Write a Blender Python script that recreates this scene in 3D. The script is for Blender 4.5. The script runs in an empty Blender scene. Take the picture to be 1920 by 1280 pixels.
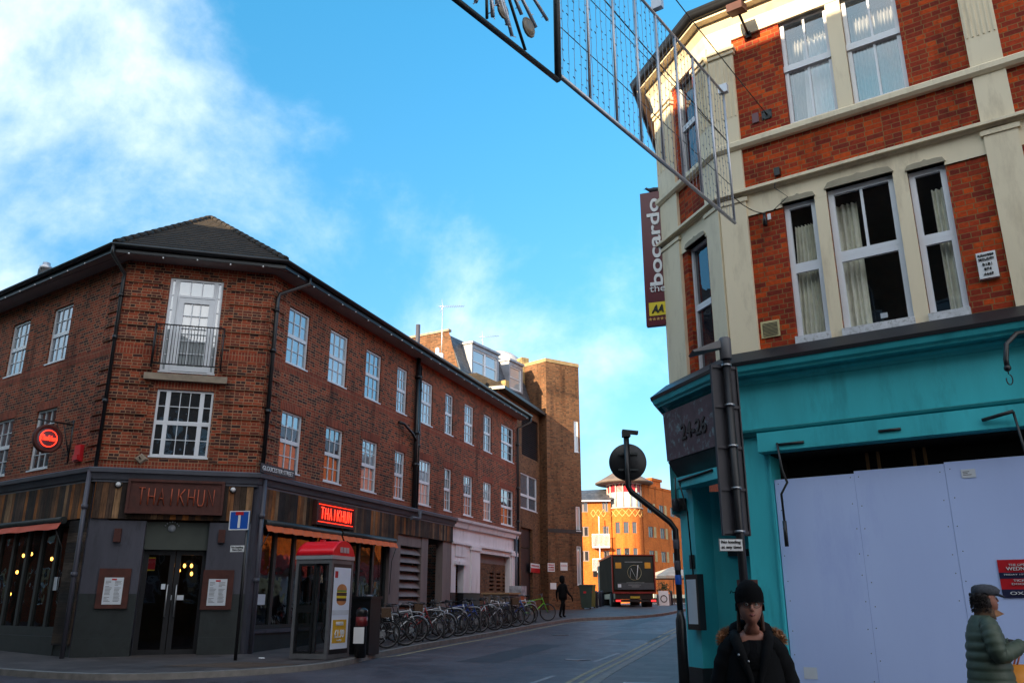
import bpy, math, random
from mathutils import Vector, Matrix
random.seed(7)
R = math.radians
SC = bpy.context.scene
COL = SC.collection
# ------------------------------------------------------------------ camera, sky, sun
F = 1560.0; TH = R(17.4)
cam = bpy.data.cameras.new("camera"); co = bpy.data.objects.new("camera", cam); COL.objects.link(co)
co.location = (0, 0, 0); co.rotation_euler = (R(90) + TH, 0, 0)
cam.sensor_width = 36; cam.lens = F / 1920 * 36; cam.clip_start = .05; cam.clip_end = 3000
SC.camera = co
SUN_AZ, SUN_EL = 220.0, 16.0          # azimuth clockwise from +Y
sd = bpy.data.lights.new("sun", 'SUN'); so = bpy.data.objects.new("sun", sd); COL.objects.link(so)
sd.energy = 5.0; sd.angle = R(0.5); sd.color = (1, .80, .52)
sv = Vector((math.sin(R(SUN_AZ)) * math.cos(R(SUN_EL)), math.cos(R(SUN_AZ)) * math.cos(R(SUN_EL)), math.sin(R(SUN_EL))))
so.rotation_euler = sv.to_track_quat('Z', 'Y').to_euler()
SC.view_settings.view_transform = 'Standard'; SC.view_settings.look = 'None'
SC.view_settings.exposure = 1.35; SC.view_settings.gamma = 1
SC.cycles.max_bounces = 7; SC.cycles.transparent_max_bounces = 16
SC.cycles.caustics_reflective = False; SC.cycles.caustics_refractive = False

def ray(px, py):
    a = (px - 960) / F; b = (640 - py) / F
    return Vector((a, math.cos(TH) - b * math.sin(TH), math.sin(TH) + b * math.cos(TH)))
def at(px, py, y):
    r = ray(px, py); return r * (y / r.y)

W_ = bpy.data.worlds.new("World"); SC.world = W_; W_.use_nodes = True
nt = W_.node_tree; N = nt.nodes; Lk = nt.links; N.clear()
def nn(tree, t, **kw):
    n = tree.nodes.new(t)
    for k, v in kw.items():
        if k.startswith('i_'):
            n.inputs[k[2:].replace('_', ' ')].default_value = v
        else: setattr(n, k, v)
    return n
sky = nn(nt, 'ShaderNodeTexSky', sky_type='NISHITA', sun_disc=False)
sky.sun_elevation = R(SUN_EL); sky.sun_rotation = R(SUN_AZ); sky.air_density = 1.0; sky.dust_density = .6; sky.ozone_density = 2.0
tc = nn(nt, 'ShaderNodeTexCoord')
def wmath(op, a, b=None, c=None, clamp=False):
    n = nt.nodes.new('ShaderNodeMath'); n.operation = op; n.use_clamp = clamp
    for i, v in enumerate((a, b, c)):
        if v is None: continue
        if isinstance(v, (int, float)): n.inputs[i].default_value = v
        else: Lk.new(v, n.inputs[i])
    return n.outputs[0]
def wdot(vec):
    n = nt.nodes.new('ShaderNodeVectorMath'); n.operation = 'DOT_PRODUCT'
    Lk.new(tc.outputs['Generated'], n.inputs[0]); n.inputs[1].default_value = vec
    return n.outputs['Value']
def plane_n(p, q):
    return ray(*p).normalized().cross(ray(*q).normalized()).normalized()
# cloud bank low on the left of the street (below a slanting great circle) and low cloud near the horizon
na = plane_n((300, -60), (760, 500))
if na.dot(ray(100, 400)) < 0: na = -na
bank = wmath('MULTIPLY_ADD', wdot(na), 3.4, 0.20)
sep = nn(nt, 'ShaderNodeSeparateXYZ'); Lk.new(tc.outputs['Generated'], sep.inputs[0])
low = wmath('MULTIPLY_ADD', sep.outputs['Z'], -2.6, 1.25)
low = wmath('MINIMUM', low, .50)
nb = plane_n((0, 470), (760, 545))
if nb.dot(ray(100, 700)) < 0: nb = -nb
under = wmath('MULTIPLY', wmath('MULTIPLY_ADD', wdot(nb), 5.0, .2, True), .22)
bank2 = wmath('SUBTRACT', wmath('MINIMUM', bank, .42), wmath('MULTIPLY', under, 1.0))
mp = nn(nt, 'ShaderNodeMapping'); Lk.new(tc.outputs['Generated'], mp.inputs[0])
mp.inputs['Scale'].default_value = (1.0, 1.0, 1.15); mp.inputs['Rotation'].default_value = (0, R(-20), R(10)); mp.inputs['Location'].default_value = (2.2, .4, 1.3)
nz = nn(nt, 'ShaderNodeTexNoise', i_Scale=2.9, i_Detail=11.0, i_Roughness=.60, i_Distortion=.15); Lk.new(mp.outputs[0], nz.inputs[0])
mask = wmath('MAXIMUM', bank2, low)
behind = wmath('MULTIPLY_ADD', sep.outputs['Y'], -3.0, -.1)      # unseen cloud added behind the camera as bright, neutral fill light
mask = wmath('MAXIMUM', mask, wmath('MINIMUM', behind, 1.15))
def blob(px, py, deg, k):     # a patch of thicker cloud round one direction of the sky
    c0 = math.cos(R(deg)); v = ray(px, py).normalized(); return wmath('MULTIPLY', wmath('MULTIPLY', wmath('SUBTRACT', wdot(v), c0), 1 / (1 - c0), None, True), k)
for bb in ((100, 140, 18, .15), (420, 340, 10, .08), (980, 620, 9, .34), (1180, 800, 7, .26), (740, 520, 8, .25)): mask = wmath('ADD', mask, blob(*bb))
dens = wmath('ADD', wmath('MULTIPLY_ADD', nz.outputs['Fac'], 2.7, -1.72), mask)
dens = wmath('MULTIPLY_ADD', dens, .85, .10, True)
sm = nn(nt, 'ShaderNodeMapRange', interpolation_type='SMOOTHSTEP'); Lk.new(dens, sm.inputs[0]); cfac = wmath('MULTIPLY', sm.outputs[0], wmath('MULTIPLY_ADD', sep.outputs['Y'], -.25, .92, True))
tint = nn(nt, 'ShaderNodeMix', data_type='RGBA', blend_type='MULTIPLY'); tint.inputs[0].default_value = 1
Lk.new(sky.outputs[0], tint.inputs[6])
tr_ = nn(nt, 'ShaderNodeValToRGB'); Lk.new(sep.outputs['Z'], tr_.inputs[0]); e_ = tr_.color_ramp.elements
e_[0].position = .05; e_[0].color = (.43, .49, .54, 1); e_[1].position = .62; e_[1].color = (.34, 1.0, 1.08, 1); Lk.new(tr_.outputs[0], tint.inputs[7])
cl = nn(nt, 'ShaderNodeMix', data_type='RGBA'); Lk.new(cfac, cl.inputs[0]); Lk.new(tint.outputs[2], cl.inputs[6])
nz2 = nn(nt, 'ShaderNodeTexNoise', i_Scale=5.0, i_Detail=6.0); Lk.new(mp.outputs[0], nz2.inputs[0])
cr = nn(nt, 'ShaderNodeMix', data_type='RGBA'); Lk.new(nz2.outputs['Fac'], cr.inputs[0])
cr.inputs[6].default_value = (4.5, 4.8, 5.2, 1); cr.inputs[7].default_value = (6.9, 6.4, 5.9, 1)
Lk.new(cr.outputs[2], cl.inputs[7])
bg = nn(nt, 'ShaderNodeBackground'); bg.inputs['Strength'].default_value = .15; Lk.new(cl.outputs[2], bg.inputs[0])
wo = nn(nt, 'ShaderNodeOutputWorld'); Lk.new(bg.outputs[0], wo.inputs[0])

# ------------------------------------------------------------------ helpers
def azv(a): return Vector((math.sin(R(a)), math.cos(R(a)), 0))
GT = [(-400, -1.5), (0, -1.5), (8, -1.47), (14, -1.38), (20.5, -1.24), (28, -1.03), (34, -.82), (40, -.62), (46, -.44), (52, -.33), (62, -.22), (80, -.1), (110, -.05), (600, -.05)]
def gz(y):
    for (a, za), (b, zb) in zip(GT, GT[1:]):
        if y <= b: return za + (zb - za) * (y - a) / (b - a)
    return GT[-1][1]
class Wall:
    """u runs left to right seen from outside, n points outwards"""
    def __init__(s, o, az): s.o = Vector((o[0], o[1], 0)); s.u = azv(az); s.n = azv(az + 90); s.az = az
    def P(s, u, z, d=0): return s.o + s.u * u + s.n * d + Vector((0, 0, z))
    def px(s, px, py, d=0):
        r = ray(px, py); o = s.o + s.n * d; t = o.dot(s.n) / r.dot(s.n); p = r * t
        return (p - o).dot(s.u), p.z
    def U(s, px, py, d=0): return s.px(px, py, d)[0]
    def Z(s, px, py, d=0): return s.px(px, py, d)[1]
class MB:
    def __init__(s): s.v = []; s.f = []; s.sm = []
    def add(s, vs, fs, smooth=False):
        b = len(s.v); s.v += [Vector(v) for v in vs]; s.f += [tuple(b + i for i in f) for f in fs]; s.sm += [smooth] * len(fs); return s
    def hexa(s, p):   # p: 8 points, 0-3 one end, 4-7 other
        return s.add(p, [(0, 3, 2, 1), (4, 5, 6, 7), (0, 1, 5, 4), (1, 2, 6, 5), (2, 3, 7, 6), (3, 0, 4, 7)])
    def wbox(s, W, u0, u1, z0, z1, d0, d1):
        if u1 < u0: u0, u1 = u1, u0
        if z1 < z0: z0, z1 = z1, z0
        if d1 < d0: d0, d1 = d1, d0
        P = W.P
        return s.hexa([P(u0, z0, d1), P(u1, z0, d1), P(u1, z0, d0), P(u0, z0, d0), P(u0, z1, d1), P(u1, z1, d1), P(u1, z1, d0), P(u0, z1, d0)])
    def box(s, c, sx, sy, sz, az=0, tilt=None):
        m = Matrix.Rotation(-R(az), 3, 'Z')
        if tilt is not None: m = m @ tilt
        c = Vector(c); h = [(-1, -1), (1, -1), (1, 1), (-1, 1)]
        return s.hexa([c + m @ Vector((a * sx / 2, b * sy / 2, z * sz / 2)) for z in (-1, 1) for a, b in h])
    def quad(s, a, b, c, d): return s.add([a, b, c, d], [(0, 1, 2, 3)])
    def poly(s, pts): return s.add(pts, [tuple(range(len(pts)))])
    def ring(s, c, ax, r, seg, ry=None, ref=None):
        ax = Vector(ax).normalized(); ref = ref or (Vector((0, 0, 1)) if abs(ax.z) < .9 else Vector((0, 1, 0)))
        x = ref.cross(ax).normalized(); y = ax.cross(x)
        ry = r if ry is None else ry
        return [Vector(c) + x * math.cos(2 * math.pi * i / seg) * r + y * math.sin(2 * math.pi * i / seg) * ry for i in range(seg)]
    def loft(s, rings, caps=True, smooth=True, close=False):
        n = len(rings[0]); b = len(s.v)
        for r in rings: s.v += [Vector(p) for p in r]
        m = len(rings)
        for k in range(m if close else m - 1):
            k2 = (k + 1) % m
            for i in range(n):
                j = (i + 1) % n; s.f.append((b + k * n + i, b + k * n + j, b + k2 * n + j, b + k2 * n + i)); s.sm.append(smooth)
        if caps and not close:
            s.f.append(tuple(b + i for i in range(n - 1, -1, -1))); s.sm.append(False)
            s.f.append(tuple(b + (m - 1) * n + i for i in range(n))); s.sm.append(False)
        return s
    def tube(s, path, r, seg=8, close=False):
        path = [Vector(p) for p in path]; n = len(path); rings = []
        rr = r if isinstance(r, (list, tuple)) else [r] * n
        ref = None
        for i, p in enumerate(path):
            if close: t = (path[(i + 1) % n] - path[i - 1])
            else: t = path[min(i + 1, n - 1)] - path[max(i - 1, 0)]
            t = t.normalized()
            if ref is None: ref = Vector((0, 0, 1)) if abs(t.z) < .9 else Vector((0, 1, 0))
            x = ref.cross(t)
            if x.length < 1e-4: x = Vector((1, 0, 0)).cross(t)
            x.normalize(); y = t.cross(x); ref = y
            rings.append([p + x * math.cos(2 * math.pi * k / seg) * rr[i] + y * math.sin(2 * math.pi * k / seg) * rr[i] for k in range(seg)])
        return s.loft(rings, True, seg > 4, close)
    def lathe(s, c, prof, seg=20, ax=(0, 0, 1)):
        ax = Vector(ax).normalized(); c = Vector(c)
        return s.loft([s.ring(c + ax * h, ax, max(r, .0004), seg) for r, h in prof])
    def ball(s, c, r, seg=12, rz=None):
        rz = rz or r
        return s.loft([s.ring(Vector(c) + Vector((0, 0, -math.cos(math.pi * k / seg) * rz)), (0, 0, 1), max(math.sin(math.pi * k / seg) * r, .0004), seg) for k in range(seg + 1)])
    def sweep(s, prof, path, smooth=False):
        """prof: closed list of (d out, z); path: list of (x,y) with outward side on the right"""
        pts = [Vector((p[0], p[1], 0)) for p in path]; rings = []
        for i, p in enumerate(pts):
            def nrm(a, b): t = (b - a).normalized(); return Vector((t.y, -t.x, 0))
            if i == 0: m = nrm(pts[0], pts[1])
            elif i == len(pts) - 1: m = nrm(pts[-2], pts[-1])
            else:
                a = nrm(pts[i - 1], p); b = nrm(p, pts[i + 1]); m = (a + b).normalized(); m = m / max(m.dot(a), .2)
            rings.append([p + m * d + Vector((0, 0, z)) for d, z in prof])
        return s.loft(rings, True, smooth)
    def mk(s):
        s.marks = getattr(s, 'marks', []) + [(len(s.v), len(s.f))]; return s
    def builds(s, name, mat, parent=None):
        mm = s.marks + [(len(s.v), len(s.f))]
        for (a, b), (c, e) in zip(mm, mm[1:]):
            if e > b:
                q = MB(); q.v = s.v[a:c]; q.f = [tuple(i - a for i in f) for f in s.f[b:e]]; q.sm = s.sm[b:e]; q.build(name, mat, parent)
    def build(s, name, mat, parent=None, uvs=True):
        me = bpy.data.meshes.new(name); me.from_pydata([tuple(v) for v in s.v], [], s.f); me.update()
        me.polygons.foreach_set('use_smooth', s.sm)
        if uvs:
            uv = me.uv_layers.new(name='metres').data; V = me.vertices
            for p in me.polygons:
                n = p.normal
                if abs(n.z) > .75: a, b = Vector((1, 0, 0)), Vector((0, 1, 0))
                else:
                    a = Vector((-n.y, n.x, 0)).normalized()
                    b = Vector((0, 0, 1)) if abs(n.z) < .1 else Vector(n).cross(a)
                for li, vi in zip(p.loop_indices, p.vertices):
                    c = V[vi].co; uv[li].uv = (c.dot(a), c.dot(b))
        me.materials.append(mat)
        o = bpy.data.objects.new(name, me); COL.objects.link(o)
        if parent: adopt(o, parent)
        else:
            xs, ys, zs = ([v[i] for v in s.v] for i in range(3)); c = Vector(((min(xs) + max(xs)) / 2, (min(ys) + max(ys)) / 2, min(zs)))
            me.transform(Matrix.Translation(-c)); o.location = c
        return o
def adopt(o, parent):
    o.parent = parent
    o.matrix_parent_inverse = Matrix.Identity(4) if parent.parent else Matrix.Translation(-parent.location)
def tag(o, label=None, cat=None, group=None, kind=None):
    if label: o['label'] = label
    if cat: o['category'] = cat
    if group: o['group'] = group
    if kind: o['kind'] = kind
    return o
def thing(name, label, cat, group=None, loc=(0, 0, 0)):
    o = bpy.data.objects.new(name, None); COL.objects.link(o); o.location = loc; o.empty_display_size = .2
    return tag(o, label, cat, group)
def struct(mb, name, mat): return tag(mb.build(name, mat), kind='structure')
def text_obj(body, W, u, z, d, height, width, mat, parent, name='lettering', rot=0, ext=.01, align='LEFT', slant=0, bold=0.0, spacing=1.0):
    cu = bpy.data.curves.new('t', 'FONT'); cu.body = body; cu.size = 1; cu.extrude = .02; cu.shear = slant; cu.offset = bold; cu.space_character = spacing
    cu.align_x = 'CENTER'; cu.space_line = .85
    o = bpy.data.objects.new('t', cu); COL.objects.link(o); bpy.context.view_layer.update()
    me = bpy.data.meshes.new_from_object(o.evaluated_get(bpy.context.evaluated_depsgraph_get()))
    bpy.data.objects.remove(o); bpy.data.curves.remove(cu)
    xs = [v.co.x for v in me.vertices]; ys = [v.co.y for v in me.vertices]
    cx = (min(xs) + max(xs)) / 2; cy = (min(ys) + max(ys)) / 2; w = max(xs) - min(xs); h = max(ys) - min(ys)
    sx = (width / w) if width else height / h; sy = (height / h) if height else sx
    ca, sa = math.cos(R(rot)), math.sin(R(rot))
    for v in me.vertices:
        a = (v.co.x - cx) * sx; b = (v.co.y - cy) * sy; c = v.co.z / .02 * ext
        v.co = W.P(u + a * ca - b * sa, z + a * sa + b * ca, d + c)
    me.name = name; me.materials.clear(); me.materials.append(mat)
    o = bpy.data.objects.new(name, me); COL.objects.link(o); adopt(o, parent)
    return o
# ------------------------------------------------------------------ materials
def base_mat(name):
    m = bpy.data.materials.new(name); m.use_nodes = True; t = m.node_tree
    return m, t, t.nodes['Principled BSDF']
def mix(t, f, a, b, bt='MIX'):
    n = nn(t, 'ShaderNodeMix', data_type='RGBA', blend_type=bt)
    for i, v in ((0, f), (6, a), (7, b)):
        if isinstance(v, (int, float)): n.inputs[i].default_value = v
        elif isinstance(v, tuple): n.inputs[i].default_value = v if len(v) == 4 else v + (1,)
        else: t.links.new(v, n.inputs[i])
    return n.outputs[2]
def objco(t, scale=1.0):
    c = nn(t, 'ShaderNodeTexCoord'); m = nn(t, 'ShaderNodeMapping'); m.inputs['Scale'].default_value = scale if isinstance(scale, tuple) else (scale,) * 3
    t.links.new(c.outputs['Object'], m.inputs[0]); return m.outputs[0]
def noise(t, vec, scale, detail=5, rough=.6):
    n = nn(t, 'ShaderNodeTexNoise', i_Scale=scale, i_Detail=detail, i_Roughness=rough); t.links.new(vec, n.inputs[0]); return n.outputs['Fac']
def ramp(t, fac, stops, interp='LINEAR'):
    n = nn(t, 'ShaderNodeValToRGB'); e = n.color_ramp.elements; n.color_ramp.interpolation = interp
    while len(e) < len(stops): e.new(.5)
    for el, (p, c) in zip(e, stops): el.position = p; el.color = (c if len(c) == 4 else tuple(c) + (1,))
    t.links.new(fac, n.inputs[0]); return n.outputs[0]
def bump(t, bs, h, strength=.3, dist=.01):
    n = nn(t, 'ShaderNodeBump'); n.inputs['Strength'].default_value = strength; n.inputs['Distance'].default_value = dist
    t.links.new(h, n.inputs['Height']); t.links.new(n.outputs[0], bs.inputs['Normal'])
def mat(name, c, rough=.6, metal=0, var=.25, scale=3.0, bmp=.0, dirt=None, spec=.5, streak=False):
    m, t, b = base_mat(name); c = tuple(c)
    v = objco(t, (1, 1, .25) if streak else 1.0)
    n1 = noise(t, v, scale, 6); dk = tuple(x * (1 - var) for x in c); lt = tuple(min(1, x * (1 + var * .6)) for x in c)
    col = ramp(t, n1, [(.3, dk), (.7, lt)])
    if dirt:
        n2 = noise(t, v, scale * 2.7, 8, .7); f = ramp(t, n2, [(.52, (0, 0, 0)), (.68, (1, 1, 1))])
        col = mix(t, f, col, dirt)
    t.links.new(col, b.inputs['Base Color']); b.inputs['Roughness'].default_value = rough; b.inputs['Metallic'].default_value = metal
    b.inputs['Specular IOR Level'].default_value = spec
    if bmp: bump(t, b, noise(t, v, scale * 12, 4), bmp)
    return m
def emit(name, c, s):
    m, t, b = base_mat(name); b.inputs['Base Color'].default_value = tuple(x * .3 for x in c) + (1,)
    b.inputs['Emission Color'].default_value = tuple(c) + (1,); b.inputs['Emission Strength'].default_value = s; return m
def brick(name, cols, mortar, bw=.225, rh=.075, ms=.009, soldier=False, stain=.35, dark=0.0):
    """brick texture in metres (UV), per-brick colour from a ramp"""
    m, t, b = base_mat(name)
    uvn = nn(t, 'ShaderNodeUVMap', uv_map='metres'); mpn = nn(t, 'ShaderNodeMapping'); t.links.new(uvn.outputs[0], mpn.inputs[0])
    if soldier: mpn.inputs['Rotation'].default_value = (0, 0, R(90))
    wob = nn(t, 'ShaderNodeTexNoise', i_Scale=1.3, i_Detail=2.0); t.links.new(mpn.outputs[0], wob.inputs[0])
    va = nn(t, 'ShaderNodeVectorMath', operation='MULTIPLY_ADD'); t.links.new(wob.outputs['Color'], va.inputs[0]); va.inputs[1].default_value = (.008, .008, 0); t.links.new(mpn.outputs[0], va.inputs[2])
    br = nn(t, 'ShaderNodeTexBrick'); t.links.new(va.outputs[0], br.inputs[0])
    br.inputs['Color1'].default_value = (0, 0, 0, 1); br.inputs['Color2'].default_value = (1, 1, 1, 1); br.inputs['Mortar'].default_value = (.5, .5, .5, 1)
    br.inputs['Scale'].default_value = 1; br.inputs['Mortar Size'].default_value = ms; br.inputs['Mortar Smooth'].default_value = .25; br.inputs['Bias'].default_value = 0
    br.inputs['Brick Width'].default_value = bw if not soldier else .24; br.inputs['Row Height'].default_value = rh
    br.offset = .5 if not soldier else 0; br.squash = .52 if not soldier else 1; br.squash_frequency = 2
    n = len(cols); col = ramp(t, br.outputs['Color'], [(.08 + .84 * i / (n - 1), c) for i, c in enumerate(cols)])
    big = noise(t, mpn.outputs[0], .55, 5); col = mix(t, 1.0, col, ramp(t, big, [(.25, (1 - stain,) * 3), (.75, (1.15,) * 3)]), 'MULTIPLY')
    fine = noise(t, mpn.outputs[0], 22, 5); col = mix(t, 1.0, col, ramp(t, fine, [(.3, (.72,) * 3), (.7, (1.2,) * 3)]), 'MULTIPLY')
    mcol = mix(t, 1.0, tuple(mortar) + (1,), ramp(t, big, [(.25, (.6,) * 3), (.75, (1.1,) * 3)]), 'MULTIPLY')
    col = mix(t, br.outputs['Fac'], col, mcol)
    ms_ = nn(t, 'ShaderNodeMapping'); t.links.new(uvn.outputs[0], ms_.inputs[0]); ms_.inputs['Scale'].default_value = (1.6, .22, 1)
    stn = noise(t, ms_.outputs[0], 1.0, 7, .65); col = mix(t, 1.0, col, ramp(t, stn, [(.30, (.42, .40, .39)), (.48, (1, 1, 1)), (.66, (1, 1, 1)), (.78, (1.35, 1.3, 1.22))]), 'MULTIPLY')
    t.links.new(col, b.inputs['Base Color']); b.inputs['Roughness'].default_value = .85; b.inputs['Specular IOR Level'].default_value = .25
    inv = nn(t, 'ShaderNodeMath', operation='SUBTRACT'); inv.inputs[0].default_value = 1; t.links.new(br.outputs['Fac'], inv.inputs[1])
    ad = nn(t, 'ShaderNodeMath', operation='MULTIPLY_ADD'); t.links.new(fine, ad.inputs[0]); ad.inputs[1].default_value = .35; t.links.new(inv.outputs[0], ad.inputs[2])
    bump(t, b, ad.outputs[0], .7, .012)
    return m
def planks(name, cols, w=.14, vertical=True, rough=.75, gap=.006):
    m, t, b = base_mat(name)
    uvn = nn(t, 'ShaderNodeUVMap', uv_map='metres'); sp = nn(t, 'ShaderNodeSeparateXYZ'); t.links.new(uvn.outputs[0], sp.inputs[0])
    d = nn(t, 'ShaderNodeMath', operation='DIVIDE'); t.links.new(sp.outputs[0 if vertical else 1], d.inputs[0]); d.inputs[1].default_value = w
    fl = nn(t, 'ShaderNodeMath', operation='FLOOR'); t.links.new(d.outputs[0], fl.inputs[0])
    wn = nn(t, 'ShaderNodeTexWhiteNoise', noise_dimensions='1D'); t.links.new(fl.outputs[0], wn.inputs['W'])
    n = len(cols); col = ramp(t, wn.outputs['Value'], [(i / n, c) for i, c in enumerate(cols)], 'CONSTANT')
    mpn = nn(t, 'ShaderNodeMapping'); t.links.new(uvn.outputs[0], mpn.inputs[0]); mpn.inputs['Scale'].default_value = (30, 2.2, 1) if vertical else (2.2, 30, 1)
    cb = nn(t, 'ShaderNodeVectorMath', operation='ADD'); t.links.new(mpn.outputs[0], cb.inputs[0]); t.links.new(wn.outputs['Color'], cb.inputs[1])
    g = noise(t, cb.outputs[0], 1.0, 6, .7); col = mix(t, 1.0, col, ramp(t, g, [(.3, (.35,) * 3), (.7, (1.5,) * 3)]), 'MULTIPLY')
    big = noise(t, uvn.outputs[0], 1.1, 4); col = mix(t, 1.0, col, ramp(t, big, [(.35, (.45,) * 3), (.65, (1.25,) * 3)]), 'MULTIPLY')
    fr = nn(t, 'ShaderNodeMath', operation='FRACT'); t.links.new(d.outputs[0], fr.inputs[0])
    gp = nn(t, 'ShaderNodeMath', operation='LESS_THAN'); t.links.new(fr.outputs[0], gp.inputs[0]); gp.inputs[1].default_value = gap / w
    col = mix(t, gp.outputs[0], col, (.006, .005, .004, 1))
    t.links.new(col, b.inputs['Base Color']); b.inputs['Roughness'].default_value = rough; b.inputs['Specular IOR Level'].default_value = .25
    iv = nn(t, 'ShaderNodeMath', operation='SUBTRACT'); iv.inputs[0].default_value = 1; t.links.new(gp.outputs[0], iv.inputs[1]); bump(t, b, iv.outputs[0], .6, .01)
    return m
def glass(name, ior=1.9, tint=(.02, .025, .03), through=0.0, wav=.012, rough=.015, wscale=1.6):
    """window pane: fresnel reflection over a dark room (or over what is behind when through > 0)"""
    m, t, b = base_mat(name); t.nodes.remove(b); out = t.nodes['Material Output']
    fr = nn(t, 'ShaderNodeFresnel'); fr.inputs['IOR'].default_value = ior
    gl = nn(t, 'ShaderNodeBsdfGlossy'); gl.inputs['Roughness'].default_value = rough; gl.inputs['Color'].default_value = (.95, .97, 1, 1)
    df = nn(t, 'ShaderNodeBsdfDiffuse'); df.inputs['Color'].default_value = tuple(tint) + (1,)
    v = objco(t, 1.0); h = noise(t, v, wscale, 2); bn = nn(t, 'ShaderNodeBump'); bn.inputs['Strength'].default_value = 1; bn.inputs['Distance'].default_value = wav
    t.links.new(h, bn.inputs['Height']); t.links.new(bn.outputs[0], gl.inputs['Normal'])
    under = df.outputs[0]
    if through > 0:
        tr = nn(t, 'ShaderNodeBsdfTransparent'); tr.inputs['Color'].default_value = (through, through, through, 1); under = tr.outputs[0]
    ge = nn(t, 'ShaderNodeNewGeometry'); fm_ = nn(t, 'ShaderNodeMath', operation='MULTIPLY_ADD'); t.links.new(ge.outputs['Backfacing'], fm_.inputs[0]); fm_.inputs[1].default_value = -1; fm_.inputs[2].default_value = 1
    f2 = nn(t, 'ShaderNodeMath', operation='MULTIPLY'); t.links.new(fr.outputs[0], f2.inputs[0]); t.links.new(fm_.outputs[0], f2.inputs[1])
    mx = nn(t, 'ShaderNodeMixShader'); t.links.new(f2.outputs[0], mx.inputs[0]); t.links.new(under, mx.inputs[1]); t.links.new(gl.outputs[0], mx.inputs[2])
    t.links.new(mx.outputs[0], out.inputs[0]); return m
def slabs(name, c, w=.6, h=.45, rough=.6):
    m, t, b = base_mat(name)
    uvn = nn(t, 'ShaderNodeUVMap', uv_map='metres'); mpn = nn(t, 'ShaderNodeMapping'); t.links.new(uvn.outputs[0], mpn.inputs[0]); mpn.inputs['Rotation'].default_value = (0, 0, R(20))
    br = nn(t, 'ShaderNodeTexBrick'); t.links.new(mpn.outputs[0], br.inputs[0]); br.inputs['Scale'].default_value = 1; br.inputs['Brick Width'].default_value = w; br.inputs['Row Height'].default_value = h
    br.inputs['Mortar Size'].default_value = .006; br.inputs['Color1'].default_value = tuple(x * .7 for x in c) + (1,); br.inputs['Color2'].default_value = tuple(x * 1.2 for x in c) + (1,); br.inputs['Mortar'].default_value = tuple(x * .3 for x in c) + (1,)
    n2 = noise(t, mpn.outputs[0], 2.5, 8, .7); col = mix(t, 1.0, br.outputs['Color'], ramp(t, n2, [(.3, (.55,) * 3), (.7, (1.2,) * 3)]), 'MULTIPLY')
    t.links.new(col, b.inputs['Base Color']); b.inputs['Roughness'].default_value = rough; bump(t, b, br.outputs['Fac'], -.3, .005); return m
def asphalt():
    m, t, b = base_mat('asphalt'); v = objco(t, 1.0)
    n1 = noise(t, v, .35, 6); n2 = noise(t, v, 60, 3); n3 = noise(t, v, 2.2, 7, .7)
    col = ramp(t, n1, [(.35, (.045, .038, .046)), (.65, (.085, .072, .082))])
    col = mix(t, 1.0, col, ramp(t, n3, [(.35, (.7,) * 3), (.6, (1.25,) * 3)]), 'MULTIPLY')
    col = mix(t, 1.0, col, ramp(t, n2, [(.3, (.6,) * 3), (.7, (1.5,) * 3)]), 'MULTIPLY')
    t.links.new(col, b.inputs['Base Color']); t.links.new(ramp(t, n3, [(.3, (.40,) * 3), (.7, (.68,) * 3)]), b.inputs['Roughness'])
    bump(t, b, n2, .35, .006); return m
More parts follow.
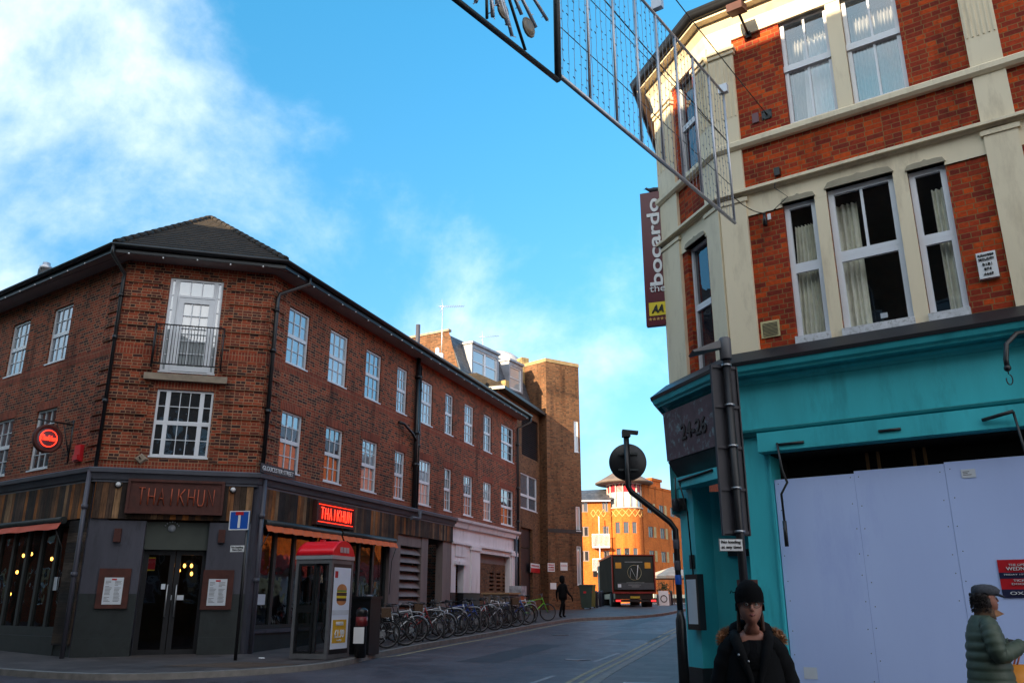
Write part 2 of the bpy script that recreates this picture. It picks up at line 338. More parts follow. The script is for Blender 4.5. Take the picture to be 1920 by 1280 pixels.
M = dict(
    brickA=brick('red_brick', [(.05, .022, .020), (.21, .046, .024), (.32, .060, .028), (.38, .075, .032), (.26, .050, .026), (.085, .030, .024)], (.40, .23, .135)),
    soldA=brick('soldier_brick', [(.20, .035, .020), (.30, .052, .026), (.36, .065, .03), (.23, .042, .022)], (.36, .20, .12), soldier=True),
    brickM=brick('orange_red_brick', [(.22, .026, .013), (.42, .045, .012), (.62, .080, .010), (.50, .056, .009), (.25, .025, .013), (.34, .040, .013)], (.30, .16, .06), ms=.006),
    brickT=brick('brown_brick', [(.11, .055, .032), (.22, .105, .052), (.28, .13, .062), (.16, .08, .042), (.25, .10, .045)], (.16, .10, .06)),
    brickO=brick('orange_brick', [(.54, .095, .010), (.68, .14, .014), (.62, .115, .012), (.72, .17, .02)], (.5, .2, .06), stain=.15),
    brickY=brick('buff_brick', [(.38, .25, .10), (.48, .33, .14), (.42, .28, .12)], (.45, .36, .2), stain=.2),
    tile=None,
    cream=mat('cream_paint', (.80, .68, .48), .6, var=.10, scale=1.2, dirt=(.62, .51, .35), streak=True),
    white=mat('white_upvc', (.74, .76, .80), .35, var=.05),
    teal=mat('teal_paint', (.05, .50, .56), .45, var=.20, scale=1.1, dirt=(.035, .36, .41), bmp=.05, streak=True),
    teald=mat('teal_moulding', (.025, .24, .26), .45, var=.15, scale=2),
    hoard=mat('hoarding_board', (.50, .62, 1.0), .55, var=.08, scale=.7, dirt=(.44, .55, .92), streak=True, bmp=.06),
    dark=mat('dark_paint', (.012, .012, .015), .45, var=.3),
    black=mat('black_metal', (.010, .010, .012), .38, var=.3, scale=9),
    grey=mat('grey_paint', (.066, .066, .088), .5, var=.25, scale=2.2, dirt=(.042, .042, .054), streak=True),
    greyd=mat('dark_grey_paint', (.022, .028, .029), .5, var=.25, scale=2.5, dirt=(.014, .018, .019)),
    fasc=mat('lead_grey_cornice', (.10, .105, .13), .55, var=.2, scale=2),
    pinkg=mat('taupe_render', (.22, .17, .16), .7, var=.2, scale=1.6, dirt=(.15, .115, .11), streak=True),
    slate=None,
    soffit=mat('soffit_board', (.30, .25, .24), .7, var=.1),
    whitep=mat('white_masonry_paint', (.84, .80, .82), .6, var=.12, scale=1.4, dirt=(.62, .57, .57), streak=True),
    stone=mat('stone_sill', (.30, .24, .18), .8, var=.25, scale=5),
    concrete=mat('kerb_granite', (.22, .205, .19), .7, var=.3, scale=5, bmp=.2),
    steel=mat('galvanised_steel', (.42, .43, .45), .35, metal=.8, var=.2, scale=6),
    alu=mat('aluminium', (.55, .56, .60), .4, metal=.6, var=.1),
    pane=glass('window_pane', 3.3, (.10, .13, .16), wav=.004), pane2=glass('window_pane_blind', 3.0, (.40, .44, .46), wav=.002), pane3=glass('window_pane_net', 3.2, (.24, .27, .29), wav=.008, wscale=2.6), pane4=glass('window_pane_dim', 3.0, (.04, .05, .06), wav=.010, wscale=1.1), panel=glass('dark_pane', 2.3, (.018, .022, .028)),
    clear=glass('clear_pane', 1.6, through=.97, wav=.0012), clear2=glass('clear_pane_sky', 2.4, through=.9, wav=.0015), shop=glass('shop_pane', 1.42, through=.75, wav=.004), shop2=glass('shop_pane_side', 2.1, through=.6, wav=.010), far=glass('far_pane', 2.0, (.03, .03, .035)),
    wood=planks('reclaimed_boards', [(.060, .032, .020), (.14, .07, .036), (.040, .029, .025), (.20, .085, .034), (.27, .155, .08), (.05, .033, .022), (.34, .12, .03), (.08, .048, .034)]),
    woodh=planks('weathered_siding', [(.045, .03, .022), (.07, .045, .03), (.035, .028, .025), (.085, .06, .045)], w=.22, vertical=False),
    rust=mat('rusty_steel', (.075, .018, .012), .7, var=.35, scale=6, bmp=.2),
    red=mat('red_plastic', (.50, .012, .02), .4, var=.1), redl=mat('awning_red', (.62, .10, .045), .7, var=.12), orange=mat('awning_orange', (.72, .13, .02), .7, var=.12),
    maroon=mat('maroon_sign', (.11, .006, .018), .3, var=.15), signw=mat('sign_white', (.75, .76, .78), .5, var=.04), yellow=mat('sign_yellow', (.80, .62, .02), .5, var=.05),
    gold=mat('gold_star', (.6, .33, .08), .5), blue=mat('sign_blue', (.01, .085, .42), .4, var=.05), paper=mat('paper', (.62, .66, .72), .7, var=.06), ink=mat('ink', (.02, .02, .02), .7),
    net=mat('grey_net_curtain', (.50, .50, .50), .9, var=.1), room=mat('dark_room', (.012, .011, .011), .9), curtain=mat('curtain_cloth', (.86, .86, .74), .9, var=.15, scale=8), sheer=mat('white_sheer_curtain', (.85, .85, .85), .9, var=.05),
    neon=emit('neon_red', (1, .03, .012), 1.6), dimneon=mat('unlit_orange_tube', (.42, .08, .03), .5), bulb=emit('bulb_glow', (1, .42, .07), 4.5), lampw=emit('office_lamp', (1, .7, .3), 2.0), tail=emit('tail_light', (1, .03, .03), .8),
    rubber=mat('tyre_rubber', (.012, .012, .013), .8), asphalt=asphalt(), slab=slabs('paving_slabs', (.095, .080, .078)), yline=mat('worn_yellow_line', (.34, .29, .18), .7, var=.4, scale=6, dirt=(.09, .08, .07)), wline=mat('worn_white_line', (.30, .31, .33), .7, var=.3, scale=5, dirt=(.07, .07, .08)),
    skin=mat('skin', (.33, .135, .09), .5, var=.08, scale=6), hair=mat('dark_hair', (.02, .012, .01), .6, var=.4, scale=30), parka=mat('dark_parka_cloth', (.0045, .0048, .006), .9, var=.35, scale=4, bmp=.3, spec=.2), puffer=mat('green_puffer_cloth', (.055, .080, .055), .55, var=.2, scale=4, bmp=.15),
    knit=mat('black_knit', (.004, .004, .005), .95, var=.3, scale=40, bmp=.6, spec=.15), tweed=mat('grey_tweed', (.055, .06, .075), .95, var=.3, scale=40, bmp=.4), fur=mat('fur_trim', (.50, .26, .14), .95, var=.5, scale=20), bag=mat('orange_shopping_bag', (.85, .30, .012), .45, var=.15, scale=4),
)
def tiles(name, c1, c2, w=.25, h=.22, light=False):
    m, t, b = base_mat(name)
    uvn = nn(t, 'ShaderNodeUVMap', uv_map='metres'); br = nn(t, 'ShaderNodeTexBrick'); t.links.new(uvn.outputs[0], br.inputs[0]); br.inputs['Scale'].default_value = 1
    br.inputs['Brick Width'].default_value = w; br.inputs['Row Height'].default_value = h; br.inputs['Mortar Size'].default_value = .012; br.inputs['Mortar Smooth'].default_value = .4
    br.inputs['Color1'].default_value = tuple(c1) + (1,); br.inputs['Color2'].default_value = tuple(c2) + (1,); br.inputs['Mortar'].default_value = tuple(x * .25 for x in c1) + (1,)
    n = noise(t, uvn.outputs[0], 1.2, 8, .7); col = mix(t, 1.0, br.outputs['Color'], ramp(t, n, [(.3, (.5,) * 3), (.7, (1.35,) * 3)]), 'MULTIPLY')
    t.links.new(col, b.inputs['Base Color']); b.inputs['Roughness'].default_value = .85 if not light else .5; bump(t, b, br.outputs['Fac'], -.8, .03); return m
M['tile'] = tiles('clay_roof_tiles', (.020, .014, .010), (.036, .024, .015)); M['slate'] = tiles('slate_tiles', (.055, .06, .075), (.10, .105, .125), light=True)

def wall_mb(W, u0, u1, z0, z1, holes, depth=.12, mb=None, d=0):
    """flat wall face with rectangular holes and reveals"""
    mb = mb or MB(); us = sorted({u0, u1} | {h[0] for h in holes} | {h[1] for h in holes}); zs = sorted({z0, z1} | {h[2] for h in holes} | {h[3] for h in holes})
    us = [u for u in us if u0 <= u <= u1]; zs = [z for z in zs if z0 <= z <= z1]
    def hole(u, z): return any(h[0] < u < h[1] and h[2] < z < h[3] for h in holes)
    for a, b in zip(us, us[1:]):
        for c, e in zip(zs, zs[1:]):
            if b - a < 1e-6 or e - c < 1e-6 or hole((a + b) / 2, (c + e) / 2): continue
            mb.quad(W.P(a, c, d), W.P(b, c, d), W.P(b, e, d), W.P(a, e, d))
    for a, b, c_, e_ in holes:
        q = d - depth; c, e = max(c_, z0), min(e_, z1)
        if e <= c: continue
        mb.quad(W.P(a, c, d), W.P(a, e, d), W.P(a, e, q), W.P(a, c, q)); mb.quad(W.P(b, c, q), W.P(b, e, q), W.P(b, e, d), W.P(b, c, d))
        if c_ >= z0: mb.quad(W.P(a, c, q), W.P(b, c, q), W.P(b, c, d), W.P(a, c, d))
        if e_ <= z1: mb.quad(W.P(a, e, d), W.P(b, e, d), W.P(b, e, q), W.P(a, e, q))
    return mb
def bars(mb, W, u0, u1, z0, z1, lights, d0, fw=.05, gb=.018):
    """lights: (a0,a1,b0,b1,cols,rows) as fractions; frame bars round each light and thin glazing bars in it"""
    wu, wz = u1 - u0, z1 - z0
    for k, (a0, a1, b0, b1, c, r) in enumerate(lights):
        A, B, C_, E = u0 + a0 * wu, u0 + a1 * wu, z0 + b0 * wz, z0 + b1 * wz; o = d0 + .0013 * k
        mb.wbox(W, A, A + fw, C_, E, o - .05, o); mb.wbox(W, B - fw, B, C_, E, o - .05, o)
        mb.wbox(W, A + fw, B - fw, C_, C_ + fw, o - .05, o - .001); mb.wbox(W, A + fw, B - fw, E - fw, E, o - .05, o - .001)
        for i in range(1, c): x = A + fw + (B - A - 2 * fw) * i / c; mb.wbox(W, x - gb / 2, x + gb / 2, C_ + fw, E - fw, o - .035, o - .014)
        for i in range(1, r): z = C_ + fw + (E - C_ - 2 * fw) * i / r; mb.wbox(W, A + fw, B - fw, z - gb / 2, z + gb / 2, o - .034, o - .016)
SASH = [(0, 1, 0, .5, 3, 2), (0, 1, .5, 1, 3, 2)]
def window(W, r, root, lights=SASH, rec=.05, fw=.05, gb=.018, fm='white', pm='pane', sill=True, name='window'):
    u0, u1, z0, z1 = r; mb = MB(); bars(mb, W, u0 + .004, u1 - .004, z0 + .004, z1 - .004, lights, -rec, fw, gb); o = mb.build(name, M[fm], root)
    MB().wbox(W, u0 + .01, u1 - .01, z0 + .01, z1 - .01, -rec - .045, -rec - .037).build('pane', M[pm], o)
    if sill: MB().wbox(W, u0 - .02, u1 + .02, z0 - .035, z0 + .0, -rec, .025).build('sill', M[fm], o)
    return o
# ================================================================== planes of the two street corners
P0 = Vector((-6.3, 20.5)); LL = Vector((-9.74, 19.56))
WR = Wall(P0, 19.75); WC = Wall(LL, 74.7); WL = Wall(LL, 125.6)
RE = 19.36; CE = (P0 - LL).length; LB = -22.0
K = Vector((3.146, 11.36)); KH = Vector((2.59, 13.04))
WM = Wall(K, 125.0); WH = Wall(KH, 161.7); HE = (K - KH).length; WS = Wall(KH + Vector((azv(19.75) * 30).xy), 199.75)
# ================================================================== ground
def strip(mb, path, da, db, h, lat=(None,)):
    """horizontal ribbon along a path (list of (x,y)), from offset da to db to the right"""
    return mb
def resample(path, step=1.0):
    out = []
    for a, b in zip(path, path[1:]):
        a, b = Vector(a), Vector(b); n = max(1, int((b - a).length / step))
        out += [a.lerp(b, i / n) for i in range(n)]
    return out + [Vector(path[-1])]
def offs(path, d):
    r = []
    for i, p in enumerate(path):
        t = (path[min(i + 1, len(path) - 1)] - path[max(i - 1, 0)]).normalized(); r.append(p + Vector((t.y, -t.x)) * d)
    return r
def ribbon(mb, path, d0, d1, h, thick=0):
    a, b = offs(path, d0), offs(path, d1)
    for i in range(len(path) - 1):
        q = [a[i], b[i], b[i + 1], a[i + 1]]; top = [Vector((p.x, p.y, gz(p.y) + h)) for p in q]
        if thick: mb.hexa([Vector((p.x, p.y, p.z - thick)) for p in top] + top)
        else: mb.poly(top)
    return mb
def smoothp(pts, n=3):
    pts = [Vector(p) for p in pts]
    for _ in range(n):
        o = [pts[0]]
        for a, b in zip(pts, pts[1:]): o += [a.lerp(b, .25), a.lerp(b, .75)]
        pts = o + [pts[-1]]
    return pts
g = MB(); ys = [-400, -60, -20] + [i * 1.0 for i in range(-10, 112, 1)] + [130, 200, 400, 800]; xs = [-500, -120, -60, -30, -15, -8, -4, 0, 4, 8, 15, 30, 60, 120, 500]
for a, b in zip(ys, ys[1:]):
    for c, e in zip(xs, xs[1:]): g.quad((c, a, gz(a)), (e, a, gz(a)), (e, b, gz(b)), (c, b, gz(b)))
struct(g, 'road', M['asphalt'])
def rk(t, d): p = WR.P(t, 0, d); return (p.x, p.y)
kerbL = smoothp([WL.P(-30, 0, 2.4).xy, WL.P(-3, 0, 2.4).xy, WC.P(0, 0, 3.3).xy, WC.P(2.2, 0, 4.4).xy, rk(-1.6, 3.4), rk(1.5, 2.75), rk(6, 2.7), rk(16.6, 2.75), rk(18.5, 3.1), rk(21, 5.2), rk(26, 6.0), rk(60, 5.4)])
kl = resample(kerbL, .8)
pv = MB()
inn = resample([WL.P(-30, 0, -1).xy, WL.P(-3, 0, -1).xy, WC.P(0, 0, -1.5).xy, rk(0, -2), rk(2, -1), rk(6, -1), rk(20, -1), rk(60, -3)], .8)
def fan(mb, outer, inner, h):
    n = len(outer)
    for i in range(n - 1):
        j, j2 = i * (len(inner) - 1) // (n - 1), (i + 1) * (len(inner) - 1) // (n - 1); a, b, c, d = outer[i], outer[i + 1], inner[j2], inner[j]
        for k in range(4):
            q = [a.lerp(d, k / 4), b.lerp(c, k / 4), b.lerp(c, (k + 1) / 4), a.lerp(d, (k + 1) / 4)]
            mb.poly([Vector((p.x, p.y, gz(p.y) + h)) for p in q])
    return mb
fan(pv, offs(kl, -.14), inn, .105)
struct(pv, 'pavement', M['slab'])
struct(ribbon(MB(), kl, -.15, 0, .11, .25), 'kerb', M['concrete'])
kerbR = smoothp([(14.5, 54), (6.3, 31.5), (4.05, 24), (2.5, 19), (1.55, 15.8), (1.0, 13.6), (1.3, 11.6), (2.6, 10.0), (8, 6.2), (20, -2.2)])
kr = resample(kerbR, .8)
inr = resample([rk(38, 16), WS.P(18, 0, -1).xy, WS.P(28, 0, -1).xy, WS.P(30, 0, -1.2).xy, WM.P(0, 0, -1).xy, WM.P(6, 0, -1).xy, WM.P(20, 0, -1).xy], .8)
struct(fan(MB(), offs(kr, -.14), inr, .105), 'pavement', M['slab'])
struct(ribbon(MB(), kr, -.15, 0, .11, .25), 'kerb', M['concrete'])
sideR = [p for p in kr if p.y > 13]
for d in (.28, .50): struct(ribbon(MB(), sideR, d, d + .085, .004), 'double_yellow_line', M['yline'])
sideL = [p for p in kl if (p - P0).dot(WR.u.xy) > 1.0 and (p - P0).dot(WR.u.xy) < 21]
struct(ribbon(MB(), sideL, .22, .34, .004), 'edge_line', M['yline'])
for t in (-3.5, 2, 8, 16, 25):
    c = [Vector(rk(t + k * .5, 7.9 - .0 * k)) for k in range(6)]; struct(ribbon(MB(), c, -.05, .05, .004), 'centre_line', M['wline'])
# repair patch and drain cover on the near pavements
c = at(400, 1266, 17.2); pt = MB(); 
pt.poly([Vector((p[0], p[1], gz(p[1]) + .109)) for p in ((-7.0, 17.6), (-5.3, 17.25), (-4.2, 17.9), (-5.6, 18.5))]); struct(pt, 'pavement_repair_patch', mat('brown_patch', (.10, .062, .04), .8, var=.4, scale=8, bmp=.3))
rp_ = MB()
for (a, b, c, d) in ((1.0, 6.5, 5.0, 5.9), (9, 12, 6.2, 8.0), (-6, -2.5, 6.3, 7.1), (15, 22, 5.4, 5.9)):
    pts = [rk(a, c), rk(b, c + .1), rk(b - .1, d), rk(a + .15, d + .05)]; P_ = [Vector(p) for p in pts]; n = 8
    for i in range(n):
        q = [P_[0].lerp(P_[1], i / n), P_[0].lerp(P_[1], (i + 1) / n), P_[3].lerp(P_[2], (i + 1) / n), P_[3].lerp(P_[2], i / n)]; rp_.poly([Vector((p.x, p.y, gz(p.y) + .004)) for p in q][::-1])
struct(rp_, 'road_repair_patch', mat('newer_asphalt', (.035, .033, .04), .55, var=.3, scale=9, bmp=.3))
for (a, b), lb in (((2.5, 7.4), 'round iron drain cover in the road nearest the phone box'), ((10.5, 4.6), 'round iron drain cover in the road beside the bicycles')):
    p = rk(a, b); tag(MB().lathe((p[0], p[1], gz(p[1]) - .02), [(.32, 0), (.32, .027), (.29, .029), (.28, .024), (.0, .024)], 24).build('drain_cover', mat('worn_iron', (.13, .12, .13), .4, metal=.5, var=.4, scale=20)), lb, 'drain cover', 'drain covers in the road')
cov = thing('access_cover', 'pale steel access cover with square panels in the pavement beside the black lamp post', 'manhole cover', loc=(2.2, 14.3, gz(14.3) + .105))
WG = Wall((1.65, 14.0), 104)
fr_ = MB(); 
def gq(mb, a0, a1, b0, b1, h=.112, th=.01):
    P = [WG.o + WG.u * a - WG.n * b for a, b in ((a0, b0), (a1, b0), (a1, b1), (a0, b1))]
    return mb.hexa([Vector((p.x, p.y, gz(p.y) + h - th)) for p in P] + [Vector((p.x, p.y, gz(p.y) + h)) for p in P])
for a in ((0, 1.2, 0, .04), (0, 1.2, .76, .8), (0, .04, .04, .76), (1.16, 1.2, .04, .76)): gq(fr_, *a)
fr_.build('cover_frame', M['steel'], cov); pl = MB()
for i in range(5):
    for j in range(3): gq(pl, .06 + i * .22, .06 + i * .22 + .2, .06 + j * .235, .06 + j * .235 + .21, .111)
pl.build('cover_plate', mat('cover_metal', (.22, .23, .27), .45, metal=.3, var=.3), cov)

# ================================================================== brick corner restaurant building
bA = thing('corner_building', 'long red brick corner building with restaurant at street level and small paned white windows above', 'building', loc=(-8, 20, gz(20)))
zC = 2.99                                            # top of the shopfront cornice
ES = 8.28                                            # soffit height
up = [(537, 577, 569, 680), (615, 649, 614, 713), (683, 712, 651, 744), (742, 761, 684, 769), (788, 809, 710, 791), (832.5, 847.5, 734, 811), (869, 886, 756, 827), (905, 919.7, 775.6, 844), (938, 961, 793.7, 860)]
lo = [(522.5, 562, 765, 876), (606, 638.5, 794, 902.7), (675.5, 704, 820, 919), (737, 755.5, 842, 932), (783.5, 805.5, 858, 943.7), (830.3, 844, 875, 955), (867, 884, 888.5, 965), (904.3, 919.5, 901.7, 975), (937.5, 960.7, 913.5, 982)]
def avg(l): return sum(l) / len(l)
def rows(W, L):
    zt = avg([W.Z(a, t, -.05) for a, b, t, q in L]); zb = avg([W.Z(a, q, -.05) for a, b, t, q in L])
    return [(W.U(a, (t + q) / 2 , -.05), W.U(b, (t + q) / 2 + 8, -.05), zb, zt) for a, b, t, q in L]
UP, LO = rows(WR, up), rows(WR, lo)
zub, zut, zlb, zlt = UP[0][2], UP[0][3], LO[0][2], LO[0][3]
print('storeys', zub, zut, zlb, zlt, [round(r[0], 2) for r in UP])
LU = [(WL.U(90, 674, -.05), WL.U(126, 664, -.05)), (WL.U(13, 696, -.05), WL.U(46, 687, -.05))]
LD = [(WL.U(66, 817, -.05), WL.U(103, 811, -.05)), (WL.U(-14, 835, -.05), WL.U(23, 828, -.05))]
LU = [(a, b, zub, zut) for a, b in LU]; LD = [(a, b, zlb, zlt) for a, b in LD]
for k in range(1, 4): LU.append((LU[1][0] - 2.3 * k, LU[1][1] - 2.3 * k, zub, zut)); LD.append((LD[1][0] - 2.3 * k, LD[1][1] - 2.3 * k, zlb, zlt))
cD = (WC.U(310, 606, -.05), WC.U(411, 615, -.05), WC.Z(352, 698), WC.Z(369, 524)); cW = (WC.U(288, 790, -.05), WC.U(395, 798, -.05), WC.Z(335, 856), WC.Z(346, 731))
z1 = ES + .25
wall_mb(WR, 0, RE, zC, z1, UP + LO, .12).build('wall', M['brickA'], bA)
wall_mb(WC, 0, CE, zC, z1, [cD, cW], .12).build('wall', M['brickA'], bA)
wall_mb(WL, LB, 0, zC, z1, LU + LD, .12).build('wall', M['brickA'], bA)
WE = Wall(WR.P(RE, 0, 0), 19.75 - 90)       # end wall facing up the street
mb = MB(); q = [WR.P(RE, -1.5, 0), WR.P(RE, -1.5, -9), WR.P(RE, z1, -9), WR.P(RE, z1, 0)]; mb.quad(*q); mb.build('end_wall', M['brickA'], bA)
# soldier courses
sc = MB()
sc.wbox(WR, .0, RE, zub - .26, zub - .036, 0, .006); sc.wbox(WR, 0, RE, zC, zC + .22, 0, .006); sc.wbox(WL, LB, 0, zub - .26, zub - .036, 0, .006); sc.wbox(WL, LB, 0, zC, zC + .22, 0, .006)
sc.wbox(WC, .01, CE - .01, zC, zC + .22, 0, .006); sc.wbox(WC, .01, cD[0] - .12, zub - .26, zub - .036, 0, .0065); sc.wbox(WC, cD[1] + .12, CE - .01, zub - .26, zub - .036, 0, .0065)
sc.wbox(WC, cW[0] - .1, cW[1] + .1, cW[3], cW[3] + .22, 0, .006)
for r in LO: sc.wbox(WR, r[0] - .12, r[1] + .12, r[3], r[3] + .22, 0, .005)
for r in LD: sc.wbox(WL, r[0] - .12, r[1] + .12, r[3], r[3] + .22, 0, .005)
sc.wbox(WR, 0, RE, ES - .05, ES + .1, 0, .008); sc.wbox(WC, .01, CE - .01, ES - .05, ES + .1, 0, .008); sc.wbox(WL, LB, 0, ES - .05, ES + .1, 0, .008)
sc.build('soldier_course', M['soldA'], bA)
# banded quoins: four courses proud, one back
qn = MB(); z = zC + .225
while z < ES - .3:
    zt = z + .30
    if not (zub - .28 < z < zub - .02 or zub - .28 < zt < zub - .02):
        for a, b in ((.012, min(cD[0], cW[0]) - .14), (max(cD[1], cW[1]) + .14, CE - .012)): qn.mk().wbox(WC, a, b, z, zt, 0, .035)
        qn.mk().wbox(WR, .012, .62, z, zt, 0, .035); qn.mk().wbox(WL, -.62, -.012, z, zt, 0, .035)
    z += .375
qn.builds('quoin', M['brickA'], bA)
pm = ['pane3', 'pane2', 'pane', 'pane3', 'pane2', 'pane', 'pane3', 'pane', 'pane4']; pn_ = ['pane', 'pane4', 'pane3', 'pane', 'pane2', 'pane4', 'pane', 'pane3', 'pane4']
for i, r in enumerate(UP): window(WR, r, bA, pm=pm[i])
for i, r in enumerate(LO): window(WR, r, bA, pm=pn_[i])
for i, r in enumerate(LU + LD): window(WL, r, bA, pm=['pane', 'pane3', 'pane4'][i % 3])
blm = mat('roller_blind', (.6, .6, .58), .8)
for i, f in ((0, .35), (2, .2), (4, .5), (7, .3)):
    r = UP[i]; MB().wbox(WR, r[0] + .05, r[1] - .05, r[3] - .05 - f * (r[3] - r[2]), r[3] - .05, -.092, -.088).build('blind', blm, bA)
window(WC, cW, bA, lights=[(0, .2, 0, .5, 1, 2), (.2, .8, 0, .5, 3, 2), (.8, 1, 0, .5, 1, 2), (0, .2, .5, 1, 1, 2), (.2, .8, .5, 1, 3, 2), (.8, 1, .5, 1, 1, 2)], pm='panel')
bd = window(WC, cD, bA, lights=[(0, .13, 0, 1, 1, 6), (.13, .87, .80, 1, 3, 1), (.87, 1, 0, 1, 1, 6), (.13, .20, 0, .8, 1, 1)], pm='pane2', name='balcony_door', fw=.055)
mb = MB(); u0, u1, z0, zz = cD; w = u1 - u0; h = zz - z0
bars(mb, WC, u0 + .2 * w, u0 + .87 * w, z0 + .03, z0 + .79 * h, [(0, 1, 0, 1, 3, 5)], -.03, .13); mb.build('door_leaf', M['white'], bd)
MB().wbox(WC, WC.U(272, 700), WC.U(427, 708), WC.Z(352, 717), WC.Z(352, 705), 0, .16).build('stone_ledge', M['stone'], bA)
MB().wbox(WC, cW[0] + .72 * (cW[1] - cW[0]), cW[0] + .84 * (cW[1] - cW[0]), cW[2] + .17, cW[2] + .22, -.2, -.088).build('office_light', M['lampw'], bA)
# balcony rail
br_ = MB(); ua, ub, za, zb = cD[0] - .16, cD[1] + .16, cD[2] + .05, cD[2] + 1.12; D = .28
for z in (za + .06, zb): br_.tube([WC.P(ua, z, 0), WC.P(ua, z, D), WC.P(ub, z, D), WC.P(ub, z, 0)], .018, 6)
for i in range(22): u = ua + (ub - ua) * (i + .5) / 22; br_.tube([WC.P(u, za + .06, D), WC.P(u, zb, D)], .0075, 5)
for u in (ua, ub):
    br_.tube([WC.P(u, za - .04, D), WC.P(u, zb + .02, D)], .018, 6)
    for k in (1, 2): br_.tube([WC.P(u, za, D * k / 3), WC.P(u, zb, D * k / 3)], .0075, 5)
br_.build('balcony_railing', M['black'], bA)
# roof: eaves polygon, apex and ridges
OV = .55; ze = ES + .20
def off_pt(W1, W2, d):
    n1, n2 = W1.n.xy, W2.n.xy; m = (n1 + n2).normalized(); o = W1.P(0, 0, 0).xy if W1 is not WL else LL
    return m * (d / m.dot(n1))
eR = P0 + off_pt(WC, WR, OV); eL = LL + off_pt(WL, WC, OV)
AP = at(395, 408, 24.1); eRe = Vector(rk(RE + .3, OV)); eLe = WL.P(LB, 0, OV).xy
rRe = WR.P(RE + .3, 0, 0).xy; apR = (AP.xy - P0).dot(WR.n.xy); rRe = Vector(rk(RE + .3 , apR)); apL = (AP.xy - LL).dot(WL.n.xy); rLe = WL.P(LB, 0, apL).xy
v3 = lambda p, z: Vector((p.x, p.y, z))
def subroof(mb, a, b, c, d, nu=14, nv=10, sag=0): # bilinear slope with tile steps
    for i in range(nu):
        for j in range(nv):
            def pt(s, t, lift): return a.lerp(b, s).lerp(d.lerp(c, s), t) + Vector((0, 0, lift))
            s0, s1, t0, t1 = i / nu, (i + 1) / nu, j / nv, (j + 1) / nv
            mb.quad(pt(s0, t0, .035), pt(s1, t0, .035), pt(s1, t1, 0), pt(s0, t1, 0))
            mb.quad(pt(s0, t0, 0 if j else -.02), pt(s1, t0, 0 if j else -.02), pt(s1, t0, .035), pt(s0, t0, .035))
rf = MB(); A0 = Vector(AP)
subroof(rf, v3(eR, ze), v3(eRe, ze), v3(rRe, AP.z), A0, 1, 22); subroof(rf, v3(eLe, ze), v3(eL, ze), A0, v3(rLe, AP.z), 1, 22); subroof(rf, v3(eL, ze), v3(eR, ze), A0, A0, 1, 22)
bkR = Vector(rk(RE + .3, 2 * apR - OV)); bkL = WL.P(LB, 0, 2 * apL - OV).xy; X = AP.xy + (azv(345) * 8).xy
rf.poly([A0, v3(rRe, AP.z), v3(bkR, ze), v3(X, ze)]); rf.poly([A0, v3(X, ze), v3(bkL, ze), v3(rLe, AP.z)]); rf.poly([v3(rRe, AP.z), v3(eRe, ze), v3(bkR, ze)])
rf.build('roof', M['tile'], bA)
rg = MB(); 
for a, b in ((A0, v3(rRe, AP.z)), (A0, v3(rLe, AP.z)), (A0, v3(eR, ze + .03)), (A0, v3(eL, ze + .03))):
    n = int((b - a).length / .4)
    for i in range(n): rg.tube([a.lerp(b, i / n), a.lerp(b, (i + .96) / n) + Vector((0, 0, .012))], [.075, .085], 8)
rg.build('ridge_tiles', M['tile'], bA)
path = [WL.P(LB, 0, 0).xy, LL, P0, Vector(rk(RE + .3, 0))]
MB().sweep([(0, ES + .003), (0, ES + .045), (OV - .02, ES + .045), (OV - .02, ES + .003)], path).build('soffit', M['soffit'], bA)
MB().sweep([(OV - .02, ES - .02), (OV - .02, ES + .2), (OV + .01, ES + .2), (OV + .01, ES - .02)], path).build('fascia_board', M['black'], bA)
gp = [(OV + .012 + .065 + .065 * math.cos(R(a)), ES + .17 + .085 * math.sin(R(a))) for a in range(180, 361, 20)] + [(OV + .13, ES + .185), (OV + .02, ES + .185)]
MB().sweep(gp, path, True).build('gutter', M['black'], bA)
def pipe(pts, r, root, m='black', name='downpipe', collars=()):
    o = MB().tube(pts, r, 10)
    for c in collars: c = Vector(c); o.tube([c - Vector((0, 0, .05)), c + Vector((0, 0, .05))], r * 1.45, 10)
    return o.build(name, M[m], root)
uL = WL.U(207, 690, .1); uR = .12
zm = [4.6, 6.2, 7.3]
pipe([eL_ := WL.P(uL + .25, ES + .12, OV + .06), WL.P(uL + .25, ES - .08, OV + .06), WL.P(uL + .02, ES - .42, .10), WL.P(uL, ES - .6, .10), WL.P(uL, zC + .02, .10)], .045, bA, collars=[WL.P(uL, z, .1) for z in zm])
pipe([WL.P(uL, zC + .02, .22), WL.P(uL, gz(19.5) + .1, .22)], .05, bA, 'grey', collars=[WL.P(uL, z, .22) for z in (2.1, .6)])
pipe([WR.P(.75, ES + .12, OV + .06), WR.P(.75, ES - .08, OV + .06), WR.P(.18, ES - .5, .10), WR.P(uR, ES - .7, .10), WR.P(uR, zC + .02, .10)], .05, bA, collars=[WR.P(uR, z, .1) for z in zm])
pipe([WR.P(uR, zC + .02, .2), WR.P(uR, gz(20.5) + .1, .2)], .05, bA, 'grey', collars=[WR.P(uR, z, .2) for z in (2.0, .5)])
uS = WR.U(781, 800, .12)
pipe([WR.P(uS, ES + .05, .12), WR.P(uS, zC - .15, .12)], .08, bA, name='soil_pipe', collars=[WR.P(uS, z, .12) for z in (7.6, 5.6, 4.5)])
pipe([WR.P(uS + .25, ES - .2, .1), WR.P(uS + .25, zC, .1)], .045, bA, name='waste_pipe', collars=[WR.P(uS + .25, z, .1) for z in (7.2, 5.2)])
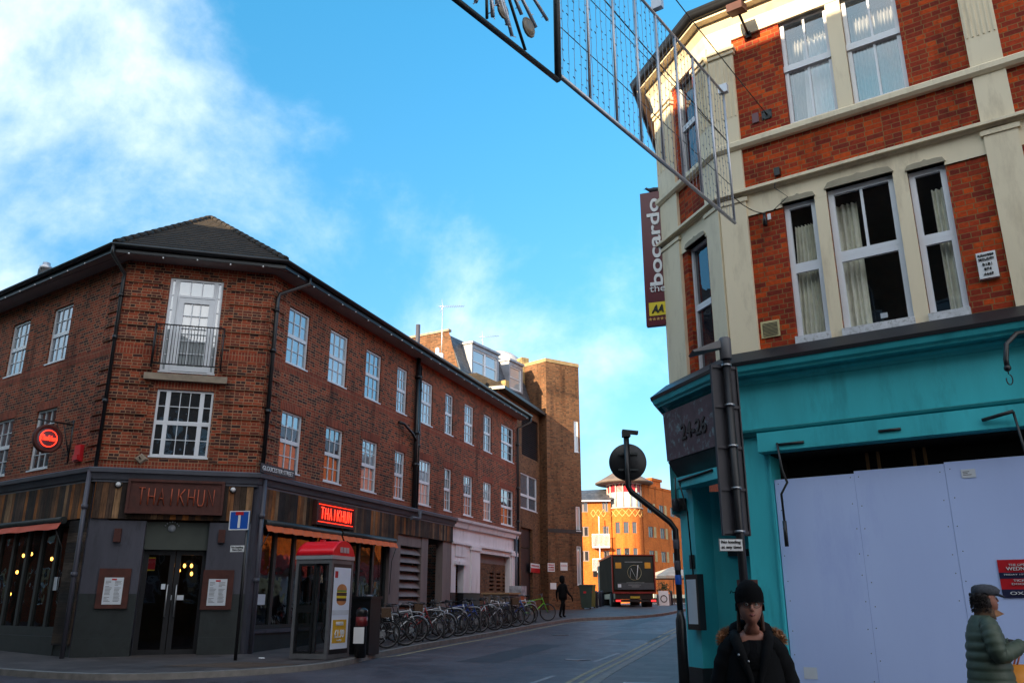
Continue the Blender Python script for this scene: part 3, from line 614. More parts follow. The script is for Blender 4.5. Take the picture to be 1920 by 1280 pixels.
pipe([WR.P(uS - 1.2, 5.75, .05), WR.P(uS - 1.0, 5.72, .15), WR.P(uS - .3, 5.5, .15), WR.P(uS, 5.3, .13)], .045, bA, name='branch_pipe')
pipe([WR.P(uS + .1, zC - .05, .3), WR.P(uS + .1, zC - .3, .3), WR.P(uS - .5, zC - .33, .3)], .06, bA, 'fasc', name='waste_pipe')
pipe([WR.P(RE + .2, ES + .1, OV + .05), WR.P(RE + .2, ES - .15, OV + .05), WR.P(RE - .25, ES - .5, .12), WR.P(RE - .25, gz(38.5), .12)], .06, bA, collars=[WR.P(RE - .25, z, .12) for z in (7, 5, 3.5)])
pipe([WR.P(RE - .55, 2.9, .12), WR.P(RE - .55, gz(38.5), .12)], .07, bA, 'grey')
uV = WR.U(783, 640, -1.6); vz = WR.Z(783, 660, -1.6)
fl = MB().lathe(WR.P(uV, vz - .4, -1.6), [(.09, -.4), (.09, 1.55)], 10); fl.build('vent_stack', M['grey'], bA)
p = at(83, 520, 25.3); fl = MB().lathe(p, [(.13, -.9), (.13, .25), (.19, .27), (.2, .36), (.12, .42), (.12, .5)], 14); fl.build('boiler_flue', M['alu'], bA)
p = at(76, 520, 25.5); MB().lathe(p, [(.11, -.9), (.11, .28)], 10).build('boiler_flue', M['greyd'], bA)
# cornice over the shopfronts
gpath = [WL.P(LB, 0, 0).xy, LL, P0, WR.P(WR.U(848, 960), 0, 0).xy]
prof = [(0, zC - .30), (.10, zC - .30), (.10, zC - .25), (.14, zC - .24), (.20, zC - .10), (.26, zC - .09), (.28, zC - .0), (.26, zC + .02), (0, zC + .06)]
MB().sweep(prof, gpath).build('shopfront_cornice', M['fasc'], bA)
# timber fascia
zf0, zf1 = 1.86, zC - .30
uW0 = WR.U(848, 1000, .05)           # start of the white part
uB = WR.U(748, 960, .1)
MB().wbox(WR, .3, uB, zf0, zf1, -.02, .10).wbox(WR, uB + .02, uW0, zf0 + .28, zf1, -.02, .08).build('timber_fascia', M['wood'], bA)
MB().wbox(WL, LB, uL - .12, zf0, zf1, -.02, .10).build('timber_fascia', M['wood'], bA)
MB().wbox(WC, .02, CE - .02, zf0, zf1, -.02, .08).build('timber_fascia', M['wood'], bA)
# street-level walls
gA = gz(19.6) + .1; gB = gz(20.8) + .1; BZ = gA - .4
s0, s1 = .35, WR.U(729, 1050)         # right shopfront
def gU(px, py, d=0): return WR.U(px, py, d)
sill = gB + .55
lv = (gU(749, 1050), gU(789, 1050)); dk = (gU(801, 1050), gU(829, 1050)); 
MB().wbox(WR, 0, s0, BZ, zf0 + .9, -.25, .12).build('shopfront_pier', M['grey'], bA); MB().wbox(WC, 0, .35, BZ, zf0, -.3, .02).build('shopfront_pier', M['grey'], bA)
MB().wbox(WR, s0, s1, BZ, sill - .12, -.2, .02).build('stall_riser', M['greyd'], bA)
MB().wbox(WR, s0, s1, sill - .12, sill - .04, -.22, .05).build('shop_sill', M['grey'], bA)
sh = MB(); n = 8; zt = zf0 - .0
us = [s0 + (s1 - s0) * k / n for k in range(n + 1)]
for i, u in enumerate(us): wd = .055 if i % 4 else .09; sh.wbox(WR, max(s0, u - wd), min(s1, u + wd), sill - .04, zt, -.19, -.09)
sh.wbox(WR, s0, s1, sill - .04, sill + .06, -.188, -.088); sh.wbox(WR, s0, s1, zt - .1, zt, -.186, -.086); sf = sh.build('shop_window', M['greyd'], bA)
MB().wbox(WR, s0, s1, sill, zt, -.145, -.137).build('pane', M['shop2'], sf)
zlw = zf0 + .28
tp = MB().mk(); tp.wbox(WR, s1, lv[0], BZ, zlw, -.25, .02).mk(); tp.wbox(WR, lv[1], dk[0], BZ, zlw, -.25, .02).mk(); tp.wbox(WR, dk[1], uW0, BZ, zlw, -.25, .02).mk(); tp.wbox(WR, lv[0], lv[1], zlw - .35, zlw, -.25, .0); tp.wbox(WR, lv[0], lv[1], BZ, gz(25) + .5, -.25, .0)
tp.builds('rendered_pier', M['pinkg'], bA)
lm = MB(); k = 9; za, zb = gz(25) + .5, zlw - .35
for i in range(k):
    z = za + (zb - za) * i / k; hh = (zb - za) / k
    lm.hexa([WR.P(lv[0], z, .0), WR.P(lv[1], z, .0), WR.P(lv[1], z, -.03), WR.P(lv[0], z, -.03), WR.P(lv[0], z + hh * .75, -.16), WR.P(lv[1], z + hh * .75, -.16), WR.P(lv[1], z + hh * .75, -.19), WR.P(lv[0], z + hh * .75, -.19)])
lm.build('louvre_panel', M['pinkg'], bA)
MB().wbox(WR, lv[0] - .05, dk[1] + .05, BZ, zlw, -1.3, -1.2).build('recess_back', M['dark'], bA)
# white rendered part with door and vented brick opening
wz = gz(31); dw = (gU(853, 1080), gU(868, 1080), BZ, WR.Z(857, 1058)); vo = (gU(899, 1060), gU(955, 1060), BZ, WR.Z(900, 1036))
dz = WR.Z(850, 1110)
wall_mb(WR, uW0, RE - .3, dz, zC + .0, [(dw[0], dw[1], dz - 1, dw[3]), (vo[0], vo[1], dz - 1, vo[3])], .25, d=.03).build('white_wall', M['whitep'], bA)
wall_mb(WR, uW0, RE - .3, BZ, dz, [(dw[0], dw[1], BZ - 1, dw[3]), (vo[0], vo[1], BZ - 1, vo[3])], .25, d=.034).build('black_plinth', M['dark'], bA)
wp = MB(); MBt = [(gU(850, 1050), gU(853, 1080)), (dw[1], dw[1] + .18), (gU(880, 1050), gU(896, 1050)), (gU(956, 1060), gU(967, 1060))]
for a, b in MBt[2:]: wp.wbox(WR, a, b, dz, vo[3] + .05, .03, .10); wp.wbox(WR, a - .06, b + .06, vo[3] + .05, vo[3] + .20, .03, .15)
wp.wbox(WR, dw[0] - .16, dw[1] + .16, dw[3], dw[3] + .12, .03, .12); wp.wbox(WR, dw[0] - .1, dw[1] + .1, dw[3] + .3, dw[3] + .75, .03, .06)
wp.wbox(WR, uW0, RE - .3, vo[3] + .20, vo[3] + .28, .03, .12)
wp.build('white_pilaster', M['whitep'], bA)
MB().sweep([(0.03, zC - .28), (.14, zC - .28), (.18, zC - .12), (.27, zC - .06), (.29, zC + .03), (.0, zC + .06)], [WR.P(uW0, 0, 0).xy, WR.P(RE - .28, 0, 0).xy]).build('white_cornice', M['whitep'], bA)
MB().wbox(WR, dw[0], dw[1], BZ, dw[3], -.45, -.40).build('door', M['dark'], bA)
vb = MB(); w = vo[1] - vo[0]; vh = vo[3] - BZ
cols = [(vo[0] + w * a, vo[0] + w * b) for a, b in ((.46, .60), (.70, .84), (.92, .99))]
zt2 = vo[3] - .45; hs = [(a, b, BZ + .6 + i * .16, BZ + .68 + i * .16) for a, b in cols for i in range(int((zt2 - BZ - .7) / .16))]
wall_mb(WR, vo[0] + w * .0, vo[1], BZ, zt2 + .1, hs, .15, d=-.2).build('vented_brick_panel', M['brickT'], bA)
MB().wbox(WR, vo[0], vo[1], zt2 + .1, vo[3], -.26, -.21).build('panel_head', M['pinkg'], bA)
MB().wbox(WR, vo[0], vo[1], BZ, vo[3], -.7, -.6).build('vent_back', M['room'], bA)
# left shopfront
l1 = uL - .85
MB().wbox(WL, l1, uL - .12, gA + .25, zf0, -.15, .07).build('timber_siding', M['woodh'], bA)
MB().wbox(WL, uL - .12, 0, BZ, zf1, -.3, .02).build('shopfront_pier', M['grey'], bA)
MB().wbox(WL, LB, l1, BZ, gA + .42, -.2, .02).wbox(WL, l1, uL - .12, BZ, gA + .25, -.2, .0).build('stall_riser', M['greyd'], bA)
sh = MB(); u = l1
while u > LB: sh.wbox(WL, u - .11, u, gA + .42, zf0, -.19, -.09); u -= .72
sh.wbox(WL, LB, l1, gA + .42, gA + .62, -.188, -.088); sh.wbox(WL, LB, l1, zf0 - .1, zf0, -.188, -.088); sf = sh.build('shop_window', M['greyd'], bA)
MB().wbox(WL, LB, l1, gA + .5, zf0, -.145, -.137).build('pane', M['shop'], sf)
# chamfer entrance
d0, d1 = WC.U(262, 1130, -.3), WC.U(376, 1130, -.3); dzt = WC.Z(320, 1030, -.1)
e0, e1 = WC.U(255, 1130), WC.U(378, 1130)
en = MB().mk(); en.wbox(WC, .35, e0, BZ, zf0 - .04, -.3, .03).mk(); en.wbox(WC, e1, CE - .0, BZ, zf0 - .04, -.3, .03); en.builds('entrance_pier', M['grey'], bA)
MB().mk().wbox(WC, .0, e0, BZ, gA + 1.35, -.2, .035).wbox(WC, .0, e0, BZ, gA + .4, -.2, .05).mk().wbox(WC, e1, CE, BZ, gA + 1.35, -.2, .035).wbox(WC, e1, CE, BZ, gA + .4, -.2, .05).builds('pier_base', M['greyd'], bA)
MB().wbox(WC, e0, e1, dzt, zf0 - .04, -.2, -.12).build('door_head_panel', mat('grey_green_panel', (.055, .065, .055), .6, var=.15), bA)
dr = MB(); mid = (e0 + e1) / 2
for a, b in ((e0, mid - .01), (mid + .01, e1)): bars(dr, WC, a, b, gA + .02, dzt, [(0, 1, 0, 1, 1, 1)], -.28, .11)
dr = dr.build('entrance_door', M['dark'], bA)
MB().wbox(WC, e0, e1, gA, dzt, -.315, -.307).build('pane', M['shop'], dr)
for s_ in (-.1, .1): MB().tube([WC.P(mid + s_, gA + .85, -.28), WC.P(mid + s_, gA + .85, -.2), WC.P(mid + s_, gA + 1.55, -.2), WC.P(mid + s_, gA + 1.55, -.28)], .016, 6).build('handle', M['steel'], dr)
MB().wbox(WC, e0 - .1, e1 + .1, BZ, gA + .015, -.5, .05).build('door_step', M['slab'], bA)
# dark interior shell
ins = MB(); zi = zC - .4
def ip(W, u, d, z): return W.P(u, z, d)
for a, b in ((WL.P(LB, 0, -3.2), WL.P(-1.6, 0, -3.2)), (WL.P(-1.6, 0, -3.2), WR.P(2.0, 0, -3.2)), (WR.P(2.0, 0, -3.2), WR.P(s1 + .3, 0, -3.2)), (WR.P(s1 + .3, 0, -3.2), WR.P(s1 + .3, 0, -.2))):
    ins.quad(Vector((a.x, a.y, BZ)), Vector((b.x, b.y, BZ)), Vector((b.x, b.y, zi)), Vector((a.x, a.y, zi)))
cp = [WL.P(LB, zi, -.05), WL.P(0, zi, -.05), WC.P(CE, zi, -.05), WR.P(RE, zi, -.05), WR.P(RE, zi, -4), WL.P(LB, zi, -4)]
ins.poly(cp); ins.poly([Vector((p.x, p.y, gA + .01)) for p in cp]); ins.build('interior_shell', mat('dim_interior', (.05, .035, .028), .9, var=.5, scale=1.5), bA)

# ---- things fixed on or standing by the corner building
def neon_text(mb, W, u0, z0, w, h, d, s, r=.012):
    G = {'T': [[(0, 1), (1, 1)], [(.5, 1), (.5, 0)]], 'H': [[(0, 0), (0, 1)], [(1, 0), (1, 1)], [(0, .5), (1, .5)]], 'A': [[(0, 0), (.5, 1), (1, 0)], [(.22, .38), (.78, .38)]], 'I': [[(.5, 0), (.5, 1)]],
         'K': [[(0, 0), (0, 1)], [(1, 1), (0, .45)], [(.3, .6), (1, 0)]], 'U': [[(0, 1), (0, .2), (.2, 0), (.8, 0), (1, .2), (1, 1)]], 'N': [[(0, 0), (0, 1), (1, 0), (1, 1)]]}
    n = len(s); cw = w / n
    for i, c in enumerate(s):
        for st in G[c]: mb.tube([W.P(u0 + cw * i + cw * .15 + a * cw * .62, z0 + b * h, d) for a, b in st], r, 6)
    return mb
def sign_board(W, u0, u1, z0, z1, d, name, label, m, text, tm, inset=.18, lit=False, frame='rust'):
    t = thing(name, label, 'sign', loc=W.P((u0 + u1) / 2, z0, d))
    MB().wbox(W, u0, u1, z0, z1, d, d + .10).build('board', M[m], t)
    f = MB(); 
    for a in ((u0 - .03, u1 + .03, z0 - .03, z0 + .03), (u0 - .03, u1 + .03, z1 - .03, z1 + .03), (u0 - .03, u0 + .03, z0 + .03, z1 - .03), (u1 - .03, u1 + .03, z0 + .03, z1 - .03)): f.wbox(W, *a, d + .0, d + .14)
    f.build('border', M[frame], t)
    w, h = u1 - u0, z1 - z0
    neon_text(MB(), W, u0 + w * .09, z0 + h * .24, w * .84, h * .52, d + .125, text, .014).build('lettering', M[tm], t)
    return t
sign_board(WC, WC.U(242, 925, .1), WC.U(418, 930, .1), WC.Z(330, 962, .1), WC.Z(330, 903, .1), .085, 'shop_sign', 'rusty brown restaurant sign with unlit orange letters above the corner door', 'rust', 'THAIKHUN', 'dimneon')
sg = sign_board(WR, WR.U(587, 960, .1), WR.U(657, 968, .1), WR.Z(590, 981, .1), WR.Z(587, 939, .1), .105, 'neon_sign', 'glowing red neon restaurant sign on dark timber boards above the orange awning', 'rust', 'THAIKHUN', 'neon')
a, b, c, e = WR.U(587, 960, .1), WR.U(657, 968, .1), WR.Z(590, 981, .1), WR.Z(587, 939, .1)
MB().tube([WR.P(a + .08, e - .06, .225), WR.P(b - .06, e - .06, .225)], .008, 6).tube([WR.P(a + .08, c + .06, .225), WR.P(b - .06, c + .06, .225)], .008, 6).build('neon_tube', M['neon'], sg)
def plate(W, u0, u1, z0, z1, d, name, label, cat, m, th=.02, rim=None, loc=None):
    t = thing(name, label, cat, loc=W.P((u0 + u1) / 2, z0, d)); MB().wbox(W, u0, u1, z0, z1, d, d + th).build('board', M[m], t)
    if rim:
        f = MB(); r = rim[1]
        for q in ((u0, u1, z0, z0 + r), (u0, u1, z1 - r, z1), (u0, u0 + r, z0 + r, z1 - r), (u1 - r, u1, z0 + r, z1 - r)): f.wbox(W, *q, d + th, d + th + .004)
        f.build('border', M[rim[0]], t)
    return t
u0, u1, z0, z1 = WR.U(487, 890, .3), WR.U(552, 895, .3), zC + .03, zC + .25
t = plate(WR, u0, u1, z0, z1, .29, 'street_name_sign', 'black street name plate with white capitals on the ledge near the corner pipe', 'sign', 'dark'); text_obj('GLOUCESTER STREET', WR, (u0 + u1) / 2, (z0 + z1) / 2, .312, .11, (u1 - u0) * .9, M['signw'], t)
# round hanging neon sign
t = thing('hanging_sign', 'round projecting sign with red neon script on a black bracket left of the corner', 'sign', loc=WL.P(WL.U(135, 800), 4.2, 0))
ub = WL.U(137, 790, .03); zb = WL.Z(137, 790, .03)
WN = Wall(WL.P(ub, 0, 0).xy + (WL.n * 1.25).xy, 35.6 + 0)   # plane at right angles to the wall, u runs away from the street
WN = Wall((WL.P(ub, 0, 0) + WL.n * 1.25).xy, 35.6)
cc = WN.P(.30, WL.Z(90, 822, .9), 0); cc = WN.P(WN.U(89, 822), WN.Z(89, 822), 0)
# visible face of this panel looks right along the pavement
nn_ = WN.n
dk_ = MB().lathe(cc - nn_ * .06, [(.0, 0), (.33, 0), (.35, .02), (.35, .10), (.33, .12), (.28, .12), (.27, .075), (.0, .07)], 32, nn_); dk_.build('disc', M['rust'], t)
MB().lathe(cc - nn_ * .06, [(.0, .0), (.265, .08), (.26, .084), (.0, .085)], 32, nn_).build('face', M['grey'], t)
rgp = [cc + nn_ * .06 + (WN.u * math.cos(R(a)) + Vector((0, 0, 1)) * math.sin(R(a))) * .20 for a in range(0, 360, 15)]
MB().tube(rgp, .011, 6, True).build('neon_ring', M['neon'], t)
WN2 = Wall(cc.xy, 35.6); text_obj('Thaikhun', WN2, 0, cc.z + .01, .07, .13, .38, M['neon'], t, slant=.4)
br2 = MB(); zt_ = cc.z + .43; inner = WL.P(ub, 0, 0)
A_ = Vector((WN.P(WN.U(70, 790), 0, 0).x, WN.P(WN.U(70, 790), 0, 0).y, zt_)); B_ = Vector((inner.x, inner.y, zt_)); br2.tube([A_, B_], .022, 6); br2.tube([Vector((B_.x, B_.y, zt_ - .95)), Vector((B_.x, B_.y, zt_ + .12))], .03, 6); br2.tube([Vector((B_.x, B_.y, zt_ - .8)), B_.lerp(A_, .28) + Vector((0, 0, -.02))], .015, 6)
for k in (-.18, .18): br2.tube([cc + WN.u * k + Vector((0, 0, .28)), Vector((cc.x, cc.y, zt_)) + WN.u * k], .015, 6)
br2.build('bracket', M['black'], t)
t = thing('alarm_box', 'red bell box on the brick wall left of the corner downpipe', 'alarm', loc=WL.P(WL.U(151, 850), 3.3, 0)); u, z = WL.U(151, 850), WL.Z(151, 850)
MB().wbox(WL, u - .14, u + .14, z - .2, z + .2, 0, .09).build('case', M['red'], t); MB().wbox(WL, u - .11, u + .11, z - .17, z - .05, .09, .13).build('strobe', M['red'], t)
u, z = WC.U(264, 860), WC.Z(266, 860); t = thing('wall_plate', 'small diamond shaped stone plate on the bricks above the shopfront cornice', 'ornament', loc=WC.P(u, z - .2, 0))
MB().hexa([WC.P(u - .17, z, 0), WC.P(u, z - .14, 0), WC.P(u + .17, z, 0), WC.P(u, z + .14, 0), WC.P(u - .12, z, .06), WC.P(u, z - .1, .06), WC.P(u + .12, z, .06), WC.P(u, z + .1, .06)]).build('plate', M['stone'], t); MB().tube([WC.P(u, z, .06), WC.P(u, z, .22)], .02, 6).build('pin', M['black'], t)
# lamps, menu cases
for px, py, lb in ((221, 1003, 'rusty box wall light on the grey pier left of the corner door'), (416, 1005, 'rusty box wall light on the grey pier right of the corner door')):
    u, z = WC.U(px, py, .05), WC.Z(px, py, .05); t = thing('wall_light', lb, 'lamp', 'box lights beside the corner door', WC.P(u, z - .15, .03)); MB().wbox(WC, u - .075, u + .075, z - .15, z + .15, .03, .13).build('case', M['rust'], t); MB().wbox(WC, u - .05, u + .05, z - .154, z - .15, .045, .115).build('glass', M['alu'], t)
for px, py, lb in ((222, 908, 'round white glass lamp on boards at the left end of the corner fascia'), (437, 918, 'round white glass lamp on boards at the right end of the corner fascia')):
    u, z = WC.U(px, py, .12), WC.Z(px, py, .12); t = thing('globe_lamp', lb, 'lamp', 'bulkhead lamps on the fascia', WC.P(u, z - .08, .08)); MB().lathe(WC.P(u, z, .08), [(.08, 0), (.08, .03), (.03, .035)], 14, WC.n).build('base', M['greyd'], t); MB().ball(WC.P(u, z, .14), .06, 10).build('globe', M['signw'], t)
u, z = WC.U(322, 990, -.1), WC.Z(322, 990, -.1); t = thing('door_emblem', 'pale round emblem with a crown of dots over the corner door', 'emblem', loc=WC.P(u, z - .1, -.1)); e_ = MB().lathe(WC.P(u, z, -.12), [(.085, 0), (.085, .02), (.0, .03)], 20, WC.n)
for k in range(7): a = R(30 + 20 * k); e_.lathe(WC.P(u + math.cos(a) * .17, z + math.sin(a) * .17 - .02, -.12), [(.016, 0), (.016, .02), (0, .022)], 8, WC.n)
e_.build('disc', mat('emblem_grey', (.35, .38, .42), .5), t)
for (a, b, c, e), lb in (((183, 243, 1065, 1140), 'framed menu on the grey pier left of the corner door'), ((379, 437, 1068, 1142), 'framed menu on the grey pier right of the corner door')):
    u0, u1, z0, z1 = WC.U(a, 1100, .05), WC.U(b, 1100, .05), WC.Z((a + b) / 2, e, .05), WC.Z((a + b) / 2, c, .05)
    t = thing('menu_case', lb, 'menu board', 'menu cases at the corner entrance', WC.P((u0 + u1) / 2, z0, .04)); MB().wbox(WC, u0, u1, z0, z1, .035, .10).build('case', M['rust'], t)
    w = u1 - u0; h = z1 - z0; pp = (u0 + w * .2, u1 - w * .2, z0 + h * .1, z1 - h * .23); MB().wbox(WC, *pp, .10, .106).build('menu_sheet', M['paper'], t)
    ln = MB(); w2 = pp[1] - pp[0]; h2 = pp[3] - pp[2]; random.seed(3)
    for cidx in range(2):
        for i in range(16):
            if random.random() < .15: continue
            x0 = pp[0] + w2 * (.08 + cidx * .48); L_ = w2 * random.uniform(.15, .36); z = pp[3] - h2 * (.14 + i * .05); ln.wbox(WC, x0, x0 + L_, z, z + .008, .106, .108)
    ln.build('print', M['ink'], t); MB().wbox(WC, pp[0] + w2 * .38, pp[0] + w2 * .64, pp[3] - h2 * .1, pp[3] - h2 * .04, .106, .109).build('heading', M['red'], t)
# stickers and signs inside the door
t = plate(WC, WC.U(268, 1055, -.3), WC.U(291, 1055, -.3), WC.Z(280, 1069, -.3), WC.Z(280, 1044, -.3), -.34, 'window_poster', 'yellow and red deal poster high in the left door glass', 'poster', 'yellow', .01); text_obj('4', WC, WC.U(273, 1055, -.3), WC.Z(273, 1056, -.3), -.325, .2, None, M['ink'], t)
MB().wbox(WC, WC.U(277, 1055, -.3), WC.U(291, 1055, -.3), WC.Z(280, 1067, -.3), WC.Z(280, 1046, -.3), -.33, -.328).build('red_panel', M['red'], t)
plate(WC, WC.U(302, 1099, -.3), WC.U(310, 1099, -.3), WC.Z(306, 1104, -.3), WC.Z(306, 1094, -.3), -.305, 'door_sticker', 'small square white sticker on the left door glass', 'sticker', 'paper', .002)
plate(WC, WC.U(318, 1120, -.3), WC.U(344, 1120, -.3), WC.Z(330, 1124, -.3), WC.Z(330, 1115, -.3), -.305, 'door_notice', 'long white notice strip on the right door beside the handle', 'notice', 'paper', .002)
# awnings
def awning(W, u0, u1, z, label, m, grp=None):
    t = thing('awning', label, 'awning', grp, W.P((u0 + u1) / 2, z, .1)); MB().lathe(W.P(u0, z + .02, .17), [(.085, 0), (.085, u1 - u0)], 12, W.u).build('roller', M['greyd'], t)
    v = MB(); n = 24
    for i in range(n):
        a, b = u0 + (u1 - u0) * i / n, u0 + (u1 - u0) * (i + 1) / n; s = .012 * math.sin(i * 2.1); s2 = .012 * math.sin((i + 1) * 2.1)
        v.hexa([W.P(a, z - .19 + s, .30 + s), W.P(b, z - .19 + s2, .30 + s2), W.P(b, z - .19 + s2, .29 + s2), W.P(a, z - .19 + s, .29 + s), W.P(a, z + .02, .20), W.P(b, z + .02, .20), W.P(b, z + .02, .19), W.P(a, z + .02, .19)])
    v.build('valance', M[m], t)
    MB().tube([W.P(u0 + .1, z - .2, .27), W.P(u0 + .03, z - .6, .1), W.P(u0 + .03, z - 1.6, .06)], .012, 5).tube([W.P(u1 - .1, z - .2, .27), W.P(u1 - .03, z - .6, .1), W.P(u1 - .03, z - 1.6, .06)], .012, 5).build('arm', M['black'], t)
ua = WR.U(497, 985, .2); um = WR.U(640, 1000, .2); ub_ = WR.U(742, 1015, .2)
awning(WR, ua, um - .05, zf0 - .02, 'rolled orange awning over the shop window nearest the corner', 'orange', 'orange awnings'); awning(WR, um + .05, ub_, zf0 - .02, 'rolled orange awning under the neon sign towards the louvres', 'orange', 'orange awnings')
awning(WL, LB + 10, l1 - .1, zf0 - .03, 'faded red awning over the bar windows at the far left', 'redl')
# warm pendant bulbs in the bar
k = 0
PB = [(44, 1041, -.9), (59, 1038, -1.2), (97, 1047, -.9), (32, 1072, -1.0), (18, 1089, -1.4), (19, 1113, -2.0)]
def pend(p, lb):
    t = thing('pendant_bulb', lb, 'light bulb', 'glowing bulbs inside the restaurant', p); MB().ball(p, .035, 8, .05).build('bulb', M['bulb'], t); MB().tube([p + Vector((0, 0, .05)), Vector((p.x, p.y, zi))], .006, 4).build('flex', M['black'], t)
for (a, b, d), lb in zip(PB, ['left bulb of the bright pair behind the bar window', 'right bulb of the bright pair behind the bar window', 'single warm bulb near the timber clad end of the bar window', 'low warm bulb in the middle of the bar window', 'low warm bulb furthest left in the bar window', 'faint bulb lowest and deepest in the bar']):
    u, z = WL.px(a, b, d); pend(WL.P(u, z, d), lb)
for (a, b, d), lb in zip([(346, 1060, -1.2), (359, 1060, -1.2), (359, 1075, -1.5), (336, 1069, -2)], ['left bulb seen through the right door glass', 'upper right bulb seen through the door glass', 'lower right bulb seen through the door glass', 'dim bulb beside the door stile']):
    u, z = WC.px(a, b, d); pend(WC.P(u, z, d), lb)
# fairy lights under the eaves
fb = thing('festoon_lights', 'string of small white bulbs hung under the gutter of the corner building', 'string lights', loc=(-8, 20, ES)); 
pts = []
for t_ in range(0, 26): pts.append(WR.P(.2 + t_ * .75, ES - .06 - .03 * (t_ % 2), OV + .07))
for t_ in range(0, 5): pts.append(WC.P(.1 + t_ * .8, ES - .05 - .03 * (t_ % 2), OV + .07))
for t_ in range(1, 10): pts.append(WL.P(-.1 - t_ * .85, ES - .06, OV + .07))
ct = MB().tube([WR.P(19.2, ES - .03, OV + .07), WR.P(.25, ES - .03, OV + .07), WC.P(CE - .2, ES - .03, OV + .07), WC.P(0.1, ES - .03, OV + .07), WL.P(-8, ES - .03, OV + .07)], .006, 4); ct.build('cable', M['black'], fb)
for p in pts: MB().ball(p, .023, 6).build('bulb', M['signw'], fb)
tag(MB().hexa([WC.P(4.0 + a, gz(18.5) + .11, 1.2 + b) for a, b in ((0, 0), (.16, .02), (.14, .12), (.03, .1))] + [WC.P(4.0 + a, gz(18.5) + .14, 1.2 + b) for a, b in ((.02, .02), (.1, .03), (.14, .1), (.05, .08))]).build('paper_litter', M['signw']), 'crumpled white paper scrap on the pavement before the phone box', 'litter')
# notices low in the shop window
plate(WR, WR.U(475, 1120, -.1), WR.U(498, 1125, -.1), WR.Z(480, 1133, -.1), WR.Z(480, 1113, -.1), -.12, 'window_notice', 'white notice stuck low in the first shop window', 'notice', 'paper', .004)
plate(WL, WL.U(98, 1095, -.1), WL.U(107, 1095, -.1), WL.Z(102, 1106, -.1), WL.Z(102, 1081, -.1), -.13, 'window_notice', 'narrow white notice in the last pane of the bar window', 'notice', 'paper', .004)
# ================================================================== teal and brick hotel on the right corner
bB = thing('hotel_building', 'orange red brick building with cream pilasters over a teal painted shopfront', 'building', loc=(3, 11.3, gz(11)))
ML = 14.0
zS = WM.Z(1400, 20, .12)                                # soffit
b1t, b1b = WM.Z(1385, 263, .08), WM.Z(1385, 279, .08)   # upper sill band
b2t, b2b = WM.Z(1395, 353, .1), WM.Z(1395, 363, .1)     # entablature moulding
b2f = WM.Z(1398, 400)                                   # bottom of the cream frieze
zl0 = WM.Z(1440, 653, .1); zT1 = WM.Z(1440, 671, .42); zT0 = WM.Z(1440, 713, .08); zF = WM.Z(1440, 802, .02); zG = WM.Z(1440, 841, .1)
print('M z', zS, b1t, b1b, b2t, b2f, zl0, zT1, zT0, zF, zG)
side = WS.P(18, 0, 0).xy; mpath = [side, KH, K, WM.P(ML, 0, 0).xy]
w2 = [(1470, 1562, 132), (1587, 1691, 90)]
zw2b, zw2t = WM.Z(1483, 237, -.05), WM.Z(1458, 44, -.05)
W2 = [(WM.U(a, c, -.05), WM.U(b, c - 15, -.05), zw2b, zw2t) for a, b, c in w2]
w1 = [(1483, 1545, 515), (1567, 1698, 490), (1725, 1798, 470)]
zw1b, zw1t = WM.Z(1498, 647, -.05), WM.Z(1471, 392, -.05)
W1 = [(WM.U(a, c, -.05), WM.U(b, c - 12, -.05), zw1b, zw1t + (.10 if i == 1 else .05)) for i, (a, b, c) in enumerate(w1)]
pu = (WM.U(1818, 120), WM.U(1884, 120))                 # right pilaster
bay = pu[0] + (pu[1] - pu[0])                           # repeat the bay beyond the pilaster
W2r = [(a + bay, b + bay, c, e) for a, b, c, e in W2]; W1r = [(a + bay, b + bay, c, e) for a, b, c, e in W1]
up_ = WM.U(1421, 600)
hw2 = (WH.U(1275, 240, -.05), WH.U(1309, 240, -.05), b1t + .02, WH.Z(1297, 122, -.05)); hw1 = (WH.U(1302, 590, -.05), WH.U(1341, 590, -.05), WH.Z(1306, 700, -.05), WH.Z(1330, 462, -.05))
hw2 = (hw2[0], hw2[1], b1t + .03, zw2t + .05); hw1 = (hw1[0], hw1[1], zl0 + .03, zw1t + .02)
wall_mb(WM, 0, ML, zl0 - .3, zS + .1, W2 + W1 + W2r + W1r, .16).build('wall', M['brickM'], bB)
wall_mb(WH, 0, HE, zl0 - .3, zS + .1, [hw2, hw1], .16).build('wall', M['brickM'], bB)
sw = [(a, a + .9, z0, z0 + 1.7) for a in (19, 21.5, 24, 26.5) for z0 in (zl0 + .3, b1t + .2)]
wall_mb(WS, 12, 30, -1.6, zS + .1, sw, .15).build('side_wall', M['brickM'], bB)
for r in sw: window(WS, r, bB, pm='panel', lights=[(0, 1, 0, .5, 2, 1), (0, 1, .5, 1, 2, 1)])
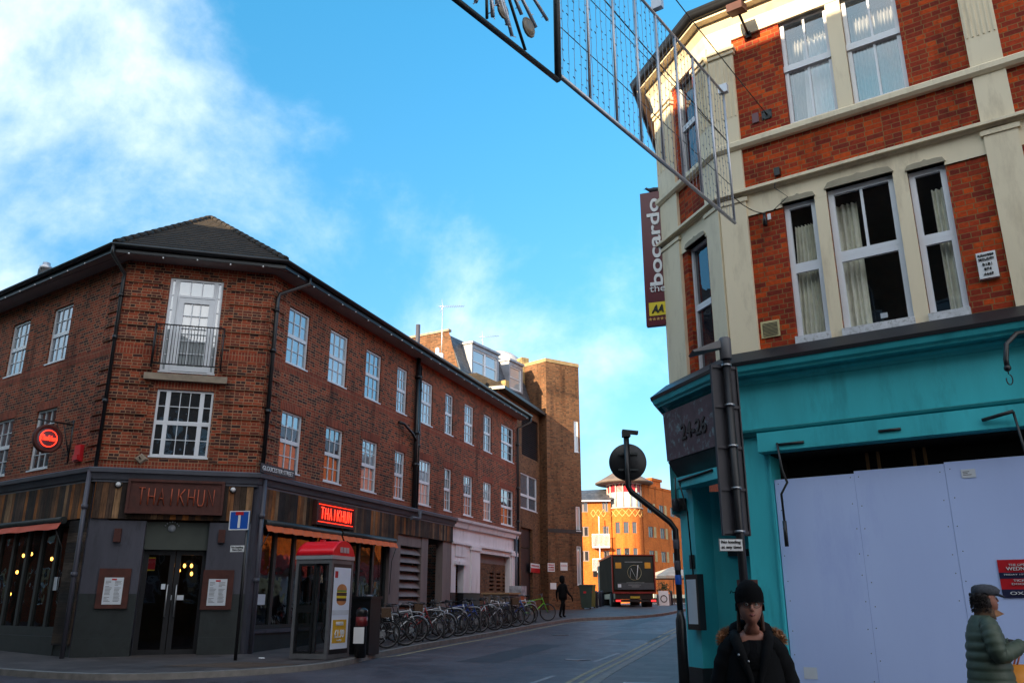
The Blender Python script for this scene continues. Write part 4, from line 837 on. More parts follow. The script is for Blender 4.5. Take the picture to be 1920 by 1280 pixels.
# cream stone: pilasters
pil = MB(); cap = MB(); FD = .05
pw = [(WM, 0.0, up_), (WM, pu[0], pu[1]), (WM, pu[0] + bay, pu[1] + bay), (WH, 0.0, WH.U(1288, 600)), (WH, WH.U(1343, 600), HE)]
for W, a, b in pw:
    pil.mk(); a2 = a + (.002 if a == 0 else 0)
    pil.wbox(W, a2, b, zl0, b2b - .02, 0, .055); pil.wbox(W, a2, b, b2t, b1b - .002, 0, .05); pil.wbox(W, a2, b, b1t, zS - .02, 0, .052)
    n = 6
    if b - a > .25:
        zc = zS - .62
        for i in range(n):
            u = a + (b - a) * (i + .5) / n; pil.wbox(W, u - .009, u + .009, zc - 1.1, zc - .06, .053, .066)
pil.builds('pilaster', M['cream'], bB)
for W, a, b in pw:
    cap.mk(); e = .03 if a > .01 else -.001; f = .03 if b < HE - .01 or W is WM else -.001
    cap.wbox(W, a - e, b + f, zS - .62, zS - .56, 0, .085); cap.wbox(W, a - e * 1.6, b + f * 1.6, zS - .56, zS - .50, 0, .115)
    cap.wbox(W, a - e, b + f, b2b - .10, b2b - .04, .0, .075)
cap.builds('capital', M['cream'], bB)
# frieze under the eaves, string courses
fz = zw2t + .02
fb_ = MB(); fb_.sweep([(0, b1b), (.07, b1b), (.11, b1b + .04), (.11, b1t - .03), (.08, b1t), (0, b1t + .01)], mpath)
fb_.sweep([(0, b2b), (.05, b2b), (.07, b2b + .03), (.13, b2t - .06), (.13, b2t - .02), (.10, b2t), (0, b2t + .01)], mpath)
fb_.sweep([(0, zS - .36), (.04, zS - .36), (.07, zS - .26), (.09, zS - .14), (.16, zS - .05), (.16, zS), (0, zS)], mpath)
fb_.build('string_course', M['cream'], bB)
fl_ = wall_mb(WM, up_, ML, zw2t + .0, zS - .3, [(r[0], r[1], zw2t - .2, r[3] + .002) for r in []], .1, d=.022)
fl_.wbox(WM, up_, pu[0], zw2t + .08, zS - .3, 0, .024)
fl_.wbox(WM, W2[0][1], W2[1][0], b1t, zw2t + .08, -.1, .03)          # mullion
x0, x1 = up_, pu[0]
for rr in (W1, W1r):
    fl_.wbox(WM, rr[0][1], rr[1][0], zl0, zw1t, -.12, .02); fl_.wbox(WM, rr[1][1], rr[2][0], zl0, zw1t + .05, -.12, .02)
wall_mb(WM, up_, pu[0], zw1t - .0, b2b, [(r[0], r[1], zw1t - 1, r[3]) for r in W1], .15, fl_, d=.022)
wall_mb(WM, pu[1], ML, zw1t - .0, b2b, [(r[0], r[1], zw1t - 1, r[3]) for r in W1r], .15, fl_, d=.022)
wall_mb(WH, WH.U(1288, 600), WH.U(1343, 600), zw1t - .02, b2b, [(hw1[0], hw1[1], 0, hw1[3])], .15, fl_, d=.024)
wall_mb(WH, WH.U(1288, 600), WH.U(1343, 600), zw2t - .02, zS - .3, [(hw2[0], hw2[1], 0, hw2[3])], .15, fl_, d=.024)
fl_.build('stone_frieze', M['cream'], bB)
def ogee(mb, W, u0, u1, z, h=.10, d0=.0, d1=.05):
    n = 16; w = u1 - u0; top = []
    for i in range(n + 1):
        s = i / n; x = abs(2 * s - 1); hh = h * (.62 + .16 * math.sin(math.pi * min(1, x * 1.1))) * (1 if x < .9 else max(0, 1 - ((x - .9) / .1) ** 2) ** .5) + (.035 * max(0, 1 - x * 6))
        top.append((u0 + w * s, z + hh))
    for (a, za), (b, zb) in zip(top, top[1:]): mb.hexa([W.P(a, z, d1), W.P(b, z, d1), W.P(b, z, d0), W.P(a, z, d0), W.P(a, za, d1), W.P(b, zb, d1), W.P(b, zb, d0), W.P(a, za, d0)])
og = MB()
for W, rr in ((WM, W1 + W2), (WH, [hw1, hw2])):
    for r in rr: og.mk(); ogee(og, W, r[0] - .02, r[1] + .02, r[3], .13 if r in W1[1:2] else .10, -.14, .045)
og.builds('window_head', mat('stone_heads', (.36, .31, .22), .7, var=.15, scale=4), bB)
# sash windows with curtains
def curtain(W, u0, u1, z0, z1, d, parent, m='curtain', folds=9, flare=0.0):
    mb = MB(); n = folds * 6
    for i in range(n):
        s, t = i / n, (i + 1) / n; f = lambda q: d + .035 * math.sin(q * folds * 2 * math.pi + math.sin(q * 9))
        um = (u0 + u1) / 2; g = lambda q, k: um + (u0 + (u1 - u0) * q - um) * k
        mb.quad(W.P(g(s, 1), z0, f(s)), W.P(g(t, 1), z0, f(t)), W.P(g(t, 1 - flare), z1, f(t)), W.P(g(s, 1 - flare), z1, f(s)))
    return mb.build('curtain', M[m], parent)
for i, r in enumerate(W2):
    o = window(WM, r, bB, lights=[(0, 1, 0, .53, 2, 1), (0, 1, .53, 1, 2, 1)], fw=.055, gb=.03, rec=.06, pm='clear2', sill=False)
    MB().wbox(WM, r[0], r[1], r[2] + (r[3] - r[2]) * .50, r[2] + (r[3] - r[2]) * .555, -.10, -.03).build('meeting_rail', M['white'], o)
o = window(WM, W1[0], bB, lights=[(0, 1, 0, .53, 1, 1), (0, 1, .53, 1, 1, 1)], fw=.07, rec=.06, pm='clear', sill=False)
o2 = window(WM, W1[1], bB, lights=[(0, 1, 0, .53, 1, 1), (0, 1, .53, 1, 2, 1)], fw=.075, gb=.035, rec=.06, pm='clear', sill=False)
o3 = window(WM, W1[2], bB, lights=[(0, 1, 0, .53, 1, 1), (0, 1, .53, 1, 1, 1)], fw=.07, rec=.06, pm='clear', sill=False)
for r in W1r: window(WM, r, bB, lights=[(0, 1, 0, .53, 1, 1), (0, 1, .53, 1, 1, 1)], fw=.07, rec=.06, pm='panel', sill=False)
for r in W2r: window(WM, r, bB, lights=[(0, 1, 0, .53, 2, 1), (0, 1, .53, 1, 2, 1)], fw=.055, rec=.06, pm='panel', sill=False)
sm_ = MB()
for r in W1: sm_.wbox(WM, r[0] - .01, r[1] + .01, r[2] - .035, r[2] + .10, -.09, .05)
sm_.build('sill', mat('weathered_white', (.62, .63, .66), .6, var=.2, scale=9, dirt=(.25, .24, .23)), bB)
curtain(WM, W1[0][0] + .02, W1[0][1] - .0, zw1b, zw1t - .25, -.22, bB, folds=7, flare=.3)
curtain(WM, W1[1][0] - .05, W1[1][0] + .32, zw1b, zw1t - .05, -.30, bB, folds=5)
curtain(WM, W1[2][0] + .22, W1[2][1] + .05, zw1b, zw1t - .2, -.22, bB, folds=5)
c0 = W2[0][0] + .42 * (W2[0][1] - W2[0][0]); curtain(WM, c0 - .1, W2[0][1] - .04, zw2b, zw2t - .32, -.30, bB, 'sheer', 6, .25)
for r in W2: curtain(WM, r[0] + .02, r[1] - .02, zw2b, zw2t - .1, -.42, bB, 'net', 14)
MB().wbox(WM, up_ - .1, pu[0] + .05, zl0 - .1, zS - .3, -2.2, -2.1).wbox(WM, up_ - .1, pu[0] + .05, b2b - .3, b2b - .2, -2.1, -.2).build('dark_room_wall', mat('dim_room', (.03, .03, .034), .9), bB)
tagm = MB().wbox(WM, W1[1][0] + .52 * (W1[1][1] - W1[1][0]), W1[1][0] + .62 * (W1[1][1] - W1[1][0]), zw1b + .2, zw1b + .27, -.14, -.135).build('window_label', M['paper'], bB)
for r in (hw2, hw1): window(WH, r, bB, lights=[(0, 1, 0, .50, 1, 1), (0, 1, .50, 1, 1, 1)], fw=.05, rec=.07, pm='panel', sill=False)
# eaves
MB().sweep([(0, zS), (0, zS + .05), (.30, zS + .05), (.30, zS)], mpath).build('soffit', M['cream'], bB)
gp = [(.34 + .07 * math.cos(R(a)), zS + .14 + .10 * math.sin(R(a))) for a in range(180, 361, 20)] + [(.43, zS + .17), (.26, zS + .17)]
MB().sweep(gp, mpath, True).build('gutter', M['black'], bB)
rp = [WS.P(12, zS + .18, .4), Vector((KH.x, KH.y, zS + .18)) + (WS.n + WH.n) * .21, Vector((K.x, K.y, zS + .18)) + (WM.n + WH.n) * .21, WM.P(ML, zS + .18, .4), WM.P(ML, zS + 3.2, -5), WM.P(3, zS + 3.2, -5), WS.P(24, zS + 3.2, -5) , WS.P(12, zS + 3.2, -5)]
ro = MB(); ro.poly([rp[0], rp[1], rp[6], rp[7]]); ro.poly([rp[1], rp[2], rp[5], rp[6]]); ro.poly([rp[2], rp[3], rp[4], rp[5]]); ro.build('roof', M['slate'], bB)
# lead ledge and teal cornice
MB().sweep([(0, zl0 - .30), (.34, zT1 - .02), (.35, zT1 + .03), (.10, zl0), (0, zl0)], mpath).build('lead_ledge', M['dark'], bB)
H_ = zT1 - zT0
MB().sweep([(0, zT0 - .02), (.05, zT0 - .02), (.06, zT0 + .02), (.10, zT0 + .05), (.10, zT0 + .08), (.21, zT0 + .12), (.22, zT0 + .18), (.25, zT1 - .14), (.26, zT1 - .11), (.30, zT1 - .09), (.33, zT1 - .02), (.33, zT1 - .021), (0, zT1 - .021)], mpath).build('teal_cornice', M['teal'], bB)
fpath = [K, WM.P(ML, 0, 0).xy]
MB().sweep([(-.2, zF), (.02, zF), (.03, zT0 - .02), (-.2, zT0 - .02)], fpath).build('fascia', M['teal'], bB)
zm1 = WM.Z(1440, 818, .12); zbx = WM.Z(1448, 819, .22)
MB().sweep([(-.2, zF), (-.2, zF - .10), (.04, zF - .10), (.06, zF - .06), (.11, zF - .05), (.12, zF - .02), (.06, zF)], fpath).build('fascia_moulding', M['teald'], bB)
oU = WM.U(1449, 900); oz = WM.Z(1449, 846, .2)
hb = MB().wbox(WM, oU - .10, ML, oz, zF - .105, -.1, .17).wbox(WM, oU - .10, ML, oz + .01, zF - .09, .17, .19).build('awning_box', M['teal'], bB)
sl = MB()
for a, b, c, e in ((1460, 1507, 833, 828), (1647, 1689, 808, 804)):
    u0, u1 = WM.U(a, c, .2), WM.U(b, e, .2); z = WM.Z(a, c, .2); sl.mk().tube([WM.P(u0, z, .2), WM.P(u1, z, .2)], .018, 8)
u0, u1 = WM.U(1842, 788, .2), WM.U(1902, 778, .2); z = WM.Z(1842, 788, .2); sl.mk().tube([WM.P(u0, z, .22), WM.P(u1, z + .05, .30)], .022, 8)
sl.tube([WM.P(u1, z + .05, .28), WM.P(u1 + .05, z - .5, .25), WM.P(u1 + .14, z - .85, .22), WM.P(u1 + .3, z - 1.0, .2)], .016, 6)
u0 = WM.U(1457, 835, .22); z = WM.Z(1457, 830, .22)
sl.mk().tube([WM.P(u0, z, .22), WM.P(u0 + .03, z - .35, .2), WM.P(u0 + .08, z - .52, .2), WM.P(u0 - .02, z - .66, .17), WM.P(u0 - .02, z - 1.05, .15)], .016, 6)
sl.tube([WM.P(u0 - .02, z - 1.0, .15), WM.P(u0 - .02, z - 1.32, .15)], .026, 8)
sl.builds('awning_arm', M['black'], hb)
gM = gz(10) + .1
MB().wbox(WM, 0, oU, gM + .35, zF, -.35, .0).wbox(WM, oU - .03, oU, gM + .35, oz, 0, .03).build('teal_pier', M['teal'], bB)
MB().wbox(WM, -.002, oU, gM - .3, gM + .35, -.35, .02).build('black_plinth', M['dark'], bB)
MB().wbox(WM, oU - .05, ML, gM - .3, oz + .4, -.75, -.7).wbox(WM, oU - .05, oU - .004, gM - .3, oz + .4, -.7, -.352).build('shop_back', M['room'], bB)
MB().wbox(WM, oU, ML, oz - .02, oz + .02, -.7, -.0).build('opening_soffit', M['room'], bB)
st = MB()
for px_ in (1624, 1645, 1712, 1733): u = WM.U(px_, 860, -.5); st.mk().wbox(WM, u, u + .035, oz - .9, oz, -.5, -.46)
st.builds('timber_stud', mat('raw_timber', (.20, .11, .045), .8), bB)
# chamfer: sign board, corbel, entry
sz0, sz1 = WH.Z(1258, 862, .18), zT0 - .03
MB().sweep([(-.1, sz0), (.17, sz0), (.20, sz1), (-.1, sz1)], [KH, (K - (K - KH).normalized() * .02)]).build('fascia_board', mat('flaking_brown_board', (.10, .060, .072), .7, var=.4, scale=3, dirt=(.17, .24, .26)), bB)
cs = [(-.1, sz0 - .28), (-.02, sz0 - .28), (.16, sz0 - .01), (-.1, sz0 - .01)]
MB().sweep(cs, [KH, K - (K - KH).normalized() * .02]).build('corbel', M['greyd'], bB)
t = text_obj('24-26', WH, HE * .50, (sz0 + sz1) / 2 - .02, .192, .24, .72, M['dark'], bB, 'street_number', bold=.012)
ax0, ax1 = WH.U(1296, 870, .1), HE - .02
hz = sz0 - .30
ab = MB().wbox(WH, .22, HE - .05, hz - .16, hz, -.1, .20).build('awning_box', M['teal'], bB)
MB().tube([WH.P(.40, hz - .06, .215), WH.P(1.35, hz - .03, .215)], .018, 6).tube([WH.P(.36, hz, .25), WH.P(.30, hz - .3, .22), WH.P(.36, hz - .5, .2)], .014, 5).tube([WH.P(.42, hz - .08, .22), WH.P(.40, hz - .5, .1), WH.P(.40, hz - 1.6, .06)], .012, 5).build('awning_arm', M['black'], ab)
hp = WH.U(1306, 1050)
MB().wbox(WH, 0, hp, gM + .45, sz0, -.30, .0).build('teal_pier', M['teal'], bB); MB().wbox(WH, -.002, hp, gM - .3, gM + .45, -.30, .02).build('black_plinth', M['dark'], bB)
MB().wbox(WH, hp, HE - .0, gM + .45, hz - .7, -1.15, -1.1).build('entry_wall', M['teal'], bB)
WQ = Wall(WH.P(hp, 0, -.30).xy, 161.7 - 62)
MB().wbox(WQ, 0, 1.6, gM + .45, hz - .2, -.06, 0).build('entry_side', M['teal'], bB); MB().wbox(WQ, 0, 1.6, gM - .3, gM + .45, -.06, .015).build('entry_plinth', M['dark'], bB)
MB().wbox(WQ, .9, 1.0, gM, hz - 1.1, .0, .03).wbox(WQ, .2, 1.2, hz - 1.15, hz - 1.05, .0, .05).build('door_frame', M['dark'], bB)
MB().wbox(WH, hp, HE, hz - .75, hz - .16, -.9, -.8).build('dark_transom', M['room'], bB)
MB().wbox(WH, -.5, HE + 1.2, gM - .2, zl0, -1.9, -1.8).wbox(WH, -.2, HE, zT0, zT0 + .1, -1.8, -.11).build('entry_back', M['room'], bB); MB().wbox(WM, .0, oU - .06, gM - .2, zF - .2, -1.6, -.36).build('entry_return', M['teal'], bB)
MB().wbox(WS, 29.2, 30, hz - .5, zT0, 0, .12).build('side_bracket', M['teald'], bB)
# boards over the shop window: separate sheets
hz0 = gM + .02
es = [oU + .01, WM.U(1600, 890, .0), WM.U(1769, 870, 0), WM.U(1769, 870, 0) + 1.25, ML - .1]
tops = [WM.Z(1449, 899, 0), WM.Z(1449, 899, 0) + .03, WM.Z(1769, 868, 0) + .015, WM.Z(1769, 868, 0) + .01]
hlab = ['blue white hoarding sheet nearest the teal pier', 'blue white hoarding sheet behind the woman in the beanie, second from the teal pier', 'taller blue white hoarding sheet with a small notice near its top', 'blue white hoarding sheet at the far right edge behind the poster']
for i in range(4):
    t = thing('hoarding_sheet', hlab[i], 'hoarding', 'boards covering the empty shop window', WM.P((es[i] + es[i + 1]) / 2, hz0, 0)); MB().wbox(WM, es[i] + .0015, es[i + 1] - .0015, hz0, tops[i], -.06 - .004 * (i % 2), -.03 - .004 * (i % 2)).build('panel', M['hoard'], t)
    scw = MB(); random.seed(i)
    for k in range(12):
        for uu in (es[i] + .05, es[i + 1] - .05):
            z = hz0 + .1 + k * .3 + random.uniform(-.05, .05)
            if z < tops[i] - .03: scw.lathe(WM.P(uu + random.uniform(-.01, .01), z, -.034 - .004 * (i % 2)), [(.007, .003), (.0065, .006), (0, .0062)], 6, WM.n)
    scw.build('screws', M['greyd'], t)
t = plate(WM, WM.U(1802, 885, -.02), WM.U(1829, 885, -.02), WM.Z(1802, 896, -.02), WM.Z(1802, 880, -.02), -.025, 'notice', 'small pale paper notice near the top of the tall hoarding sheet', 'notice', 'paper', .003)
for i in range(3): MB().wbox(WM, WM.U(1805, 885, -.02), WM.U(1805, 885, -.02) + (.07, .05, .09)[i], WM.Z(1802, 885 + 3 * i, -.02), WM.Z(1802, 884 + 3 * i, -.02), -.022, -.021).build('print', M['ink'], t)
plate(WM, WM.U(1508, 1265, -.03), WM.U(1533, 1265, -.03), WM.Z(1520, 1272, -.03), WM.Z(1520, 1250, -.03), -.028, 'paper_patch', 'faint white square sticker low on the hoarding beside the woman', 'sticker', 'paper', .002)
# event poster
pu0, pu1, pz0, pz1 = WM.U(1874, 1080, -.02), WM.U(1874, 1080, -.02) + .52, WM.Z(1880, 1120, -.02), WM.Z(1870, 1049, -.02)
t = plate(WM, pu0, pu1, pz0, pz1, -.024, 'event_poster', 'red and navy event poster with white lettering behind the person in the flat cap', 'poster', 'red', .004)
hh = pz1 - pz0; MB().wbox(WM, pu0, pu1, pz0, pz0 + hh * .22, -.02, -.018).wbox(WM, pu0, pu1, pz0 + hh * .5, pz0 + hh * .66, -.02, -.018).build('navy_band', mat('navy_ink', (.01, .012, .05), .5), t)
for tx, f, h_, w_ in (('THE OPERATION', .86, .035, .3), ('WEDNESDAY', .76, .06, .36), ('FRIDAY 12TH JANUARY', .60, .03, .42), ('TICKETS £5', .45, .035, .26), ('DOORS 10PM', .36, .03, .3), ('OXFORD', .12, .05, .36)):
    text_obj(tx, WM, (pu0 + pu1) / 2, pz0 + hh * f, -.0165, hh * h_ * 1.6, w_, M['signw'], t)
# fittings on the upper wall
u, z = WM.U(1445, 617, .0), WM.Z(1445, 617, 0); vt = thing('air_vent', 'cream louvred air vent on the orange brick left of the first floor windows', 'vent', loc=WM.P(u, z - .13, 0)); MB().wbox(WM, u - .13, u + .13, z - .12, z + .12, 0, .02).build('plate', M['yellow'] if 0 else mat('cream_plastic', (.55, .47, .24), .5), vt)
lv_ = MB()
for i in range(10): lv_.wbox(WM, u - .105, u + .105, z - .10 + i * .02, z - .094 + i * .02, .02, .026)
lv_.build('slots', M['ink'], vt)
a, b = WM.U(1834, 500, .0), WM.U(1871, 497, .0); z0, z1 = WM.Z(1838, 527, 0), WM.Z(1832, 479, 0); t = thing('alarm_box', 'white alarm box with black lettering on brick beside the right cream pilaster', 'alarm', loc=WM.P(a, z0, 0)); MB().wbox(WM, a, b, z0, z1, 0, .07).build('case', M['signw'], t)
w = b - a; h = z1 - z0
for tx, f, hh_ in (('BUSHWOOD', .88, .075), ('SECURITY', .72, .09), ('0181', .52, .10), ('874', .34, .10), ('4449', .15, .10)): text_obj(tx, WM, (a + b) / 2, z0 + h * f, .073, h * hh_, w * (.82 if len(tx) > 5 else .5 if len(tx) == 4 else .38), M['ink'], t)
u, z = WM.U(1387, 42, .4), WM.Z(1385, 25, .4); t = thing('floodlight', 'black floodlight tilted down on a bracket under the eaves', 'lamp', loc=WM.P(u, z - .3, 0)); q = MB(); hx = [WM.P(u - .12, z + .05, .62), WM.P(u + .12, z + .05, .62), WM.P(u + .12, z + .12, .36), WM.P(u - .12, z + .12, .36)]; q.hexa([p - Vector((0, 0, .13)) for p in hx] + hx); q.build('lamp_head', M['rust'], t)
u2, z2 = WM.U(1403, 65, .03), WM.Z(1403, 65, .03); MB().wbox(WM, u2 - .04, u2 + .04, z2 - .06, z2 + .06, 0, .05).tube([WM.P(u2, z2, .05), WM.P(u, z, .40)], .02, 6).build('bracket', M['black'], t)
# cable anchors
def anchor(px_, py_, lb, red=False):
    u, z = WM.U(px_, py_, .02), WM.Z(px_, py_, .02); t = thing('wall_anchor', lb, 'wall fixing', loc=WM.P(u, z - .1, 0)); m_ = MB().wbox(WM, u - .075, u + .075, z - .075, z + .075, 0, .015); m_.tube([WM.P(u, z, .015), WM.P(u, z, .10)], .015, 6)
    for a in (-.055, .055):
        for b in (-.055, .055): m_.lathe(WM.P(u + a, z + b, .015), [(.011, 0), (.011, .012), (0, .014)], 6, WM.n)
    m_.build('plate', M['greyd'], t)
    if red: MB().wbox(WM, u - .22, u - .12, z - .08, z + .08, 0, .02).build('red_plate', M['maroon'], t)
    return WM.P(u, z, .1)
AN1 = anchor(1437, 214, 'grey bolted plate holding the decoration cable, beside a red plate on the brick', True)
u, z = WM.U(1457, 322, .05), WM.Z(1457, 322, .05); t = thing('socket_box', 'small black junction box on the brick above the cream moulding', 'electrical box', loc=WM.P(u, z - .06, 0)); MB().wbox(WM, u - .04, u + .04, z - .06, z + .06, 0, .07).tube([WM.P(u - .02, z - .05, .05), WM.P(u - .03, z - .3, .16), WM.P(u + .12, z - .45, .08), WM.P(u - .13, z - .62, .08)], .006, 5).build('case', M['black'], t)
u, z = WM.U(1433, 408, .1), WM.Z(1433, 408, .1); t = thing('cable_plug', 'black plug with white tag hanging below the cream moulding', 'cable', loc=WM.P(u, z - .1, .05)); MB().tube([WM.P(u, z + .08, .08), WM.P(u, z - .12, .08)], [.02, .035], 8).build('plug', M['black'], t); MB().wbox(WM, u + .04, u + .09, z - .04, z + .05, .08, .085).build('tag', M['signw'], t); PLUG = WM.P(u, z + .08, .08)
# black scroll bracket at the far right
u0 = WM.U(1889, 690, .6); z0 = WM.Z(1889, 690, .6); t = thing('hanging_bracket', 'curved black iron bracket with an open hook in front of the teal fascia', 'bracket', loc=WM.P(u0, z0, .5))
pth = [WM.P(u0 + .5, z0 + .42, .02), WM.P(u0 + .32, z0 + .47, .25), WM.P(u0 + .14, z0 + .42, .45), WM.P(u0 + .03, z0 + .28, .57), WM.P(u0, z0 + .1, .6), WM.P(u0, z0, .6)]
MB().tube(pth, [.028] * 6, 8).ball(WM.P(u0, z0, .6), .04, 8).build('arm', M['black'], t); MB().tube([WM.P(u0 + .03 * math.sin(R(a)) , z0 - .13 + .06 * math.cos(R(a)), .6) for a in range(20, 320, 30)], .007, 5).tube([WM.P(u0, z0, .6), WM.P(u0, z0 - .07, .6)], .007, 5).build('hook', M['black'], t)
# projecting hotel sign
WB = Wall((KH + (azv(289.75) * .02).xy), 289.75); WB = Wall(KH.xy, 109.75)   # faces down the street, u runs into the wall
q0 = WB.U(1207, 490); q1 = WB.U(1247, 490); zb0 = WB.Z(1235, 611); zb1 = WB.Z(1220, 363)
t = thing('projecting_sign', 'tall maroon vertical hotel sign with white lettering projecting from the cream corner', 'sign', loc=WB.P(q0, zb0, 0)); MB().wbox(WB, q0, q1 + .03, zb0, zb1, -.05, .05).build('board', M['maroon'], t)
w = q1 - q0; h = zb1 - zb0; um = q0 + w * .58
text_obj('bocardo', WB, um, zb0 + h * .615, .056, w * .60, h * .66, M['signw'], t, rot=90, bold=.02)
text_obj('the', WB, um + .01, zb0 + h * .265, .056, w * .34, w * .72, M['signw'], t)
MB().wbox(WB, q0 + w * .16, q1 - w * .05, zb0 + h * .07, zb0 + h * .165, .05, .056).build('yellow_panel', M['yellow'], t); text_obj('AA', WB, q0 + w * .56, zb0 + h * .117, .062, h * .055, w * .55, M['ink'], t, slant=.3, bold=.03)
stp = MB()
for i in range(5):
    c = WB.P(q0 + w * (.2 + .18 * i), zb0 + h * .045, .056); P5 = [c + (WB.u * math.sin(R(36 * k)) + Vector((0, 0, math.cos(R(36 * k))))) * (.034 if k % 2 == 0 else .014) for k in range(10)]
    stp.poly(list(reversed(P5)))
stp.build('stars', M['gold'], t)
MB().tube([WB.P(q1, zb1 - .3, 0), WB.P(q1 + .15, zb1 - .3, 0)], .03, 6).tube([WB.P(q1, zb0 + .3, 0), WB.P(q1 + .15, zb0 + .3, 0)], .03, 6).build('mount', M['black'], t)
# pigeon on top
pg = thing('pigeon', 'dark pigeon resting on top of the maroon hotel sign', 'bird', loc=WB.P(q0 + .2, zb1, 0)); c = WB.P(q0 + .24, zb1 + .055, 0)
ax = WB.u; rgs = []
for s, r, dz_ in ((-.16, .004, .045), (-.145, .018, .05), (-.125, .030, .045), (-.095, .034, .02), (-.06, .048, .0), (0, .055, 0), (.06, .045, .0), (.11, .026, .01), (.2, .012, .012), (.24, .004, .012)): rgs.append(MB().ring(c + ax * s + Vector((0, 0, dz_)), ax, r, 10, r * .9))
MB().loft(rgs).build('body', mat('pigeon_feathers', (.04, .045, .06), .6, var=.4, scale=30), pg); MB().tube([c + ax * -.157 + Vector((0, 0, .045)), c + ax * -.18 + Vector((0, 0, .04))], [.006, .002], 5).build('beak', M['dark'], pg)
MB().tube([c + Vector((0, 0, -.05)), c + Vector((0, 0, -.053))], .02, 5).build('foot', M['rust'], pg)
# things on the chamfer pier
t = thing('menu_case', 'narrow black framed menu case on the teal corner pier', 'menu board', loc=WH.P(.15, 0, .1)); a, b = WH.U(1289, 1120, .1), WH.U(1312, 1120, .1); z0, z1 = WH.Z(1300, 1180, .1), WH.Z(1300, 1076, .1); MB().wbox(WH, a, b, z0, z1, 0.02, .12).build('case', M['black'], t); MB().wbox(WH, a + .04, b - .05, z0 + .08, z1 - .07, .12, .124).build('menu_sheet', M['paper'], t)
t = thing('drum_light', 'short black drum wall light on the teal corner pier', 'lamp', loc=WH.P(.05, 1, 0)); c = at(1277, 946, 12.95); MB().lathe(c, [(.13, -.09), (.135, -.08), (.135, .08), (.13, .09)], 18).tube([c, WH.P(.12, c.z, 0)], .03, 6).build('case', M['black'], t)
plate(WH, WH.U(1296, 1050, 0), WH.U(1303, 1050, 0), WH.Z(1299, 1066, 0), WH.Z(1299, 1040, 0), .002, 'door_panel', 'small grey entry panel above the menu case', 'intercom', 'greyd', .03)
# ================================================================== tower block beyond the long brick wing
bC = thing('mansard_building', 'brick building beyond the long wing with slate mansard dormers and a square stair tower', 'building', loc=(0, 43, gz(43)))
GQ = Vector((-2.6, 40.0)); WQm = Wall(GQ, 30.7); WGb = Wall(GQ, 120.7); zq0, zq1 = 10.75, 13.0; QL = 7.6; gl = 4.6
pv_ = -.35
gb = MB(); gb.poly([WGb.P(-gl, 5, 0), WGb.P(0, 5, 0), WGb.P(0, zq0 + .05, 0), WGb.P(-.72, zq1 + .2, 0), WGb.P(-gl, zq1 + .2, 0)]); gb.quad(WQm.P(0, 5, 0), WQm.P(QL, 5, 0), WQm.P(QL, zq0, 0), WQm.P(0, zq0, 0))
gb.build('gable_wall', M['brickT'], bC)
MB().hexa([WGb.P(-gl, zq1 + .2, .06), WGb.P(-.70, zq1 + .2, .06), WGb.P(-.70, zq1 + .2, -.2), WGb.P(-gl, zq1 + .2, -.2), WGb.P(-gl, zq1 + .32, .06), WGb.P(-.70, zq1 + .32, .06), WGb.P(-.70, zq1 + .32, -.2), WGb.P(-gl, zq1 + .32, -.2)]).build('coping', M['stone'], bC)
ms = MB(); n = 8
ms.hexa([WQm.P(.03, zq0, .15), WQm.P(QL, zq0, .15), WQm.P(QL, zq0, -.5), WQm.P(.03, zq0, -.5), WQm.P(.03, zq1, -.72), WQm.P(QL, zq1, -.72), WQm.P(QL, zq1, -3), WQm.P(.03, zq1, -3)]); ms.build('mansard_roof', M['slate'], bC)
for a, b, c, e, pxl in ((1.0, 3.6, 'wide', 2, 0), (4.7, 6.2, 'small', 1, 0)):
    d = MB(); zb_, zt_ = zq0 + .35, zq0 + 1.95; hs = (a + .12, b - .12, zb_ + .08, zt_ - .22)
    d.quad(WQm.P(a, zb_, -.9), WQm.P(a, zb_, .05), WQm.P(a, zt_, .05), WQm.P(a, zt_, -.9)); d.quad(WQm.P(b, zb_, .05), WQm.P(b, zb_, -.9), WQm.P(b, zt_, -.9), WQm.P(b, zt_, .05)); wall_mb(WQm, a, b, zb_, zt_, [hs], .08, d, .05)
    d.wbox(WQm, a - .06, b + .06, zt_, zt_ + .12, -1.0, .14); dd = d.build('dormer', mat('lead_dormer', (.30, .31, .35), .45, metal=.2), bC)
    m_ = MB(); bars(m_, WQm, hs[0], hs[1], hs[2], hs[3], [(0, 1 / e, 0, 1, 1, 2)] + ([(.5, 1, 0, 1, 1, 2)] if e == 2 else []), .0, .07, .04); wf = m_.build('window_frame', M['white'], dd); MB().wbox(WQm, *hs, -.06, -.05).build('pane', M['pane2'], dd)
# buff parapet gables in front of the mansard
WPq = Wall((-1.7, 39.6), 62)
pp = MB(); a_ = at(866, 694, 39.4); b_ = at(948, 738, 42.4)
WPq = Wall(a_.xy, math.degrees(math.atan2(b_.x - a_.x, b_.y - a_.y))); Lp = (b_ - a_).xy.length
pp.hexa([WPq.P(0, 4, 0), WPq.P(Lp, 4, 0), WPq.P(Lp, 4, -.3), WPq.P(0, 4, -.3), WPq.P(0, a_.z, 0), WPq.P(Lp, b_.z, 0), WPq.P(Lp, b_.z, -.3), WPq.P(0, a_.z, -.3)])
WP2 = Wall(b_.xy, 128); pp.wbox(WP2, -1.6, 0.0, 4, b_.z + .75, -.3, 0.002); pp.build('parapet', M['brickY'], bC)
